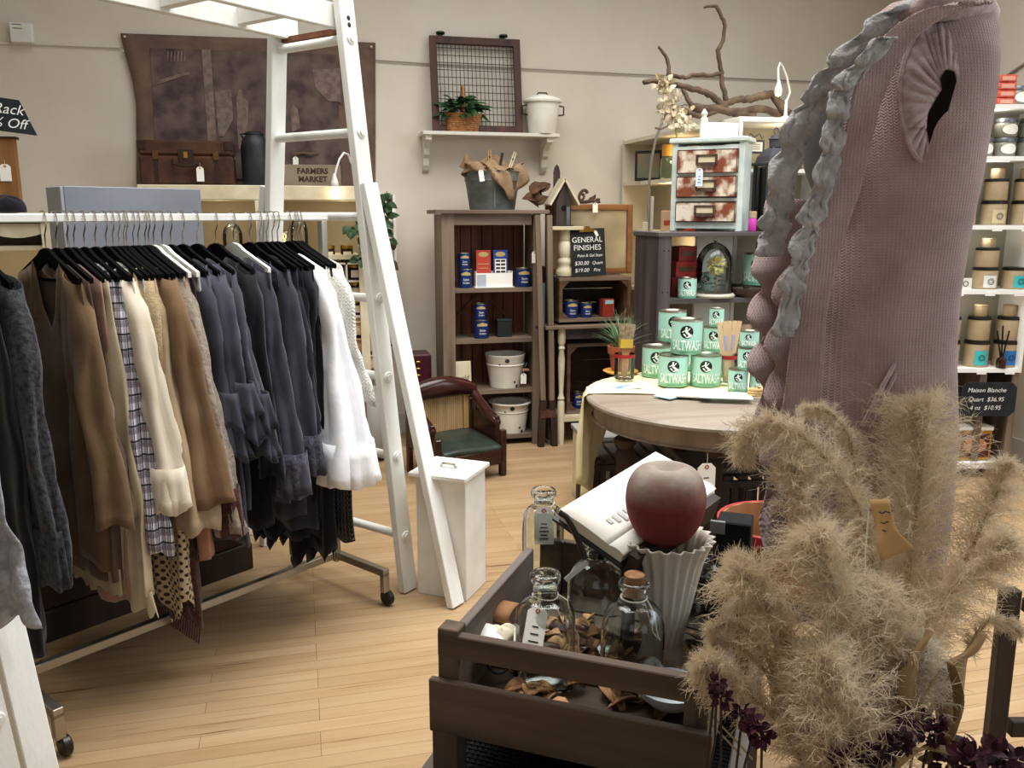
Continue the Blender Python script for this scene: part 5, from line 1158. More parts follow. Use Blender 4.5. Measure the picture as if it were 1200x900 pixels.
# ------------------------------------------------------------------ clothes rack
RA = V((-.91, 2.71, 0)); RD = V((.80, .595, 0)).normalized(); RNN = V((-RD.y, RD.x, 0)); RZ = 1.537; RLEN = 1.26
rr = math.atan2(RD.y, RD.x)
t = thing('clothes_rack', 'white and chrome clothes rack on castors, crowded with hanging garments', 'clothes rack', RA, rr)
B().span((-.45, -.0125, RZ-.0125), (RLEN+.02, .0125, RZ+.0125), bev=.003).obj('hanging_rail', m_white, t)
m_rackt = mat('rack_metal', 'a9a294', .3, metal=.85)
for x in (0, RLEN):
    B().box((x, 0, (RZ+.10)/2), (.028, .028, RZ-.13), bev=.002).obj('upright', m_rackt, t)
    B().box((x, 0, .145), (.03, .62, .03), bev=.002).obj('foot_bar', m_rackt, t)
    for s_ in (-1, 1):
        B().box((x, s_*.297, .103), (.03, .026, .082), bev=.002).obj('foot_drop', m_rackt, t)
        c = B().lathe([(.001, -.014), (.026, -.014), (.032, -.009), (.032, .009), (.026, .014), (.001, .014)], (x+.012, s_*.297, .033), 24, Matrix.Rotation(PI/2, 4, 'Y') ).obj('castor', m_dmetal, t, True)
        B().tube([(x, s_*.297, .062), (x, s_*.297, .05)], .008, 8).obj('castor_stem', m_dmetal, c)
B().box((RLEN/2, -.0, .145), (RLEN-.03, .028, .03), bev=.002).obj('bottom_bar', m_rackt, t)

# fabrics
def fabric(name, c1, c2, scale=9, bump=.12, bscale=160, rough=.9): return mat(name, c1, rough, c2, scale, bump=bump, bscale=bscale, spec=.1, sheen=.15)
def plaid_mat():
    m = bpy.data.materials.new('plaid_cloth'); m.use_nodes = True; nt = m.node_tree; N = nt.nodes; L = nt.links; b = N['Principled BSDF']; b.inputs['Roughness'].default_value = .9
    tc = N.new('ShaderNodeTexCoord'); sp = N.new('ShaderNodeSeparateXYZ'); L.new(tc.outputs['Object'], sp.inputs[0])
    def band(src, f, w, off=0):
        a = N.new('ShaderNodeMath'); a.operation = 'MULTIPLY_ADD'; a.inputs[1].default_value = f; a.inputs[2].default_value = off; L.new(src, a.inputs[0])
        c = N.new('ShaderNodeMath'); c.operation = 'FRACT'; L.new(a.outputs[0], c.inputs[0]); d = N.new('ShaderNodeMath'); d.operation = 'LESS_THAN'; d.inputs[1].default_value = w; L.new(c.outputs[0], d.inputs[0]); return d.outputs[0]
    prev = None; col = lin('cfc8d0')
    cmb = N.new('ShaderNodeMath'); cmb.operation = 'MULTIPLY_ADD'; cmb.inputs[1].default_value = 1.6; L.new(sp.outputs['Y'], cmb.inputs[0]); L.new(sp.outputs['X'], cmb.inputs[2])
    for src, f, w, c, off, fac in (('Z', 22, .42, '4c4a5a', 0, .6), ('X', 34, .42, '4c4a5a', .2, .6), ('Z', 22, .14, '16161f', .55, .95), ('X', 34, .16, '16161f', .7, .95), ('Z', 22, .08, '7f5f66', .85, .7)):
        x = N.new('ShaderNodeMix'); x.data_type = 'RGBA'
        mm = N.new('ShaderNodeMath'); mm.operation = 'MULTIPLY'; mm.inputs[1].default_value = fac; L.new(band(cmb.outputs[0] if src == 'X' else sp.outputs[src], f, w, off), mm.inputs[0]); L.new(mm.outputs[0], x.inputs[0])
        if prev is None: x.inputs[6].default_value = col
        else: L.new(prev, x.inputs[6])
        x.inputs[7].default_value = lin(c); prev = x.outputs[2]
    L.new(prev, b.inputs['Base Color']); return m
def dot_mat():
    m = bpy.data.materials.new('dotted_cloth'); m.use_nodes = True; nt = m.node_tree; N = nt.nodes; L = nt.links; b = N['Principled BSDF']; b.inputs['Roughness'].default_value = .9
    tc = N.new('ShaderNodeTexCoord'); mp = N.new('ShaderNodeMapping'); mp.inputs['Scale'].default_value = (1, .02, 1); mp.inputs['Rotation'].default_value = (0, .78, 0); L.new(tc.outputs['Object'], mp.inputs[0])
    v = N.new('ShaderNodeTexVoronoi'); v.inputs['Scale'].default_value = 48; v.inputs['Randomness'].default_value = .15; L.new(mp.outputs[0], v.inputs[0])
    a = N.new('ShaderNodeMath'); a.operation = 'LESS_THAN'; a.inputs[1].default_value = .34; L.new(v.outputs['Distance'], a.inputs[0])
    x = N.new('ShaderNodeMix'); x.data_type = 'RGBA'; x.inputs[6].default_value = lin('b8a888'); x.inputs[7].default_value = lin('2e211b'); L.new(a.outputs[0], x.inputs[0]); L.new(x.outputs[2], b.inputs['Base Color']); return m
def knit_mat(name, c1, c2, freq=60, strength=.6, rough=.9):
    m = mat(name, c1, rough, c2, 14, spec=.08, sheen=.3); nt = m.node_tree; N = nt.nodes; L = nt.links; b = N['Principled BSDF']
    tc = N.new('ShaderNodeTexCoord'); sp = N.new('ShaderNodeSeparateXYZ'); L.new(tc.outputs['Object'], sp.inputs[0])
    def mth(op, a, b_=None, c=None):
        x = N.new('ShaderNodeMath'); x.operation = op
        for i, q in enumerate((a, b_, c)):
            if q is None: continue
            if isinstance(q, (int, float)): x.inputs[i].default_value = q
            else: L.new(q, x.inputs[i])
        return x.outputs[0]
    # columns of slanted stitches: |fract(x f)-.5| folded into a chevron down z
    fx = mth('FRACT', mth('MULTIPLY', sp.outputs['X'], freq)); ch = mth('ABSOLUTE', mth('SUBTRACT', fx, .5))
    zz = mth('FRACT', mth('ADD', mth('MULTIPLY', sp.outputs['Z'], freq*1.1), mth('MULTIPLY', ch, 1.6)))
    hgt = mth('MULTIPLY', mth('SINE', mth('MULTIPLY', zz, PI)), mth('SINE', mth('MULTIPLY', ch, PI*1.2)))
    bp = N.new('ShaderNodeBump'); bp.inputs['Strength'].default_value = strength; bp.inputs['Distance'].default_value = .004; L.new(hgt, bp.inputs['Height']); L.new(bp.outputs[0], b.inputs['Normal'])
    return m
m_velvet = mat('black_velvet', '0b0b0c', .9, spec=.05)
F_black = fabric('black_cloth', '0d0d10', '15151a'); F_char = fabric('charcoal_lace', '3a3b3e', '1c1c1f', 60, .5, 90); F_tan = fabric('tan_suede', '6b553d', '5b4732'); F_olive = fabric('olive_brown', '54432f', '43352a')
F_cream = fabric('cream_linen', 'cdc2ae', 'bdb19b', 6); F_beige = fabric('beige_jersey', 'a08a6c', '8a7559', 6); F_beige2 = fabric('beige_knit', 'ab9676', '95805f', 40, .5)
F_lace = fabric('brown_lace', '4e2f27', '33201b', 70, .5, 90); F_rust = fabric('rust_suede', '6f563e', '5f4831'); F_fur = fabric('greige_fur', '8f8172', '766a5d', 40, .7, 60)
F_burg = fabric('burgundy', '3c1c22', '2a1418'); F_slate = fabric('slate_blue_cloth', '40414b', '33343d', 7); F_slate2 = fabric('slate_purple', '3c3a43', '2e2d35', 7); F_slace = fabric('slate_lace', '4a4552', '2c2a33', 60, .6, 90)
F_dark = fabric('dark_slate', '2b2b35', '202029', 7); F_white = fabric('white_cotton', 'e8e8ea', 'dddee2', 5, .25, 30); F_ivory = fabric('ivory_lace', 'd6d3c6', 'c4c0b0', 60, .5, 80); F_ivk = knit_mat('ivory_knit', 'd9d8d0', 'c9c8bf', 70)
F_blush = fabric('blush_satin', '9a7866', '86665a', 5, .15, 40, .6); F_skirt = fabric('cream_voile', 'b9ab8f', 'a3957a', 8); F_tulle = fabric('grey_lace', 'a6a7ac', '85868d', 40, .7, 60); F_peach = fabric('peach_cloth', '9c6f56', '865b45'); F_strp = fabric('bw_stripe', 'bcbcb8', '2a2a2c', 30, 0, 10)
F_plaid = plaid_mat(); F_dot = dot_mat(); F_bknit = knit_mat('black_knit', '1b1918', '121110', 45, 1.0)

grr = math.atan2(-RNN.y, -RNN.x)     # local +x points to the near side of the rack
def rail_pt(s, z=RZ): return RA+RD*s+V((0, 0, z))
def s_of(px, py=254): return (GP(px, py, RA+V((0, 0, RZ)), RNN)-RA).dot(RD)
def hanger(label, s, m=m_velvet, w=.205, tilt=0):
    t = thing('clothes_hanger', label, 'hanger', rail_pt(s), grr+tilt, 'hangers on the rack')
    B().tube([(0, 0, -.095), (0, 0, -.05), (.012, 0, -.032), (.0195, 0, -.006), (.014, 0, .018), (0, 0, .0205), (-.014, 0, .018), (-.0195, 0, -.004)], .0022, 6).obj('hook', m_chrome, t, True)
    up = [(0, -.088), (.03, -.094), (.06, -.112), (w*.75, -.15), (w, -.17)]; lo = [(w, -.186), (w*.7, -.176), (.055, -.15), (.03, -.138), (0, -.132)]
    R_ = up+lo; Lf = [(-x, z) for x, z in R_[::-1] if x > 0]
    # arch with an opening: two arms and a lower bar
    B().prism(up+lo+[(-x, z) for x, z in lo[::-1] if x > 0]+[(-x, z) for x, z in up[::-1] if x > 0], .012, Matrix.Rotation(PI/2, 4, 'X')).obj('shoulder_arms', m, t)
    B().bar((-w+.01, 0, -.183), (w-.01, 0, -.183), .008, .01, (0, 1, 0)).obj('trouser_bar', m, t)
    return t
def garment(name, label, cat, s, m, L=.8, w0=.205, w1=.23, th=.024, sl=0, slx=.05, sr=.045, flare=1.0, neck=.05, hem=.015, nf=4, seed=0, top=-.1, sm=None, ruffle=0, ruf_m=None, trim=None, far=True, fy=1.0, strap=False, tag=None):
    r_ = random.Random(seed*7+3); ph = [r_.uniform(0, 6.28) for _ in range(6)]
    t = thing(name, label, cat, rail_pt(s), grr+r_.uniform(-.05, .05), None)
    ztop = lambda x, f: top-.012-.07*(abs(x)/w0)**1.3-(neck*max(0, 1-(abs(x)/.075)**2) if f < 0 else .3*neck*max(0, 1-(abs(x)/.075)**2))
    def f(u, v):
        a = 2*PI*u; cx = math.copysign(abs(math.cos(a))**.7, math.cos(a)); w = w0+(w1-w0)*min(1, v*1.3)+(0 if v > .06 else 0)
        x = w*cx; sy = math.sin(a)
        zt = ztop(w0*cx, sy); zb = top-L+hem*math.sin(x*40+ph[0])+hem*.7*math.sin(x*23+ph[1])
        z = zt+(zb-zt)*v
        y = sy*th*min(1, .35+v*3)*(1+.35*v)+ (.012*math.sin(x*nf*9+ph[2])+.008*math.sin(x*nf*17+ph[3]+v*2))*min(1, v*1.6)
        y += .012*noise.noise(V((x*10, z*6, seed*3.1)))*min(1, v*3)
        return V((x, y, z))
    body = B().grid(f, 56, 22, True).obj('body', m, t, 'all', thick=.002)
    if strap:
        for sx in (-1, 1): B().tube([(sx*.09, 0, -.13), (sx*.085, -.012, -.2), (sx*.07, -.018, -.3)], .008, 6).obj('strap', sm or m, t, True)
    if sl:
        for sd in ((1, -1) if far else (1,)):
            def fs(u, v, sd=sd):
                a = 2*PI*u; q = v
                cx = w0*.90+slx*1.5*q+.012*math.sin(q*3+ph[4]); cz = top-.115-sl*q+(.045*(1-q)**6)
                rx = sr*1.12*(1.0+.08*math.sin(q*7+ph[1]))*(1-.18*math.sin(PI*q)*(1 if flare <= 1 else .4))*(1+(flare-1)*max(0, q-.45)/.55); ry = min(th*1.5, .032)*(1+(fy-1)*q**1.3)
                k = 1+.26*math.sin(4*a+ph[2]+q*1.2)*min(1, q*2)
                sh = .55+.45*min(1, q*5)
                if v == 1: cz += .012*math.sin(3*a+ph[0])
                nx = noise.noise(V((math.cos(a)*1.3+9, q*7+math.sin(a)*1.6, seed*2.3+sd)))*min(1, q*4); ny = noise.noise(V((math.cos(a)*1.5, q*6+math.sin(a)*1.5+5, seed*1.7+sd)))*min(1, q*4)
                return V((sd*(cx+rx*math.cos(a)*k*sh-(.02 if q < .05 else 0)+.016*nx), (ry*math.sin(a)*k)*(1+.25*nx)+.006*math.sin(q*7+ph[3])+.010*ny, cz-.02*math.cos(a)*(1-q)))
            slv = B().grid(fs, 24, 22, True).obj('sleeve', sm or m, t, 'all', thick=.002)
            for i in range(ruffle):
                z0 = top-.115-sl*(.62+.17*i); hh = sl*.21
                def fr_(u, v, sd=sd, z0=z0, hh=hh, i=i):
                    a = 2*PI*u; k = 1+.22*v*math.sin(7*a+ph[i]); rr_ = sr*(1.05+.75*v+.2*i); return V((sd*(w0*.90+slx*1.2+rr_*math.cos(a)*k), .024*(1+.6*v)*math.sin(a)*k, z0-hh*v+.012*v*math.sin(5*a)))
                B().grid(fr_, 36, 6, True).obj('ruffle', ruf_m or m, slv, 'all', thick=.002)
            if trim:
                def ft(u, v, sd=sd):
                    a = 2*PI*u; k = 1+.12*math.sin(9*a)*v; rr_ = sr*1.12*flare*(1.0+.12*v); return V((sd*(w0*.90+slx*1.4+rr_*math.cos(a)*k), min(th*1.5, .032)*fy*(1.0+.15*v)*math.sin(a)*k, top-.115-sl*(.80+.21*v)+.008*math.sin(5*a)*v))
                B().grid(ft, 40, 4, True).obj('cuff', trim, slv, 'all', thick=.002)
    if tag:
        B().box((w0*.55, -th-.02, top-.2), (.06, .002, .085), rotz(.2)).obj('swing_tag', m_paper, t)
    return t
NEAR = [
 # px, kwargs
 ('long_dress', 'long plain black dress at the near end of the rack', 'dress', -48, dict(m=F_black, L=1.12, w1=.27, nf=3)),
 ('lace_cardigan', 'charcoal lace cardigan hanging in front of the tan cardigan at the near end', 'cardigan', -30, dict(m=F_black, L=.9, sl=.80, sr=.085, sm=F_char, slx=.03, trim=F_char)),
 ('cardigan', 'tan suede cardigan with a low scooped neck, first tan garment on the rack', 'cardigan', 50, dict(m=F_tan, fy=1.7, L=.95, w1=.215, sl=.68, sr=.06, slx=.045, neck=.22, strap=True, sm=F_tan, th=.02)),
 ('tunic', 'olive brown lace-hemmed tunic behind the tan suede cardigan', 'tunic', 63, dict(m=F_olive, L=1.0, w1=.23)),
 ('camisole', 'blush satin camisole dress hanging below the tan cardigan', 'dress', 76, dict(m=F_blush, L=1.08, w1=.22, nf=3)),
 ('plaid_shirt', 'white and navy plaid shirt with long sleeves', 'shirt', 96, dict(m=F_plaid, L=1.06, w1=.235, sl=.80, sr=.05, slx=.06)),
 ('ruffled_skirt_dress', 'cream voile dress with a ruffled hem showing lowest among the near garments', 'dress', 84, dict(m=F_skirt, L=1.06, w1=.30, hem=.03, nf=6)),
 ('blouse', 'cream linen blouse with frilled cuffs next to the plaid shirt', 'blouse', 109, dict(m=F_cream, fy=1.5, L=.85, sl=.66, sr=.055, slx=.085, trim=F_cream)),
 ('patterned_blouse', 'dark patterned top between the cream blouse and the beige cardigan', 'top', 122, dict(m=F_strp, L=.7)),
 ('ruffled_cardigan', 'beige knit cardigan with a ruffled front edge', 'cardigan', 130, dict(m=F_beige2, L=.8, sl=.62, sr=.045, slx=.06)),
 ('draped_jacket', 'long beige jersey jacket with draped sleeves', 'jacket', 137, dict(m=F_beige, fy=1.8, L=.93, sl=.74, sr=.065, slx=.10, w1=.25)),
 ('lace_shirt', 'dark red-brown lace top with long sleeves', 'top', 146, dict(m=F_lace, L=.85, sl=.74, sr=.045, slx=.095)),
 ('suede_jacket', 'rust brown suede jacket with wide sleeves', 'jacket', 154, dict(m=F_rust, L=.80, sl=.66, sr=.07, slx=.105, flare=1.25, fy=2.0, th=.02)),
 ('fur_vest', 'greige furry vest with a white swing tag', 'vest', 168, dict(m=F_fur, L=.86, sl=.78, sr=.05, slx=.12, tag=True, trim=F_lace)),
 ('polka_dot_scarf', 'beige scarf with dark brown polka dots hanging below the rust jacket', 'scarf', 143, dict(m=F_dot, L=1.17, w0=.12, w1=.27, nf=5, hem=.03)),
 ('fringed_scarf', 'brown fringed scarf hanging lowest in the middle of the rack', 'scarf', 160, dict(m=F_lace, L=1.24, w0=.12, w1=.22, hem=.04, nf=6)),
 ('burgundy_blouse', 'burgundy beaded top beside the greige furry vest', 'top', 178, dict(m=F_burg, L=.78)),
 ('peach_slip', 'peach slip dress showing below the rust jacket', 'dress', 172, dict(m=F_peach, L=1.02, w1=.26)),
 ('striped_tee', 'black and white striped top squeezed before the slate blue tunic', 'top', 188, dict(m=F_strp, L=.72)),
 ('slate_tunic', 'slate blue tunic with ruffled sleeves, first of the blue group', 'tunic', 198, dict(m=F_slate, fy=1.6, L=.98, sl=.55, sr=.05, slx=.07, ruffle=2, w1=.26)),
 ('slate_tunic', 'slate blue ruffled tunic behind the first slate one', 'tunic', 212, dict(m=F_slate, L=1.0, sl=.50, sr=.045, slx=.10, ruffle=2, w1=.26)),
 ('slate_blouse', 'slate purple blouse with layered bell cuffs before the black cardigan', 'blouse', 229, dict(m=F_slate2, L=.9, sl=.56, sr=.045, slx=.12, ruffle=2)),
 ('black_cardigan', 'plain black cardigan hanging alone beside the cabinet post', 'cardigan', 251, dict(m=F_black, L=.98, sl=.66, sr=.05, slx=.06)),
 ('lace_tunic', 'slate purple tunic with a lace yoke', 'tunic', 272, dict(m=F_slate2, fy=1.6, L=.92, sl=.74, sr=.05, slx=.07, neck=.1, trim=F_slace, th=.02)),
 ('crochet_tunic', 'dark slate tunic with crochet lace around the neckline', 'tunic', 291, dict(m=F_slate2, fy=1.5, L=1.0, sl=.68, sr=.06, slx=.05, neck=.16, trim=F_slace, th=.02)),
 ('dark_tunic', 'dark slate tunic hanging behind the crochet one', 'tunic', 303, dict(m=F_dark, L=1.05, sl=.6, sr=.045, slx=.02)),
 ('black_tunic', 'black tunic with a ragged hem beside the dark slate tunic', 'tunic', 311, dict(m=F_black, L=1.1, sl=.5, sr=.045, slx=.01, hem=.04)),
 ('black_jacket', 'black jacket squeezed between the black tunic and black dress', 'jacket', 318, dict(m=F_black, L=1.0, sl=.5, sr=.045, slx=.0)),
 ('black_dress', 'long black dress with a pointed hem hanging nearest the white blouse', 'dress', 324, dict(m=F_black, L=1.18, w1=.28, hem=.05)),
 ('white_blouse', 'crisp white cotton blouse with tiered bell sleeves', 'blouse', 337, dict(m=F_white, L=.8, sl=.74, sr=.075, slx=.085, flare=1.3, fy=2.9, neck=.03, th=.024, trim=F_white, w1=.24)),
 ('lace_blouse', 'ivory lace blouse between the white blouse and the knit top', 'blouse', 343, dict(m=F_ivory, fy=1.2, L=.85, sl=.66, sr=.05, slx=.07)),
 ('knit_sweater', 'ivory open knit top, last pale top before the ladder', 'top', 350, dict(m=F_ivk, L=.72, sl=.46, sr=.07, slx=.07, flare=1.2, th=.022)),
 ('ribbed_skirt', 'long black ribbed knit dress at the far end of the rack', 'dress', 346, dict(m=F_bknit, L=1.13, w1=.27, nf=2, hem=.01)),
]
for i, (nm, lab, cat, px, kw) in enumerate(NEAR):
    s = s_of(px); kw = dict(kw); kw.setdefault('seed', i)
    if 'hanger' not in kw: pass
    garment(nm, lab, cat, s, **kw)
    hm = m_white if nm in ('burgundy_blouse', 'striped_tee', 'lace_tunic') else m_velvet
    hanger('%s hanger holding the %s' % ('white plastic' if hm is m_white else 'black velvet', lab.split(',')[0].split(' with ')[0].split(' hanging')[0].split(' squeezed')[0].split(' between')[0].split(' beside')[0].split(' at the')[0].split(' behind')[0].split(' next to')[0].split(' showing')[0]), s, hm)
# lace yoke of the crochet tunic and lace hem of the olive tunic are separate trims on those garments
for o in list(COL.objects):
    if o.get('label') == 'dark slate tunic with crochet lace around the neckline':
        def fy(u, v): x = -.19+.38*u; return V((x, -.034-.006*math.sin(x*60)*v, -.115-.07*(abs(x)/.205)**1.3-.15*max(0, 1-(abs(x)/.085)**2)-.11*v*(1-.4*abs(x)/.2)))
        B().grid(fy, 30, 5).obj('lace_yoke', F_slace, o, True, thick=.003)
    if o.get('label') == 'olive brown lace-hemmed tunic behind the tan suede cardigan':
        def fy(u, v):
            a = 2*PI*u; return V((.225*math.cos(a), .022*math.sin(a)*(1+.2*math.sin(a*9)), -.1-.96-.08*v-.012*v*abs(math.sin(a*9))))
        B().grid(fy, 60, 5, True).obj('lace_hem', F_skirt, o, True)
    if o.get('label') == 'cream voile dress with a ruffled hem showing lowest among the near garments':
        def fy(u, v):
            a = 2*PI*u; return V(((.30+.03*v)*math.cos(a), .03*math.sin(a)*(1+.4*v*math.sin(a*14)), -.1-1.03-.07*v-.012*v*math.sin(a*14)))
        B().grid(fy, 90, 5, True).obj('hem_ruffle', F_skirt, o, True)
    if o.get('label', '').startswith('brown fringed scarf'):
        b = B()
        for i in range(26): x = -.2+.4*i/25; b.tube([(x, 0, -1.3), (x+.006, .004, -1.36), (x, -.003, -1.42)], .0035, 5)
        b.obj('fringe', F_lace, o)

# dark cabinet and grey panel behind the rack
CBo = V((-1.10, 3.13, 0)); t = thing('dark_cabinet', 'low dark brown wooden cabinet standing close behind the clothes rack', 'cabinet', CBo, rr); cl = 1.03
B().box((cl/2, .2, .06), (cl+.03, .43, .12), bev=.004).obj('plinth', m_brown, t)
B().box((cl/2, .2, .62), (cl, .40, 1.0), bev=.004).obj('body', mat('cabinet_red_brown', '3a2019', .5, '26140f', 6, (1, 1, .1)), t)
for i in range(3): B().box((cl*(i+.5)/3, -.006, .62), (cl/3-.06, .02, .86), bev=.004).obj('door', m_brown, t)
B().box((cl/2, .2, 1.135), (cl+.05, .45, .03), bev=.004).obj('top', m_brown, t)
a = GP(77, 250, CBo+RNN*.1, RNN); c = GP(237, 250, CBo+RNN*.1, RNN); zt_ = GP(150, 219.5, CBo+RNN*.1, RNN).z
s0_, s1_ = (a-CBo).dot(RD), (c-CBo).dot(RD)
t = thing('grey_box_panel', 'large blue-grey painted wooden panel box standing on the dark cabinet behind the rack', 'painted box', CBo+RD*((s0_+s1_)/2)+RNN*.1+V((0, 0, 1.151)), rr); w_ = s1_-s0_; m_gp = mat('blue_grey_paint', '8c8f97', .6, '7f828b', 3)
B().box((0, .06, (zt_-1.151)/2), (w_, .12, zt_-1.151), bev=.003).obj('box', m_gp, t); B().box((-w_/2-.006, .06, (zt_-1.151)/2), (.012, .118, zt_-1.156), bev=.002).obj('end_panel', mat('lit_end_grey', 'a3a5aa', .6), t)  # end face coloured paler than the box so that side looks lit
# cream hutch far side
HO = GD(20, 300, 4.1); t = thing('cream_hutch', 'cream hutch with a scalloped apron glowing warmly behind the near end of the rack', 'hutch', (HO.x, HO.y, 0), .0); hz = lambda y: GD(20, y, 4.1).z; hx = lambda px: (px-20)/FPX*4.1/1.0
x0, x1 = hx(-120), hx(58)
B().box(((x0+x1)/2, .2, hz(250)-.02), (x1-x0, .42, .045), bev=.004).obj('top', m_cream, t)
for x in (x0+.02, x1-.02): B().box((x, .2, (hz(250)-.042)/2), (.04, .4, hz(250)-.044)).obj('side', m_cream, t)
B().box(((x0+x1)/2, .395, hz(250)/2), (x1-x0-.06, .012, hz(250)-.06)).obj('back_panel', mat('back_beige', 'b8a88a', .8), t)
n = 24; poly = [(x0+.04, hz(252)-.04), (x1-.04, hz(252)-.04)]+[(x1-.04-(x1-x0-.08)*i/n, hz(274)-.02*abs(math.sin(i/n*PI*3.0))) for i in range(n+1)]
B().prism(poly, .02, Matrix.Translation((0, .02, 0)) @ Matrix.Rotation(PI/2, 4, 'X') ).obj('scalloped_apron', m_cream, t)
for z in (hz(288), hz(345), .5): B().box(((x0+x1)/2, .21, z-.012), (x1-x0-.09, .36, .022)).obj('shelf', m_cream, t)
bulb('hutch_glow', (HO.x-.1, HO.y+.12, hz(300)), .9, (1, .93, .8)); bulb('hutch_glow', (HO.x+.02, HO.y+.1, hz(345)-.1), .9, (1, .93, .8))
HZ = hz(250)+.004
t = thing('wooden_post_frame', 'orange-brown wooden frame post with a paper tag standing on the cream hutch', 'frame', (GD(3, 200, 4.1).x, HO.y+.15, HZ))
hh = GD(3, 160, 4.1).z-HZ; m_or = wood('orange_wood', '9a6c3c', '7c5229', 'Z')
B().box((0, 0, hh/2), (.11, .04, hh), bev=.004).obj('post', m_or, t); B().box((-.25, 0, hh-.03), (.39, .035, .05)).obj('crossbar', m_or, t); B().box((-.48, 0, hh/2), (.08, .04, hh)).obj('post', m_or, t); B().box((.0, 0, hh-.005), (.13, .05, .012)).obj('cap', mat('dark_cap', '4c331f', .6), t)
price_tag((GD(3, 185, 4.1).x+.0, HO.y+.125, GD(3, 187, 4.1).z), 'cream paper tag on the orange-brown wooden post', .08, .05, string=.02)
t = thing('dark_bundle', 'dark folded fabric bundle lying on the cream hutch top', 'bundle', (GD(4, 245, 4.1).x+.02, HO.y+.03, HZ))
B().grid(lambda u, v: V((.09*math.cos(2*PI*u)*(1-v**3)**.5, .055*math.sin(2*PI*u)*(1-v**3)**.5, .075*v+.01*math.sin(u*18)*v)), 24, 9, True).obj('cloth', fabric('navy_brown', '2c2630', '1d1a22'), t, 'all')
# chalk sign "Rack % Off"
SP = V((GD(0, 165, 4.1).x-.06, HO.y+.1, HZ+hh+.002)); t = thing('rack_sign', 'tilted black chalk sign reading Rack % Off on top of the wooden post frame', 'sign', SP, .0); t.rotation_euler = (-.12, .0, 0)
k = 4.0/FPX; q = lambda px, py: ((px-600)*0+ (px-0)*k*1.0+.055, (164-py)*k*1.02)
P_ = [q(-60, 112), q(27, 123), q(44, 163), q(-50, 152)]
B().prism([(x, max(z, .001)) for x, z in P_], .012, Matrix.Rotation(PI/2, 4, 'X')).obj('board', m_slate, t)
b = B(); ta = -.10
def TW(px, py):
    ox, oz = q(px, py); return lambda x, y: V((ox+x*math.cos(ta)-y*math.sin(ta), -.0075, oz+x*math.sin(ta)+y*math.cos(ta)))
text(b, 'Rack', .068, TW(15, 134), shear=.25); b.obj('chalk_writing', m_chalk, t); b = B(); text(b, '% Off', .066, TW(15, 150), shear=.25); b.obj('chalk_writing', m_chalk, t)

# ------------------------------------------------------------------ trestle ladder
R0 = V((.384, 3.345, 0)); LM = V((-.656, .755, 0)); LN = V((.755, .656, 0)); lrz = math.atan2(-LM.y, -LM.x)
t = thing('trestle_ladder', 'tall white painted folding trestle ladder spanning over the clothes rack', 'ladder', R0, lrz)
# local axes: +x = -LM (outward, toward the bin), y = +LN (away from the overhead section)
def lp(px, py, off=0): d = GP(px, py, R0, LN)-R0; return V((-d.dot(LM), off, d.z))
m_lad = mat('ladder_white', 'e4e4de', .5, 'cfccc0', 8, (1, 1, .3), bump=.15, bscale=50, lo=.5, hi=.75)
top_z = 2.62
def lin_pt(a, b_, z): q = (z-a.z)/(b_.z-a.z); return a+(b_-a)*q
ra_, rb_ = lp(402, 0), lp(478, 690); la_, lb_ = lp(325, 50), lp(314, 640)
def section(y0, parent):
    o_ = V((0, y0, 0)); e = lin_pt(ra_, rb_, .0); f_ = lin_pt(ra_, rb_, top_z); g = lin_pt(la_, lb_, .0); h = lin_pt(la_, lb_, top_z)
    B().bar(e+o_+V((0, 0, .003)), f_+o_, .036, .078, (0, 1, 0), .003).obj('rail', m_lad, parent); B().bar(g+o_+V((0, 0, .003)), h+o_, .036, .078, (0, 1, 0), .003).obj('rail', m_lad, parent)
    for py in (45, 155, 254, 350, 442, 535, 628):
        z = lp(405+py*.11, py).z; a = lin_pt(la_, lb_, z)+o_; c = lin_pt(ra_, rb_, z)+o_
        B().tube([a, c], .018, 12).obj('rung', m_lad, parent, True)
        B().lathe([(.001, .012), (.012, .012), (.013, .006), (.02, .006), (.024, .0), (.02, -.004)], c+V((.02, 0, 0)), 18, Matrix.Rotation(PI/2, 4, 'Y')).obj('bolt_cap', m_lad, parent, True)
    # outward prop leg
    a = lp(424, 215)+V((.034, 0, 0)); c = lp(534, 703)
    c = V((c.x, 0, .004)); B().bar(c+o_+V((0, -.0, .0)), a+o_+V((0, 0, 0)), .034, .074, (0, 1, 0), .003).obj('prop_leg', m_lad, parent)
    a2 = lin_pt(la_, lb_, a.z)-V((.036, 0, 0)); c2 = V((a2.x-(c.x-a.x)*.8, 0, .004)); B().bar(c2+o_, a2+o_, .034, .074, (0, 1, 0), .003).obj('prop_leg', m_lad, parent)
section(0, t); TT = -1.60; section(TT, t)
z45 = lp(395, 45).z
B().bar(lin_pt(la_, lb_, z45+.03)+V((.02, .03, 0)), lin_pt(ra_, rb_, z45+.03)+V((-.018, .03, 0)), .02, .05, (0, 1, 0)).obj('brown_tread', mat('raw_brown_wood', '7a4c33', .7, '61392a', 20), t)
zt_l, zt_r = lp(335, 30).z, lp(392, 12).z
xl, xr = lin_pt(la_, lb_, zt_l).x+.04, lin_pt(ra_, rb_, zt_r).x-.04
ztp = (zt_l+zt_r)/2-.015
for x in (xl, xr): B().span((x-.016, TT+.0, ztp-.045), (x+.016, .06 if x == xl else .0, ztp+.045), bev=.003).obj('overhead_rail', m_lad, t)
for i in range(5): y = -.22-.33*i; B().span((xl+.016, y-.02, ztp-.03), (xr-.016, y+.02, ztp+.04)).obj('overhead_rung', m_lad, t)
b = B()
for px, py in ((331, 2), (338, 2), (404, 22), (405, 30)): b.ell(lp(px+0, py)+V((.02, 0, 0)), (.004, .01, .01), 8, 6)
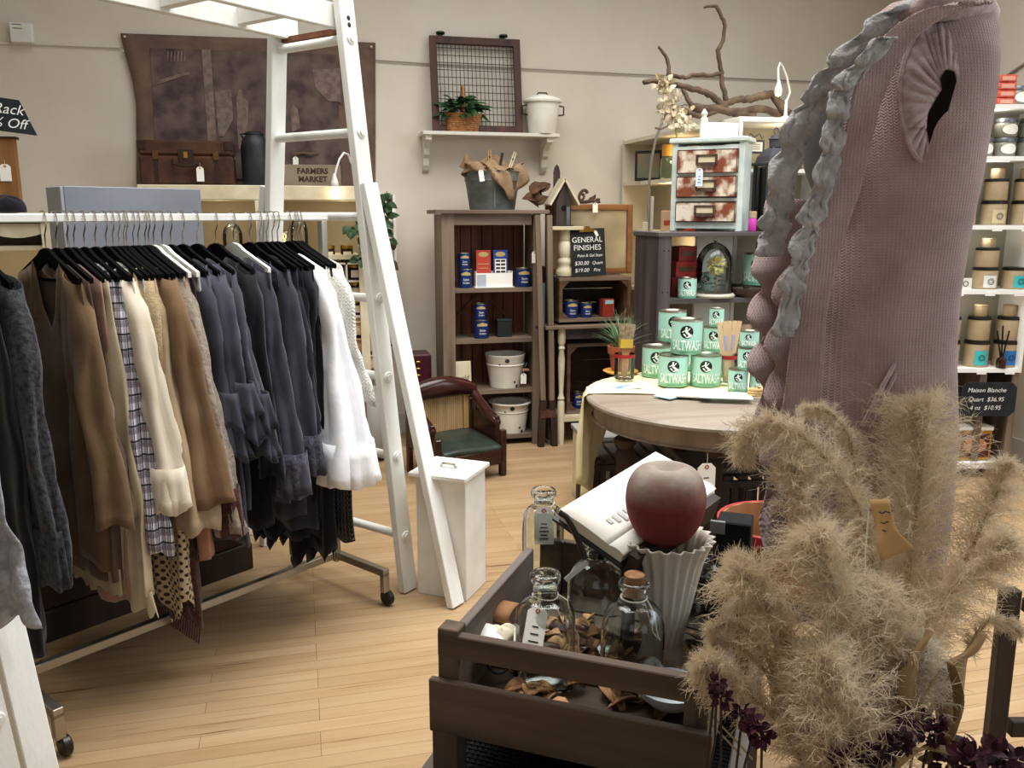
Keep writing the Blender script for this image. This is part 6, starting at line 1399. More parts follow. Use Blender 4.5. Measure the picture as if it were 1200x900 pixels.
b.obj('nail_hole', m_ink, t)
# grey lace shawl on the near trestle leg
G0 = GD(12, 600, 2.0); t = thing('lace_shawl', 'pale grey lace shawl hanging over the near white ladder leg', 'shawl', (G0.x, G0.y, 0), -YAW)
gz = lambda py: GD(12, py, 2.0).z; gx = lambda px: (px-12)/FPX*2.0
edge = [(400, -40), (470, -6), (520, 4), (560, 10), (600, 14), (640, 22), (680, 27), (720, 31), (745, 29)]
def ex(y):
    for (a, p), (c, q_) in zip(edge, edge[1:]):
        if y <= c: return p+(q_-p)*(y-a)/(c-a)
    return edge[-1][1]
def fsh(u, v): y = 405+v*340+8*math.sin(u*14); x = -90+u*(ex(min(745, max(400, y)))+90)+1.5*math.sin(v*40); return V((gx(x), .02*math.sin(u*16+v*3)+.01*math.sin(v*20), gz(y)))
B().grid(fsh, 40, 50).obj('lace', F_tulle, t, 'all', thick=.003)
B().tube([(gx(-95+i*4), .01*math.sin(i), gz(404-(i % 2))) for i in range(14)], .012, 6).obj('gathered_top', F_tulle, t, True)
# ------------------------------------------------------------------ foreground crate of bottles
KU = V((.829, -.559, 0)); KV = V((.559, .829, 0)); K0 = V((.215, 1.426, 0)); KW, KD = .488, .50; krz = math.atan2(KU.y, KU.x)
KZ = .61
m_ck = wood('crate_dark', '5d4c3d', '30261f', 'X', .7, 12); m_cky = wood('crate_dark_y', '6e635c', '4b423c', 'Y', .7, 12); m_ckz = wood('crate_dark_z', '5d4c3d', '30261f', 'Z', .7, 12)
t = thing('bottle_crate', 'weathered dark wooden crate tray full of old glass bottles', 'crate', K0+V((0, 0, KZ)), krz)
B().span((0, .0, .145), (KW, .022, .19), bev=.002).obj('top_rail', m_ck, t)
B().span((-.012, -.016, .0), (KW+.01, .0, .105), bev=.002).obj('front_board', m_ck, t)
for x in (.0, KW-.04): B().span((x, .001, .0), (x+.04, .04, .20 if x < .1 else .19), bev=.002).obj('corner_post', m_ckz, t)
B().span((-.002, .04, .0), (.018, KD, .165), bev=.002).obj('side_board', m_cky, t); B().span((KW-.018, .04, .0), (KW+.002, KD+.12, .165), bev=.002).obj('side_board', m_cky, t)
B().span((.0, KD+.1, .0), (KW, KD+.12, .15), bev=.002).obj('back_board', m_ck, t)
b = B()
for i in range(6): b.span((.02, .02+i*.098, .0), (KW-.02, .02+i*.098+.09, .015))
b.obj('floor_slats', m_ck, t)
def KL(p): p = V(p)-K0; return V((p.dot(KU), p.dot(KV), p.z-KZ))
# wire mesh topped stand under the crate
t = thing('mesh_stand', 'dark wooden stand with a black wire mesh top under the bottle crate', 'stand', K0+V((0, 0, 0)), krz)
zs_ = .50
for x, y in ((-.015, .0), (KW-.025, .0), (-.015, KD+.1), (KW-.025, KD+.1)): B().span((x, y-.0, 0), (x+.05, y+.05, KZ-.002), bev=.003).obj('leg', m_ckz, t)
B().span((-.05, -.10, zs_-.05), (KW+.05, -.06, zs_), bev=.003).obj('front_rail', m_ck, t); B().span((-.05, KD+.16, zs_-.05), (KW+.05, KD+.2, zs_), bev=.003).obj('back_rail', m_ck, t)
for x in (-.05, KW+.02): B().span((x, -.06, zs_-.05), (x+.03, KD+.16, zs_), bev=.003).obj('side_rail', m_cky, t)
b = B()
for i in range(44): x = -.02+(KW+.04)*(i+.5)/44; b.span((x-.0012, -.06, zs_-.012), (x+.0012, KD+.16, zs_-.0095))
for i in range(54): y = -.06+(KD+.22)*(i+.5)/54; b.span((-.02, y-.0012, zs_-.0095), (KW+.02, y+.0012, zs_-.007))
b.obj('wire_mesh', mat('black_wire', '141414', .35, metal=.7), t)
B().span((-.03, -.06, zs_-.045), (KW+.03, KD+.16, zs_-.03)).obj('mesh_shade_board', mat('lower_black', '0e0d0d', .8), t)  # black board added to stand for the shade below the mesh
KB = KZ+.016
def vz(base, px, py): return GP(px, py, base, V((_s, _c, 0))).z
class Bt: pass
m_bg = mat('bottle_glass', 'f3f8f6', .015, trans=1, ior=1.42, spec=.5)
def bottle(label, px, pyb, wpx, ptop, pneck, pshoulder, neckpx, square=True, name='glass_bottle', stopper=None, dz=.0, nseg=40):
    base = GZ(px, pyb, KB+dz); D = (base-CO).dot(CF); r = wpx*D/FPX/2; rn = neckpx*D/FPX/2
    hv = V((base.x, base.y, 0)).normalized(); c = base+hv*r*.9; c.z = KB+dz
    H_ = vz(c, px, ptop)-c.z; hn = vz(c, px, pneck)-c.z; hs = vz(c, px, pshoulder)-c.z
    t = thing(name, label, 'bottle', c, -YAW-.1, 'old glass bottles')
    e = 5.0 if square else 2.0
    def md(a, rr, z):
        if not square: return rr
        k = 1-min(1, max(0, (z-hs*.92)/max(1e-4, (hn-hs*.92))))
        if z > hn: k = 0
        se = (abs(math.cos(a))**e+abs(math.sin(a))**e)**(-1/e)
        return rr*(1+(se*.93-1)*k)
    prof = [(.001, .006), (r*.8, .004), (r*.95, .0), (r, .008), (r, hs*.5), (r, hs*.94)]
    for i in range(1, 7): a = i/6*PI/2; prof.append((rn+(r-rn)*math.cos(a), hs*.94+(hn-hs*.94)*math.sin(a)))
    lip = H_-.016
    prof += [(rn*.98, hn+.3*(lip-hn)), (rn*.98, lip-.004), (rn*1.22, lip), (rn*1.25, H_-.006), (rn*1.12, H_)]
    th = .0032
    inner = [(max(.001, q-th), z+(th*1.6 if i < 3 else 0)) for i, (q, z) in enumerate(prof)][::-1]
    inner[0] = (rn*1.12-th*1.3, H_-.002); inner[1] = (rn*.85, H_-.006); inner[2] = (rn*.8, lip)
    B().lathe(prof+inner, seg=nseg, cap=False, mod=md).obj('glass', m_bg, t, 'all')
    if stopper:
        B().lathe([(rn*.62, H_-.03), (rn*.78, H_+.002), (rn*.8, H_+.012), (rn*.7, H_+.014)], seg=20).obj('stopper', stopper, t, True)
    q = Bt(); q.t, q.c, q.r, q.rn, q.H, q.hn, q.hs, q.lip = t, c, r, rn, H_, hn, hs, lip
    return q
m_cork = mat('cork', 'a87c54', .85, '7a5536', 60); m_rub = mat('black_rubber', '131314', .6)
def neck_string(q, label_tag, dx, dy, w, h, tilt, rz=0, lean=0, lines=3, col=None, hang=.02):
    B().tube([((q.rn+.001)*math.cos(a), (q.rn+.001)*math.sin(a), q.hn+.008+.002*math.sin(a*2)) for a in [i*2*PI/16 for i in range(17)]], .0011, 5).obj('neck_string', m_string, q.t)
    price_tag(q.c+CR*dx-V((_s, _c, 0))*(dy)+V((0, 0, q.hn+.008)), label_tag, h, w, rz=-YAW+rz, tilt=tilt, string=hang, lines=lines, col=col, lean=lean)
b1 = bottle('square shouldered clear glass jug with a leaning paper tag at the crate front corner', 638, 812, 78, 671, 701, 728, 30)
neck_string(b1, 'long white paper tag tied to the square glass jug at the crate front', -.012, b1.rn+.004, .040, .085, .22, hang=.012, lean=-.62)
B().tube([(b1.rn, 0, b1.hn+.01), (b1.rn+.02, -.01, b1.hn+.002), (b1.r*.8, -b1.r*.3, b1.hs+.01), (b1.r*1.03, -b1.r*.2, b1.hs-.02), (b1.r*1.05, -b1.r*.2, b1.hs-.075)], .0012, 5).obj('string_end', m_string, b1.t)
b2 = bottle('tall narrow clear glass bottle with a printed white tag at the crate back', 636, 708, 52, 573, 593, 609, 24)
neck_string(b2, 'white printed price tag on the tall narrow bottle', -.0, b2.rn+.006, .046, .088, 0, hang=.0, lines=5, lean=-.22)
b3 = bottle('round shouldered clear bottle with a black rubber stopper beside the open book', 697, 772, 68, 637, 658, 681, 27, False, stopper=m_rub)
b4 = bottle('round shouldered clear bottle with a cork in front of the white vase', 739, 826, 76, 680, 705, 734, 30, False, stopper=m_cork)
B().tube([(b4.rn, -.01, b4.hn+.01), (b4.rn+.012, -.02, b4.hn-.01), (b4.rn+.02, -.03, b4.hs), (b4.rn+.026, -.035, b4.hs-.01), (b4.rn+.012, -.03, b4.hs+.004), (b4.rn-.002, -.02, b4.hn)], .0013, 5).obj('string_loop', m_string, b4.t)
B().tube([((b4.rn+.001)*math.cos(a), (b4.rn+.001)*math.sin(a), b4.hn+.01) for a in [i*2*PI/16 for i in range(17)]], .0015, 5).obj('neck_string', m_string, b4.t)
b5 = bottle('clear bottle with a wire ring top behind the vase, against the crate side', 817, 775, 50, 641, 652, 666, 20, False)
B().tube([(.012*math.cos(a), 0, b5.H+.012+.012*math.sin(a)) for a in [i*2*PI/14 for i in range(15)]], .002, 6).obj('wire_ring', m_chrome, b5.t)
t = price_tag(b3.c-CR*.022-V((_s, _c, 0))*.03+V((0, 0, b3.hn+.012)), 'narrow white paper tag sticking out from the black-stoppered bottle', .062, .011, rz=-YAW, tilt=.85, string=.0)
# fluted milk glass vase and apple
vb = GZ(778, 785, KB); VD = (vb-CO).dot(CF); vk = VD/FPX; vb = vb+V((_s, _c, 0))*.03; vb.z = KB
VH = vz(vb, 778, 628)-KB
t = thing('fluted_vase', 'tall fluted white milk glass vase standing in the crate with the apple on top', 'vase', vb)
m_milk = mat('milk_glass', 'c4bcae', .4, 'b8afa0', 4, spec=.5)
r0 = 49*vk
fl = lambda a, r, z: r*(1+.045*math.cos(a*22)*min(1, max(0, (z-.045)/.03)))
prof = [(.001, 0), (r0*.56, 0), (r0*.58, .008), (r0*.5, .03), (r0*.44, .05), (r0*.5, .075), (r0*.62, VH*.45), (r0*.74, VH*.65), (r0*.86, VH*.83), (r0*1.0, VH*.97), (r0*1.08, VH), (r0*1.02, VH), (r0*.9, VH*.94), (r0*.78, VH*.8), (r0*.5, VH*.3), (.001, VH*.2)]
B().lathe(prof, seg=132, cap=False, mod=lambda a, r, z: fl(a, r, z)*(1+(.03*math.cos(a*22) if z > VH*.95 else 0))).obj('body', m_milk, t, 'all')
ap = V((vb.x, vb.y, KB+VH)); ar = 47*vk*.97; zb_ = VH+KB-.018
t = thing('decorative_apple', 'large dusty red decorative apple resting on the fluted white vase', 'apple', (ap.x-.004, ap.y, zb_))
ah = vz(ap, 776, 540)-zb_
def apple_mat():
    m = mat('apple_red', '783a34', .8, '5f2a27', 7, bump=.25, bscale=30, spec=.15); nt = m.node_tree; N = nt.nodes; L = nt.links; b = N['Principled BSDF']
    src = b.inputs['Base Color'].links[0].from_socket
    g = N.new('ShaderNodeNewGeometry'); sx = N.new('ShaderNodeSeparateXYZ'); tc = N.new('ShaderNodeTexCoord'); L.new(tc.outputs['Object'], sx.inputs[0])
    n = N.new('ShaderNodeTexNoise'); n.inputs['Scale'].default_value = 22; n.inputs['Detail'].default_value = 6; L.new(tc.outputs['Object'], n.inputs[0])
    mr = N.new('ShaderNodeMapRange'); mr.inputs[1].default_value = ah*.52; mr.inputs[2].default_value = ah*.92; L.new(sx.outputs[2], mr.inputs[0])
    mu = N.new('ShaderNodeMath'); mu.operation = 'MULTIPLY'; L.new(mr.outputs[0], mu.inputs[0]); L.new(n.outputs[0], mu.inputs[1]); m2 = N.new('ShaderNodeMath'); m2.operation = 'MULTIPLY'; m2.inputs[1].default_value = 1.8; m2.use_clamp = True; L.new(mu.outputs[0], m2.inputs[0])
    x = N.new('ShaderNodeMix'); x.data_type = 'RGBA'; L.new(m2.outputs[0], x.inputs[0]); L.new(src, x.inputs[6]); x.inputs[7].default_value = lin('958b80'); L.new(x.outputs[2], b.inputs['Base Color']); return m
pa = []
for i in range(33):
    a = -PI/2+PI*i/32; rr_ = math.cos(a)**.82*ar*(1.0+.09*math.sin(a)); z = ah*.5+ah*.5*math.sin(a)
    if i > 18: z -= (math.exp(-(rr_/(.34*ar))**2))*.17*ah
    if i < 6: z += math.exp(-(rr_/(.2*ar))**2)*.05*ah
    pa.append((max(rr_, .0008), z))
B().lathe(pa, seg=48, cap=False, mod=lambda a, r, z: r*(1+.02*math.cos(a*5+.6)*(z/ah))).obj('fruit', apple_mat(), t, 'all')
# open book leaning in the crate
A_, E_, B_, R_ = GD(655, 598, 1.76), GD(716, 664, 1.64), GD(768, 530, 2.02), GD(842, 592, 1.89)
t = thing('open_book', 'open white book propped slanting at the back of the bottle crate behind the apple', 'book', A_)
bu = (B_-A_); bv = (E_-A_); Lu, Lv = bu.length, bv.length; bu.normalize(); bn = bu.cross(bv).normalized()
if bn.z < 0: bn = -bn
bv2 = bn.cross(bu).normalized()
if bv2.dot(bv) < 0: bv2 = -bv2
m_page = mat('book_page', 'eeebe0', .7, spec=.2)
def page(u, v, x0, x1): return bu*(Lu*u)+bv2*(x0+(x1-x0)*v)+bn*(.004*math.sin(v*PI)*1.0+.0)
half = Lv*.95
b = B(); b.grid(lambda u, v: page(u, v, 0, half*.78), 6, 10); b.obj('page', m_page, t, True, thick=.003)
b = B(); b.grid(lambda u, v: page(u, v, half*.78, half*1.0), 6, 10); b.obj('page', m_page, t, True, thick=.003)
RM = Matrix((bu, bv2, bn)).transposed().to_4x4()
def obox(b, u0, u1, v0, v1, n0, n1): b.box(bu*((u0+u1)/2)+bv2*((v0+v1)/2)+bn*((n0+n1)/2), (u1-u0, v1-v0, n1-n0), RM)
b = B(); obox(b, .003, Lu-.003, .004, half-.004, -.022, .0); b.obj('page_block', mat('page_edge', 'd8d0bb', .8), t)
b = B(); obox(b, -.006, Lu+.006, -.006, half+.006, -.028, -.0225); b.obj('cover', mat('book_cover', '1b1917', .5), t)
b = B()
for i in range(16): u = .14*Lu+i*Lu*.052; b.poly([page(u/Lu+du, vv, 0, half*.78)+bn*.0035 for du, vv in ((0, .62), (.03, .62), (.03, .74+.05*((i*7) % 3)), (0, .74+.05*((i*7) % 3)))])
b.obj('print', mat('page_print', 'b8b6b2', .8), t)
# dark book easel
t = thing('book_easel', 'dark wooden easel holding the open book in the crate', 'easel', A_)
b = B(); obox(b, .0, Lu*.9, half+.01, half+.03, -.05, .012); b.obj('ledge', m_brown, t)
b = B(); obox(b, Lu*.2, Lu*.8, .02, half, -.046, -.03); b.obj('board', m_brown, t)
pz = KB-A_.z
for uu in (.25, .75):
    p = bu*(Lu*uu)+bv2*(half*.78)-bn*.045; B().bar(p, V((p.x, p.y, (KB+.002)-A_.z)), .025, .025).obj('leg', m_brown, t)
t = thing('curved_metal_plate', 'dark curved metal strip standing between the tall bottle and the book', 'plate', GD(667, 640, 1.63))
o_ = t.location; B().tube([GD(x, y, 1.63)-o_ for x, y in ((655, 600), (664, 606), (672, 620), (679, 636), (686, 655))], .006, 8).obj('strip', m_dmetal, t, True); 
t = thing('black_display_box', 'black wooden box with a pale metal corner standing beside the open book', 'box', (GD(842, 640, 1.80).x, GD(842, 640, 1.80).y, 0), krz)
zt_ = GD(842, 606, 1.80).z; B().box((0.03, .02, zt_/2), (.07, .07, zt_), bev=.003).obj('body', m_black, t); B().box((-.002, -.016, zt_-.012), (.03, .01, .026)).obj('metal_corner', m_galv, t)
# dried curls lying in the crate
r_ = random.Random(21); t0 = thing('dried_peel_filling', 'dried bark and orange peel pieces scattered over the crate bottom', 'dried peel', K0+V((0, 0, KB)), krz)
b = B()
for i in range(130):
    x, y, z = r_.uniform(.075, KW-.08), .07+(KD-.1)*r_.random()**.8, r_.uniform(.004, .022)
    a = r_.uniform(0, 6.28); leaf(b, (x, y, z), (math.cos(a), math.sin(a), r_.uniform(-.3, .5)), r_.uniform(.03, .06), r_.uniform(.02, .035), (r_.uniform(-.5, .5), r_.uniform(-.5, .5), 1), .6, .6)
o = b.obj('pieces', mat('peel', 'b58a5c', .75, '6b4a32', 25, lo=.4, hi=.6), t0, True, thick=.003); t0['kind'] = 'stuff'
def KP(px, py, z): return GZ(px, py, z)
t = thing('mushroom_slice', 'large pale dried mushroom slice in the crate corner by the square jug', 'dried mushroom', KP(587, 745, .70), .3)
B().grid(lambda u, v: V((.035*v*math.cos(2*PI*u)*(1+.15*math.sin(6*PI*u)), .03*v*math.sin(2*PI*u), .018*(1-v*v)+.008*math.sin(u*25)*v)), 24, 6, True).obj('cap', mat('mush_white', 'e3dac6', .8, 'cdbfa4', 20), t, True, thick=.006); B().tube([(-.03, 0, -.01), (-.01, 0, .0), (0, 0, .01)], [.014, .012, .009], 8).obj('stem', mat('mush_brown', '8a623e', .8), t, True)
t = thing('mushroom_slice', 'brown curled dried peel on the crate side board behind the square jug', 'dried peel', KP(594, 718, .72), .9)
B().grid(lambda u, v: V((.034*math.cos(PI*u*1.3), .02*(v-.5)*2, .016*math.sin(PI*u*1.3))), 16, 5).obj('peel', mat('mush_brown', '8a623e', .8), t, True, thick=.006)
t = thing('cream_card_curl', 'curled white card lying in the crate under the top rail', 'card', KP(572, 776, .66), .2)
B().grid(lambda u, v: V((-.035+.075*u, -.03+.06*v, .03+.02*math.sin(u*PI)+.02*v)), 10, 8).obj('card', m_paper, t, True, thick=.001); b = B()
for i in range(4): b.tube([(-.02+.012*i, .0, .052), (-.015+.012*i, .012, .056), (-.022+.012*i, .02, .06)], .0012, 5)
b.obj('handwriting', m_ink, t)
t = thing('black_wire_ring', 'two black wire loops lying in the crate behind the front rail', 'wire loops', KP(585, 790, .66), 0)
for dx, rr_ in ((0, .024), (.035, .022)): B().tube([(dx+rr_*math.cos(a), .3*rr_*math.sin(a), .03+rr_*math.sin(a)) for a in [i*2*PI/20 for i in range(21)]], .0028, 6).obj('loop', m_black, t, True)
t = thing('glass_dish', 'pale blue-white ceramic dish lying in the crate behind the front rail', 'dish', KP(785, 822, .64))
B().lathe([(.001, .004), (.04, 0), (.06, .02), (.064, .035), (.058, .03), (.036, .01), (.001, .01)], seg=28, cap=False).obj('dish', mat('pale_ceramic', 'c3cdd2', .3), t, True)

# ------------------------------------------------------------------ dress form with the mauve knit vest
MD = 1.38; MO = GD(1030, 450, MD); MB = V((MO.x, MO.y, 0)); mk = MD/FPX
t = thing('knit_vest', 'long mauve knitted sleeveless vest with ruffled front hanging on the dress form', 'vest', MB, -YAW)
DN = V((_s, _c, 0))
def ML(px, py, dy=0.0):
    """dress-form local point seen at a pixel, dy metres behind the form's middle plane"""
    p = GP(px, py, MB+DN*dy, DN)-MB; return V((p.dot(CR), dy, p.z))
m_knit = knit_mat('mauve_knit', 'bea39e', 'a88e89', 210, .7); m_lace = fabric('grey_felt_lace', 'b9b6b4', '9a9693', 30, .7, 90)
rows = [(6, 1046, 1150, .035), (22, 1022, 1160, .075), (45, 1012, 1163, .11), (75, 998, 1161, .135), (110, 988, 1157, .15), (160, 974, 1149, .158), (210, 962, 1142, .16), (270, 946, 1131, .155), (340, 932, 1122, .15), (400, 926, 1119, .155), (470, 918, 1121, .175), (540, 905, 1118, .19), (600, 898, 1112, .195), (652, 893, 1100, .195)]
rows = [(y_, a_+16*b_/.155, c_-25*b_/.155, b_) for y_, a_, c_, b_ in rows]
def ring(v):
    i = min(len(rows)-2, int(v*(len(rows)-1))); q = v*(len(rows)-1)-i; a, b_ = rows[i], rows[i+1]
    return tuple(a[j]+(b_[j]-a[j])*q for j in range(4))
def fbody(u, v, off=0.0):
    y, xl, xr, bb = ring(v); a = 2*PI*u; c = ML((xl+xr)/2, y); ax = (xr-xl)/2*mk*1.02+off
    ce = math.copysign(abs(math.cos(a))**.85, math.cos(a)); se = math.copysign(abs(math.sin(a))**.85, math.sin(a))
    fold = .008*math.sin(a*6+v*2)*max(0, v-.55)*2
    return V((c.x+(ax+fold)*ce, (bb+off+fold)*se, c.z+(0 if v < .98 else .01*math.sin(a*8))))
vest = B().grid(fbody, 96, 70, True).obj('knitted_body', m_knit, t, 'all', thick=.004)
cyf = lambda px, py: None
def surf_y(px, py, off=.004):
    v = 0
    for i in range(len(rows)-1):
        if rows[i][0] <= py <= rows[i+1][0]: v = (i+(py-rows[i][0])/(rows[i+1][0]-rows[i][0]))/(len(rows)-1)
    y, xl, xr, bb = ring(v); e = (px-(xl+xr)/2)/((xr-xl)/2)
    return -(bb*max(0.0, 1-abs(e)**2.2)**(1/2.0)+off)
def MS(px, py, off=.004): return ML(px, py, surf_y(px, py, off))
# armhole with ribbed cap sleeve, facing the camera
hole = [(1108, 82), (1118, 84), (1121, 95), (1114, 120), (1107, 145), (1099, 165), (1093, 184), (1089, 168), (1086, 148), (1088, 132), (1096, 118), (1104, 105), (1102, 92)]
seam = [(1100, 16), (1128, 22), (1146, 48), (1148, 80), (1138, 110), (1126, 150), (1110, 180), (1093, 196), (1072, 182), (1060, 150), (1054, 110), (1062, 66), (1082, 30)]
def cl(P_, u):
    n = len(P_); i = int(u*n) % n; q = u*n-int(u*n); p0, p1, p2, p3 = P_[(i-1) % n], P_[i], P_[(i+1) % n], P_[(i+2) % n]
    return tuple(.5*((2*p1[k])+(-p0[k]+p2[k])*q+(2*p0[k]-5*p1[k]+4*p2[k]-p3[k])*q*q+(-p0[k]+3*p1[k]-3*p2[k]+p3[k])*q**3) for k in (0, 1))
def fcap(u, v):
    hx, hy = cl(hole, u); sx, sy = cl(seam, u); x = hx+(sx-hx)*v; y = hy+(sy-hy)*v
    bulge = .006+.012*math.sin(PI*min(1, v*.9+.1))*(1 if y < 150 else .5)+.003*math.cos(u*2*PI*30)*math.sin(PI*v)
    return ML(x, y, surf_y(sx, min(200, max(30, sy)), 0)*(v)+(surf_y(1090, 120, 0))*(1-v)-bulge*(1 if v < .99 else .1))
m_rib = mat('mauve_rib', 'b29e9a', .9, '9a8683', 60, bump=.3, bscale=200, spec=.08, sheen=.3)
B().grid(fcap, 272, 14, True).obj('ribbed_armhole', m_rib, t, 'all', thick=.003)
B().tube([MS(*cl(seam, i/60), .006) for i in range(61)], .0035, 6).obj('armhole_seam', m_rib, t, True)
B().poly([ML(x, y, surf_y(1090, 120, .014)) for x, y in hole]).obj('armhole_shade', mat('hole_dark', '1b1614', .95, spec=0), t)  # flat dark patch painted in for the shade inside the armhole
# knitted openwork ridges on the back flank
for (x0, y0, x1, y1) in ((1072, 380, 1010, 500), (1077, 384, 1018, 500), (1086, 392, 1034, 500), (1090, 396, 1040, 500), (1098, 404, 1056, 500)):
    B().tube([MS(x0+(x1-x0)*q/8, y0+(y1-y0)*q/8, .004) for q in range(9)], .0032, 6).obj('knit_ridge', m_rib, t, True)
for (a, c) in (((1072, 380), (1120, 362)), ((1078, 398), (1119, 378)), ((1082, 420), (1119, 396)), ((1084, 445), (1119, 418)), ((1086, 468), (1120, 440)), ((1088, 490), (1121, 462))):
    B().tube([MS(a[0]+(c[0]-a[0])*q/8, a[1]+(c[1]-a[1])*q/8+3*math.sin(q/8*PI), .004) for q in range(9)], .0016, 6).obj('knit_ridge', m_rib, t, True)
# front ruffles: wavy strips falling along the opening; u = 1 is the attached edge
def xl_of(py):
    for a, b_ in zip(rows, rows[1:]):
        if a[0] <= py <= b_[0]: return a[1]+(b_[1]-a[1])*(py-a[0])/(b_[0]-a[0])
    return rows[-1][1]
def ruffle(path, w, amp, freq, off, m, nm, seed, thick=.004, wv=1.0, dyo=None, deep=.03):
    def f(u, v):
        q = v*(len(path)-1); i = min(len(path)-2, int(q)); k = q-i
        x, y = cl_open(path, v); wd = w[0]+(w[1]-w[0])*v; ph = (v*freq+seed)*2*PI; g = (1-u)
        px = x+(u-.5)*wd+amp*math.sin(ph)*g+wv*noise.noise(V((u*4, v*26, seed)))
        py = y+3*math.sin(ph+1.9)*g
        base = surf_y(max(px, xl_of(py)+9), min(650, max(8, py)), off) if dyo is None else dyo
        return ML(px, py, base-deep*g*math.cos(ph+.5)-wv*.0007*noise.noise(V((u*6, v*40, seed+4))))
    return B().grid(f, 14, 150).obj(nm, m, t, 'all', thick=thick)
def cl_open(P_, v):
    q = v*(len(P_)-1); i = min(len(P_)-2, int(q)); k = q-i; n = len(P_)
    p0, p1, p2, p3 = P_[max(0, i-1)], P_[i], P_[i+1], P_[min(n-1, i+2)]
    return tuple(.5*((2*p1[j])+(-p0[j]+p2[j])*k+(2*p0[j]-5*p1[j]+4*p2[j]-p3[j])*k*k+(-p0[j]+3*p1[j]-3*p2[j]+p3[j])*k*k*k) for j in (0, 1))
ruffle([(1148, 2), (1100, 14), (1058, 42), (1030, 82), (1012, 125), (1002, 170), (990, 220), (972, 270), (960, 315), (950, 360), (944, 420), (938, 500)], (34, 40), 3, 2.6, .022, m_knit, 'shawl_collar', .1, .007, 1, -.145, .008)
ruffle([(948, 300), (935, 345), (930, 385), (922, 425), (928, 470), (925, 515), (915, 560)], (44, 46), 9, 4.1, .02, m_knit, 'front_ruffle', .15, .005, 1, None, .022)
ruffle([(925, 235), (918, 275), (908, 315), (902, 350), (905, 385), (903, 420), (904, 460), (906, 520)], (40, 36), 9, 4.3, .0, m_knit, 'front_ruffle', .6, .005, 1, -.06, .026)
# hem point falling beside the crate
B().grid(lambda u, v: ML(897+v*(-4)+u*(70-18*v)+4*math.sin(v*8), 545+v*108-28*u*v, -.15+.02*math.sin(u*9+v*3)), 16, 20).obj('hem_point', knit_mat('mauve_open_knit', '93808a', '7d6b74', 90, 1.0), t, 'all', thick=.005)
# collar roll across the shoulder top
B().tube([ML(1060, 26, -.10), ML(1085, 10, -.12), ML(1120, 4, -.11), ML(1148, 8, -.06), ML(1158, 16, 0)], [.014, .02, .022, .02, .016], 12).obj('collar_roll', m_rib, t, 'all')
# lace scarf
t2 = thing('lace_scarf', 'grey felted lace scarf draped around the neck of the dress form', 'scarf', MB, -YAW); t_keep = t; t = t2
ruffle([(1120, -8), (1085, 2), (1048, 18), (1014, 46), (984, 78), (958, 112), (937, 150), (923, 195), (913, 240), (905, 275), (902, 300)], (38, 30), 4, 8.5, .03, m_lace, 'long_end', .7, .003, 9, -.105, .012)
ruffle([(1040, 44), (1005, 82), (986, 112), (979, 150), (968, 200), (954, 250), (940, 295), (928, 340), (918, 395)], (26, 24), 4, 9.0, .034, m_lace, 'short_end', .2, .003, 8, -.155, .010)
t = t_keep
# dress form itself
t = thing('dress_form', 'grey dress form on a dark stand wearing the mauve vest', 'dress form', MB, -YAW)
def fbust(u, v):
    i = 3+v*9; a_ = rows[int(i)]; y, xl, xr, bb = a_
    a = 2*PI*u; yy = 40+v*480; q = .5+.5*math.sin(v*PI*1.0); c = ML(1045-12*v, yy); ax = (.128+.016*math.cos(v*7))*(.55 if v < .03 else 1); return V((c.x+ax*math.cos(a)*(1 if v > .05 else .7)-.012*math.cos(a)*0, .135*math.sin(a)*(.75+.25*math.cos(v*5))*(.6 if v < .03 else 1), c.z))
m_bust = mat('bust_grey', '6c6e73', .6, '5f6166', 5)
def fchest(u, v):
    a = 2*PI*u; yy = 60+v*440; c = ML(1050-4*math.sin(v*PI), yy)
    prof = [q_*.8 for q_ in (.05, .085, .098, .104, .104, .098, .09, .085, .09, .1, .105)]; i = min(9, int(v*10)); k = v*10-i; ax = prof[i]+(prof[i+1]-prof[i])*k
    return V((c.x+ax*math.cos(a), ax*.95*math.sin(a), c.z))
B().grid(fchest, 40, 40, True).obj('torso', m_bust, t, True)
B().grid(lambda u, v: ML(986-46*math.sin(PI*(.12+.8*v))**.7*math.cos(PI*(u-.5)), 98+v*150, -.01+.08*(u-.5)*2), 18, 16).obj('chest_panel', m_bust, t, 'all', thick=.004)
B().tube([(ML(1030, 500).x, 0, ML(1030, 500).z), (ML(1030, 500).x, 0, .04)], .016, 12).obj('pole', m_dmetal, t, True); B().lathe([(.001, 0), (.17, 0), (.17, .015), (.04, .03), (.016, .05)], (ML(1030, 500).x, 0, 0), 32).obj('base', m_dmetal, t, True)

# ------------------------------------------------------------------ plume bouquet
def plume_mat(name, c1, c2):
    m = mat(name, c1, .9, c2, 4, spec=.05); nt = m.node_tree; N = nt.nodes; L = nt.links; b = N['Principled BSDF']; src = b.inputs['Base Color'].links[0].from_socket
    tr = N.new('ShaderNodeBsdfTranslucent'); L.new(src, tr.inputs[0]); mx = N.new('ShaderNodeMixShader'); mx.inputs[0].default_value = .45; L.new(b.outputs[0], mx.inputs[1]); L.new(tr.outputs[0], mx.inputs[2]); L.new(mx.outputs[0], N['Material Output'].inputs[0]); return m
PV = GD(985, 980, 1.08); m_plume = plume_mat('plume_beige', 'e6d7be', 'd2c0a1'); m_stem = mat('straw_stem', 'a08b62', .8); m_plume2 = plume_mat('plume_grey', 'dcd2bf', 'c6b9a2')
t = thing('floor_vase', 'tall dark vase standing on the floor, holding the feathery plume bouquet', 'vase', (PV.x, PV.y, 0)); vz_ = PV.z-.01
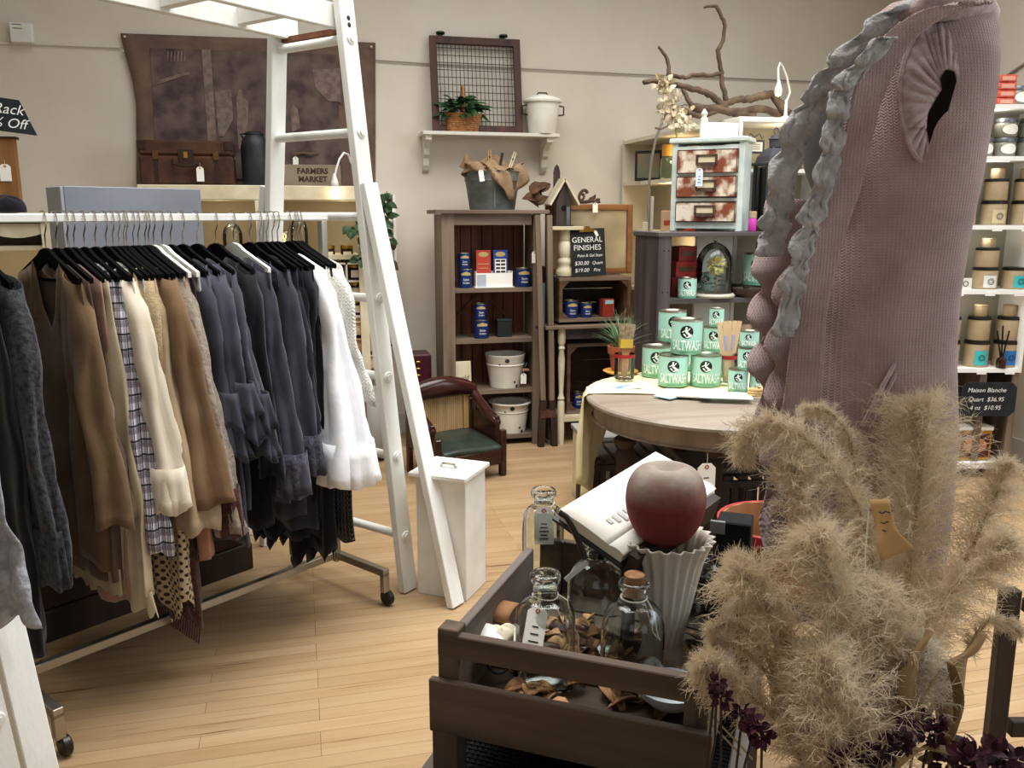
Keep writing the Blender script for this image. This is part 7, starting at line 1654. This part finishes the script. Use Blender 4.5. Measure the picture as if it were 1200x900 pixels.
B().lathe([(.001, .004), (.09, 0), (.1, .02), (.075, vz_*.5), (.07, vz_*.8), (.085, vz_), (.078, vz_), (.062, vz_*.8), (.06, vz_*.6), (.001, vz_*.59)], seg=32, cap=False).obj('body', mat('dark_vase', '1c1a1a', .3), t, True)
def spline(P_, n):
    out = []; m_ = len(P_)
    for j in range(n):
        q = j/(n-1)*(m_-1); i = min(m_-2, int(q)); k = q-i; p0, p1, p2, p3 = P_[max(0, i-1)], P_[i], P_[i+1], P_[min(m_-1, i+2)]
        out.append(.5*((2*p1)+(p2-p0)*k+(2*p0-5*p1+4*p2-p3)*k*k+(3*p1-p0-3*p2+p3)*k*k*k))
    return out
def plume(label, path, w, D, n, seed, m=None, start=.0, Dd=0.0, droop=.5):
    """path of pixels from stem to tip; D depth of the plume; w width in px; branchlets carry fine hairs"""
    r_ = random.Random(seed); P_ = [GD(x, y, D+Dd*i/(len(path)-1)) for i, (x, y) in enumerate(path)]; o_ = V((PV.x, PV.y, vz_-.02))
    t = thing('grass_plume', label, 'dried plume', o_, 0, 'feathery grass plumes'); P_ = [p-o_ for p in P_]
    ax = spline(P_, 40); k = D/FPX
    B().tube([V((r_.uniform(-.03, .03), r_.uniform(-.03, .03), 0)), ax[0].lerp(V((0, 0, 0)), .5), *ax[::4]], [.0035]*3+[.0025]*(len(ax[::4])-1), 5).obj('stem', m_stem, t, True)
    vs = []; fs = []
    rv = lambda: V((r_.gauss(0, 1), r_.gauss(0, 1), r_.gauss(0, 1)))
    def ribbon(pts, wd, side):
        i0 = len(vs); n_ = len(pts)-1
        for i, c in enumerate(pts):
            e = side*(wd*(1-.6*i/n_)); vs.append(c-e); vs.append(c+e)
            if i: a = i0+2*i; fs.append((a-2, a-1, a+1, a))
    nb = max(10, n//34)
    for i in range(nb):
        q = start+(1-start)*((i+r_.random())/nb); jj = q*38.9; j = min(38, int(jj)); base = ax[j].lerp(ax[j+1], jj-j)
        tan = (ax[min(39, j+2)]-ax[max(0, j-2)]).normalized(); prof = (math.sin(PI*min(1, .1+q*.9))**.55)*(1-.3*q)+.15
        d = rv(); d = (d-tan*d.dot(tan)*.8).normalized(); L_ = w*k*.62*prof*r_.uniform(.6, 1.15)
        dirn = (d*.62+tan*r_.uniform(.6, 1.1)).normalized(); curl = rv()*.18; pts = []
        for s_ in range(7):
            f_ = s_/6; pts.append(base+dirn*(L_*f_)+(V((0, 0, -droop))+d*.25+curl)*(L_*f_*f_*.6))
        ribbon(pts, .0006, dirn.cross(rv()).normalized())
        for h in range(30):
            f_ = (h+r_.random())/30; s_ = min(5, int(f_*6)); c = pts[s_].lerp(pts[s_+1], f_*6-s_); bt = (pts[s_+1]-pts[s_]).normalized()
            hd = (rv().normalized()*.8+bt*.75).normalized(); hl = (.010+.011*r_.random())*(1.1-.4*f_)*(.7+w/260); sd = hd.cross(rv()).normalized(); cv = rv()*.25+V((0, 0, -.25))
            ribbon([c, c+hd*hl*.5+cv*hl*.12, c+hd*hl+cv*hl*.5], .00036, sd)
    me = bpy.data.meshes.new('plume'); me.from_pydata(vs, [], fs); me.update(); me.materials.append(m or m_plume); o = bpy.data.objects.new('plume', me); COL.objects.link(o); o.parent = t
    return t
NP = 3.2
def n_(x): return int(x*NP)
plume('feathery plume arching away from the sweater hem towards the round table', [(1030, 690), (1012, 610), (985, 560), (950, 520), (915, 500), (885, 505), (872, 530)], 74, 1.08, n_(3000), 1)
plume('broad upright plume covering the sweater hem, largest of the bouquet', [(1060, 720), (1068, 640), (1078, 570), (1084, 515), (1078, 480)], 150, 1.14, n_(4800), 2, droop=.4)
plume('plume leaning past the broad upright one towards the jar shelves', [(1070, 790), (1110, 700), (1140, 640), (1165, 585), (1178, 545)], 84, 1.1, n_(2600), 3)
plume('short plume standing in front of the sweater beside the kraft tag', [(985, 720), (960, 650), (945, 600), (935, 565), (930, 545)], 84, 1.06, n_(2400), 4)
plume('thick drooping plume spreading over the crate corner', [(965, 890), (940, 800), (912, 735), (888, 695), (868, 672)], 128, 1.0, n_(3600), 5)
plume('thick plume in the middle of the bouquet with a golden brown base', [(985, 880), (985, 780), (980, 710), (968, 660), (955, 630)], 140, .98, n_(3800), 6)
plume('plume rising just under the kraft tag', [(1010, 880), (1025, 790), (1032, 730), (1028, 690)], 110, 1.0, n_(3000), 7)
plume('long plume swept towards the dark wooden stand', [(1030, 880), (1062, 780), (1105, 705), (1150, 660), (1180, 640)], 104, 1.03, n_(3200), 8)
plume('low plume hanging over the crate front post', [(960, 930), (915, 850), (875, 810), (845, 790), (828, 778)], 78, .96, n_(2600), 9)
plume('low pale plume at the bottom of the bouquet in front', [(985, 960), (985, 880), (978, 820), (965, 770)], 150, .93, n_(3800), 10)
plume('grey plume tucked low beside the curled dry leaves', [(1015, 950), (1040, 870), (1062, 810), (1085, 760)], 104, .97, n_(2800), 11, m_plume2)
plume('small wispy plume reaching between the crate and the basket', [(940, 820), (905, 740), (880, 690), (862, 655)], 60, 1.06, n_(1500), 12)
plume('thin curving plume spike in front of the sweater', [(1005, 640), (1002, 560), (995, 515), (975, 485), (945, 478)], 34, 1.12, n_(1300), 13)
for i, pth in enumerate(([(900, 770), (870, 735), (850, 730), (832, 738)], [(900, 790), (870, 760), (852, 752), (838, 752)], [(1130, 770), (1155, 730), (1180, 728), (1196, 740)])):
    plume(['wispy upper plume spike crossing the crate side board', 'wispy lower plume spike crossing the crate side board', 'wispy plume spike crossing the dark wooden stand'][i], pth, 22, 1.0, n_(500), 20+i)
# kraft tag
t = thing('kraft_tag', 'large tan kraft paper tag with handwriting curled among the plumes', 'tag', GD(1040, 620, .98)); o_ = t.location
def ftag(u, v):
    P_ = [(1030, 585), (1036, 612), (1040, 632), (1052, 652)]; q = v*3; i = min(2, int(q)); k = q-i; x = P_[i][0]+(P_[i+1][0]-P_[i][0])*k; y = P_[i][1]+(P_[i+1][1]-P_[i][1])*k
    wd = 22+22*max(0, v-.5)*1.6; return GD(x+(u-.5)*wd, y-6*(u-.5)*v*2-4*(u)*v, .98-.02*v-.015*u)-o_
B().grid(ftag, 8, 12).obj('paper', mat('kraft', 'b8925f', .8), t, True, thick=.001)
b = B()
for i, y in enumerate((600, 612, 621)): b.tube([GD(1030+j*4+i*2, y+(j % 2)*2-j*.4, .962)-o_ for j in range(5)], .0008, 5)
b.obj('handwriting', m_ink, t); B().tube([GD(1018, 600, 1.0)-o_, GD(1014, 650, 1.0)-o_, GD(1014, 690, 1.0)-o_], .001, 5).obj('string', m_string, t)
# curled dry leaves
m_dry = mat('dry_leaf_tan', '9c8058', .75, '7b623f', 8)
def strap(label, path, w, D, twist=.0):
    o_ = GD(*path[0], D); t = thing('curled_leaf', label, 'dried leaf', o_, 0, 'curled dry leaves'); ax = spline([GD(x, y, D)-o_ for x, y in path], 24)
    def f(u, v): i = min(23, int(v*23)); wd = w*D/FPX*(math.sin(PI*min(1, .08+v*.92))**.7); s_ = CR*math.cos(twist*v)+V((_s, _c, 0))*math.sin(twist*v); return ax[i]+s_*wd*(u-.5)+CF*(-.012*math.sin(u*PI))
    B().grid(f, 6, 24).obj('blade', m_dry, t, True, thick=.0015)
strap('tall curled tan leaf with a dark inside standing low in the bouquet', [(1075, 850), (1062, 815), (1066, 780), (1080, 750), (1090, 735)], 34, .95, 1.2)
strap('broad brown leaf bent over beside the dark stand', [(1110, 860), (1112, 810), (1118, 775), (1138, 760), (1150, 740)], 44, .98, .8)
strap('ribbon-like tan leaf trailing down to the maroon flowers', [(1080, 890), (1105, 870), (1118, 840), (1122, 810), (1112, 775)], 26, .94, 2.2)
strap('pale leaf lying across the bouquet foot', [(1040, 900), (1060, 880), (1085, 872), (1110, 880)], 40, .92, .6)
# maroon dried flowers
m_mar = mat('maroon_petal', '4a1f2c', .8, '2f131d', 20)
def blooms(label, pts, D, seed):
    o_ = GD(pts[0][0], pts[0][1], D); t = thing('maroon_flower_spray', label, 'dried flowers', o_, 0, 'maroon dried flowers'); r_ = random.Random(seed); b = B(); st = B()
    for (x, y, s_) in pts:
        c = GD(x, y, D+r_.uniform(-.02, .02))-o_; st.tube([c, c+V((r_.uniform(-.01, .01), .01, -.08)), c+V((0, .02, -.18))], .0015, 5)
        for i in range(26):
            d = V((r_.gauss(0, 1), r_.gauss(0, 1), r_.gauss(0, 1))).normalized(); leaf(b, c+d*s_*.0004, d, s_*.001, s_*.0007, (r_.uniform(-1, 1), r_.uniform(-1, 1), r_.uniform(-1, 1)))
    b.obj('petals', m_mar, t); st.obj('stem', m_brown, t); return t
blooms('maroon dried flower spray leaning over the crate front post', [(840, 800, 9), (845, 818, 11), (838, 808, 7), (870, 838, 12), (885, 850, 14), (893, 862, 12)], .93, 1)
blooms('maroon dried flowers at the centre foot of the bouquet', [(1002, 880, 16), (1020, 888, 15), (1038, 872, 13), (1055, 868, 12), (1010, 896, 15), (985, 893, 12)], .9, 2)
blooms('reddish seed head among the curled leaves', [(1090, 860, 13), (1098, 848, 9), (1078, 842, 10), (1060, 842, 11)], .93, 3)
blooms('maroon dried flowers at the foot of the dark wooden stand', [(1130, 890, 16), (1150, 884, 18), (1170, 888, 17), (1190, 893, 15), (1110, 897, 14)], .9, 4)
b = B(); t = thing('straw_stalks', 'pair of thin straw stalks crossing in front of the crate post', 'straw', GD(840, 830, .95)); o_ = t.location
for (x0, y0, x1, y1) in ((833, 838, 882, 890), (830, 846, 868, 885), (1072, 835, 1102, 785)): B().tube([GD(x0, y0, .95)-o_, GD((x0+x1)/2, (y0+y1)/2-1, .95)-o_, GD(x1, y1, .95)-o_], .0012, 5).obj('stalk', m_stem, t)
t = thing('black_lens_pod', 'smooth black seed pod behind the maroon flowers', 'seed pod', GD(1116, 877, .97)); B().ell((0, 0, 0), (.024, .016, .014), 16, 10).obj('pod', m_rub, t, True); B().tube([(0, 0, 0), (.0, .01, -.1)], .002, 5).obj('stem', m_stem, t)
# dark wooden stand at the side
SB = GZ(1162, 892, 0); t = thing('wooden_easel', 'dark brown wooden easel stand on the floor behind the plumes', 'easel', (SB.x, SB.y, 0), -YAW); sd = (SB-CO).dot(CF); o_ = V((SB.x, SB.y, 0))
def SLp(px, py): p = GP(px, py, o_, DN)-o_; return V((p.dot(CR), 0, p.z))
m_eas = wood('easel_wood', '33271f', '211812', 'Z')
B().bar(V((SLp(1162, 890).x, 0, .002)), SLp(1184, 690), .05, .035, (0, 1, 0), .003).obj('leg', m_eas, t); B().bar(V((SLp(1162, 890).x+.5, 0, .002)), SLp(1184, 690)+V((.42, 0, 0)), .05, .035, (0, 1, 0), .003).obj('leg', m_eas, t)
a = SLp(1170, 852); B().box((a.x+.26, 0, a.z), (.46, .03, .05), bev=.003).obj('crossbar', m_eas, t); a = SLp(1183, 710); B().box((a.x+.24, 0, a.z), (.40, .03, .04), bev=.003).obj('crossbar', m_eas, t)
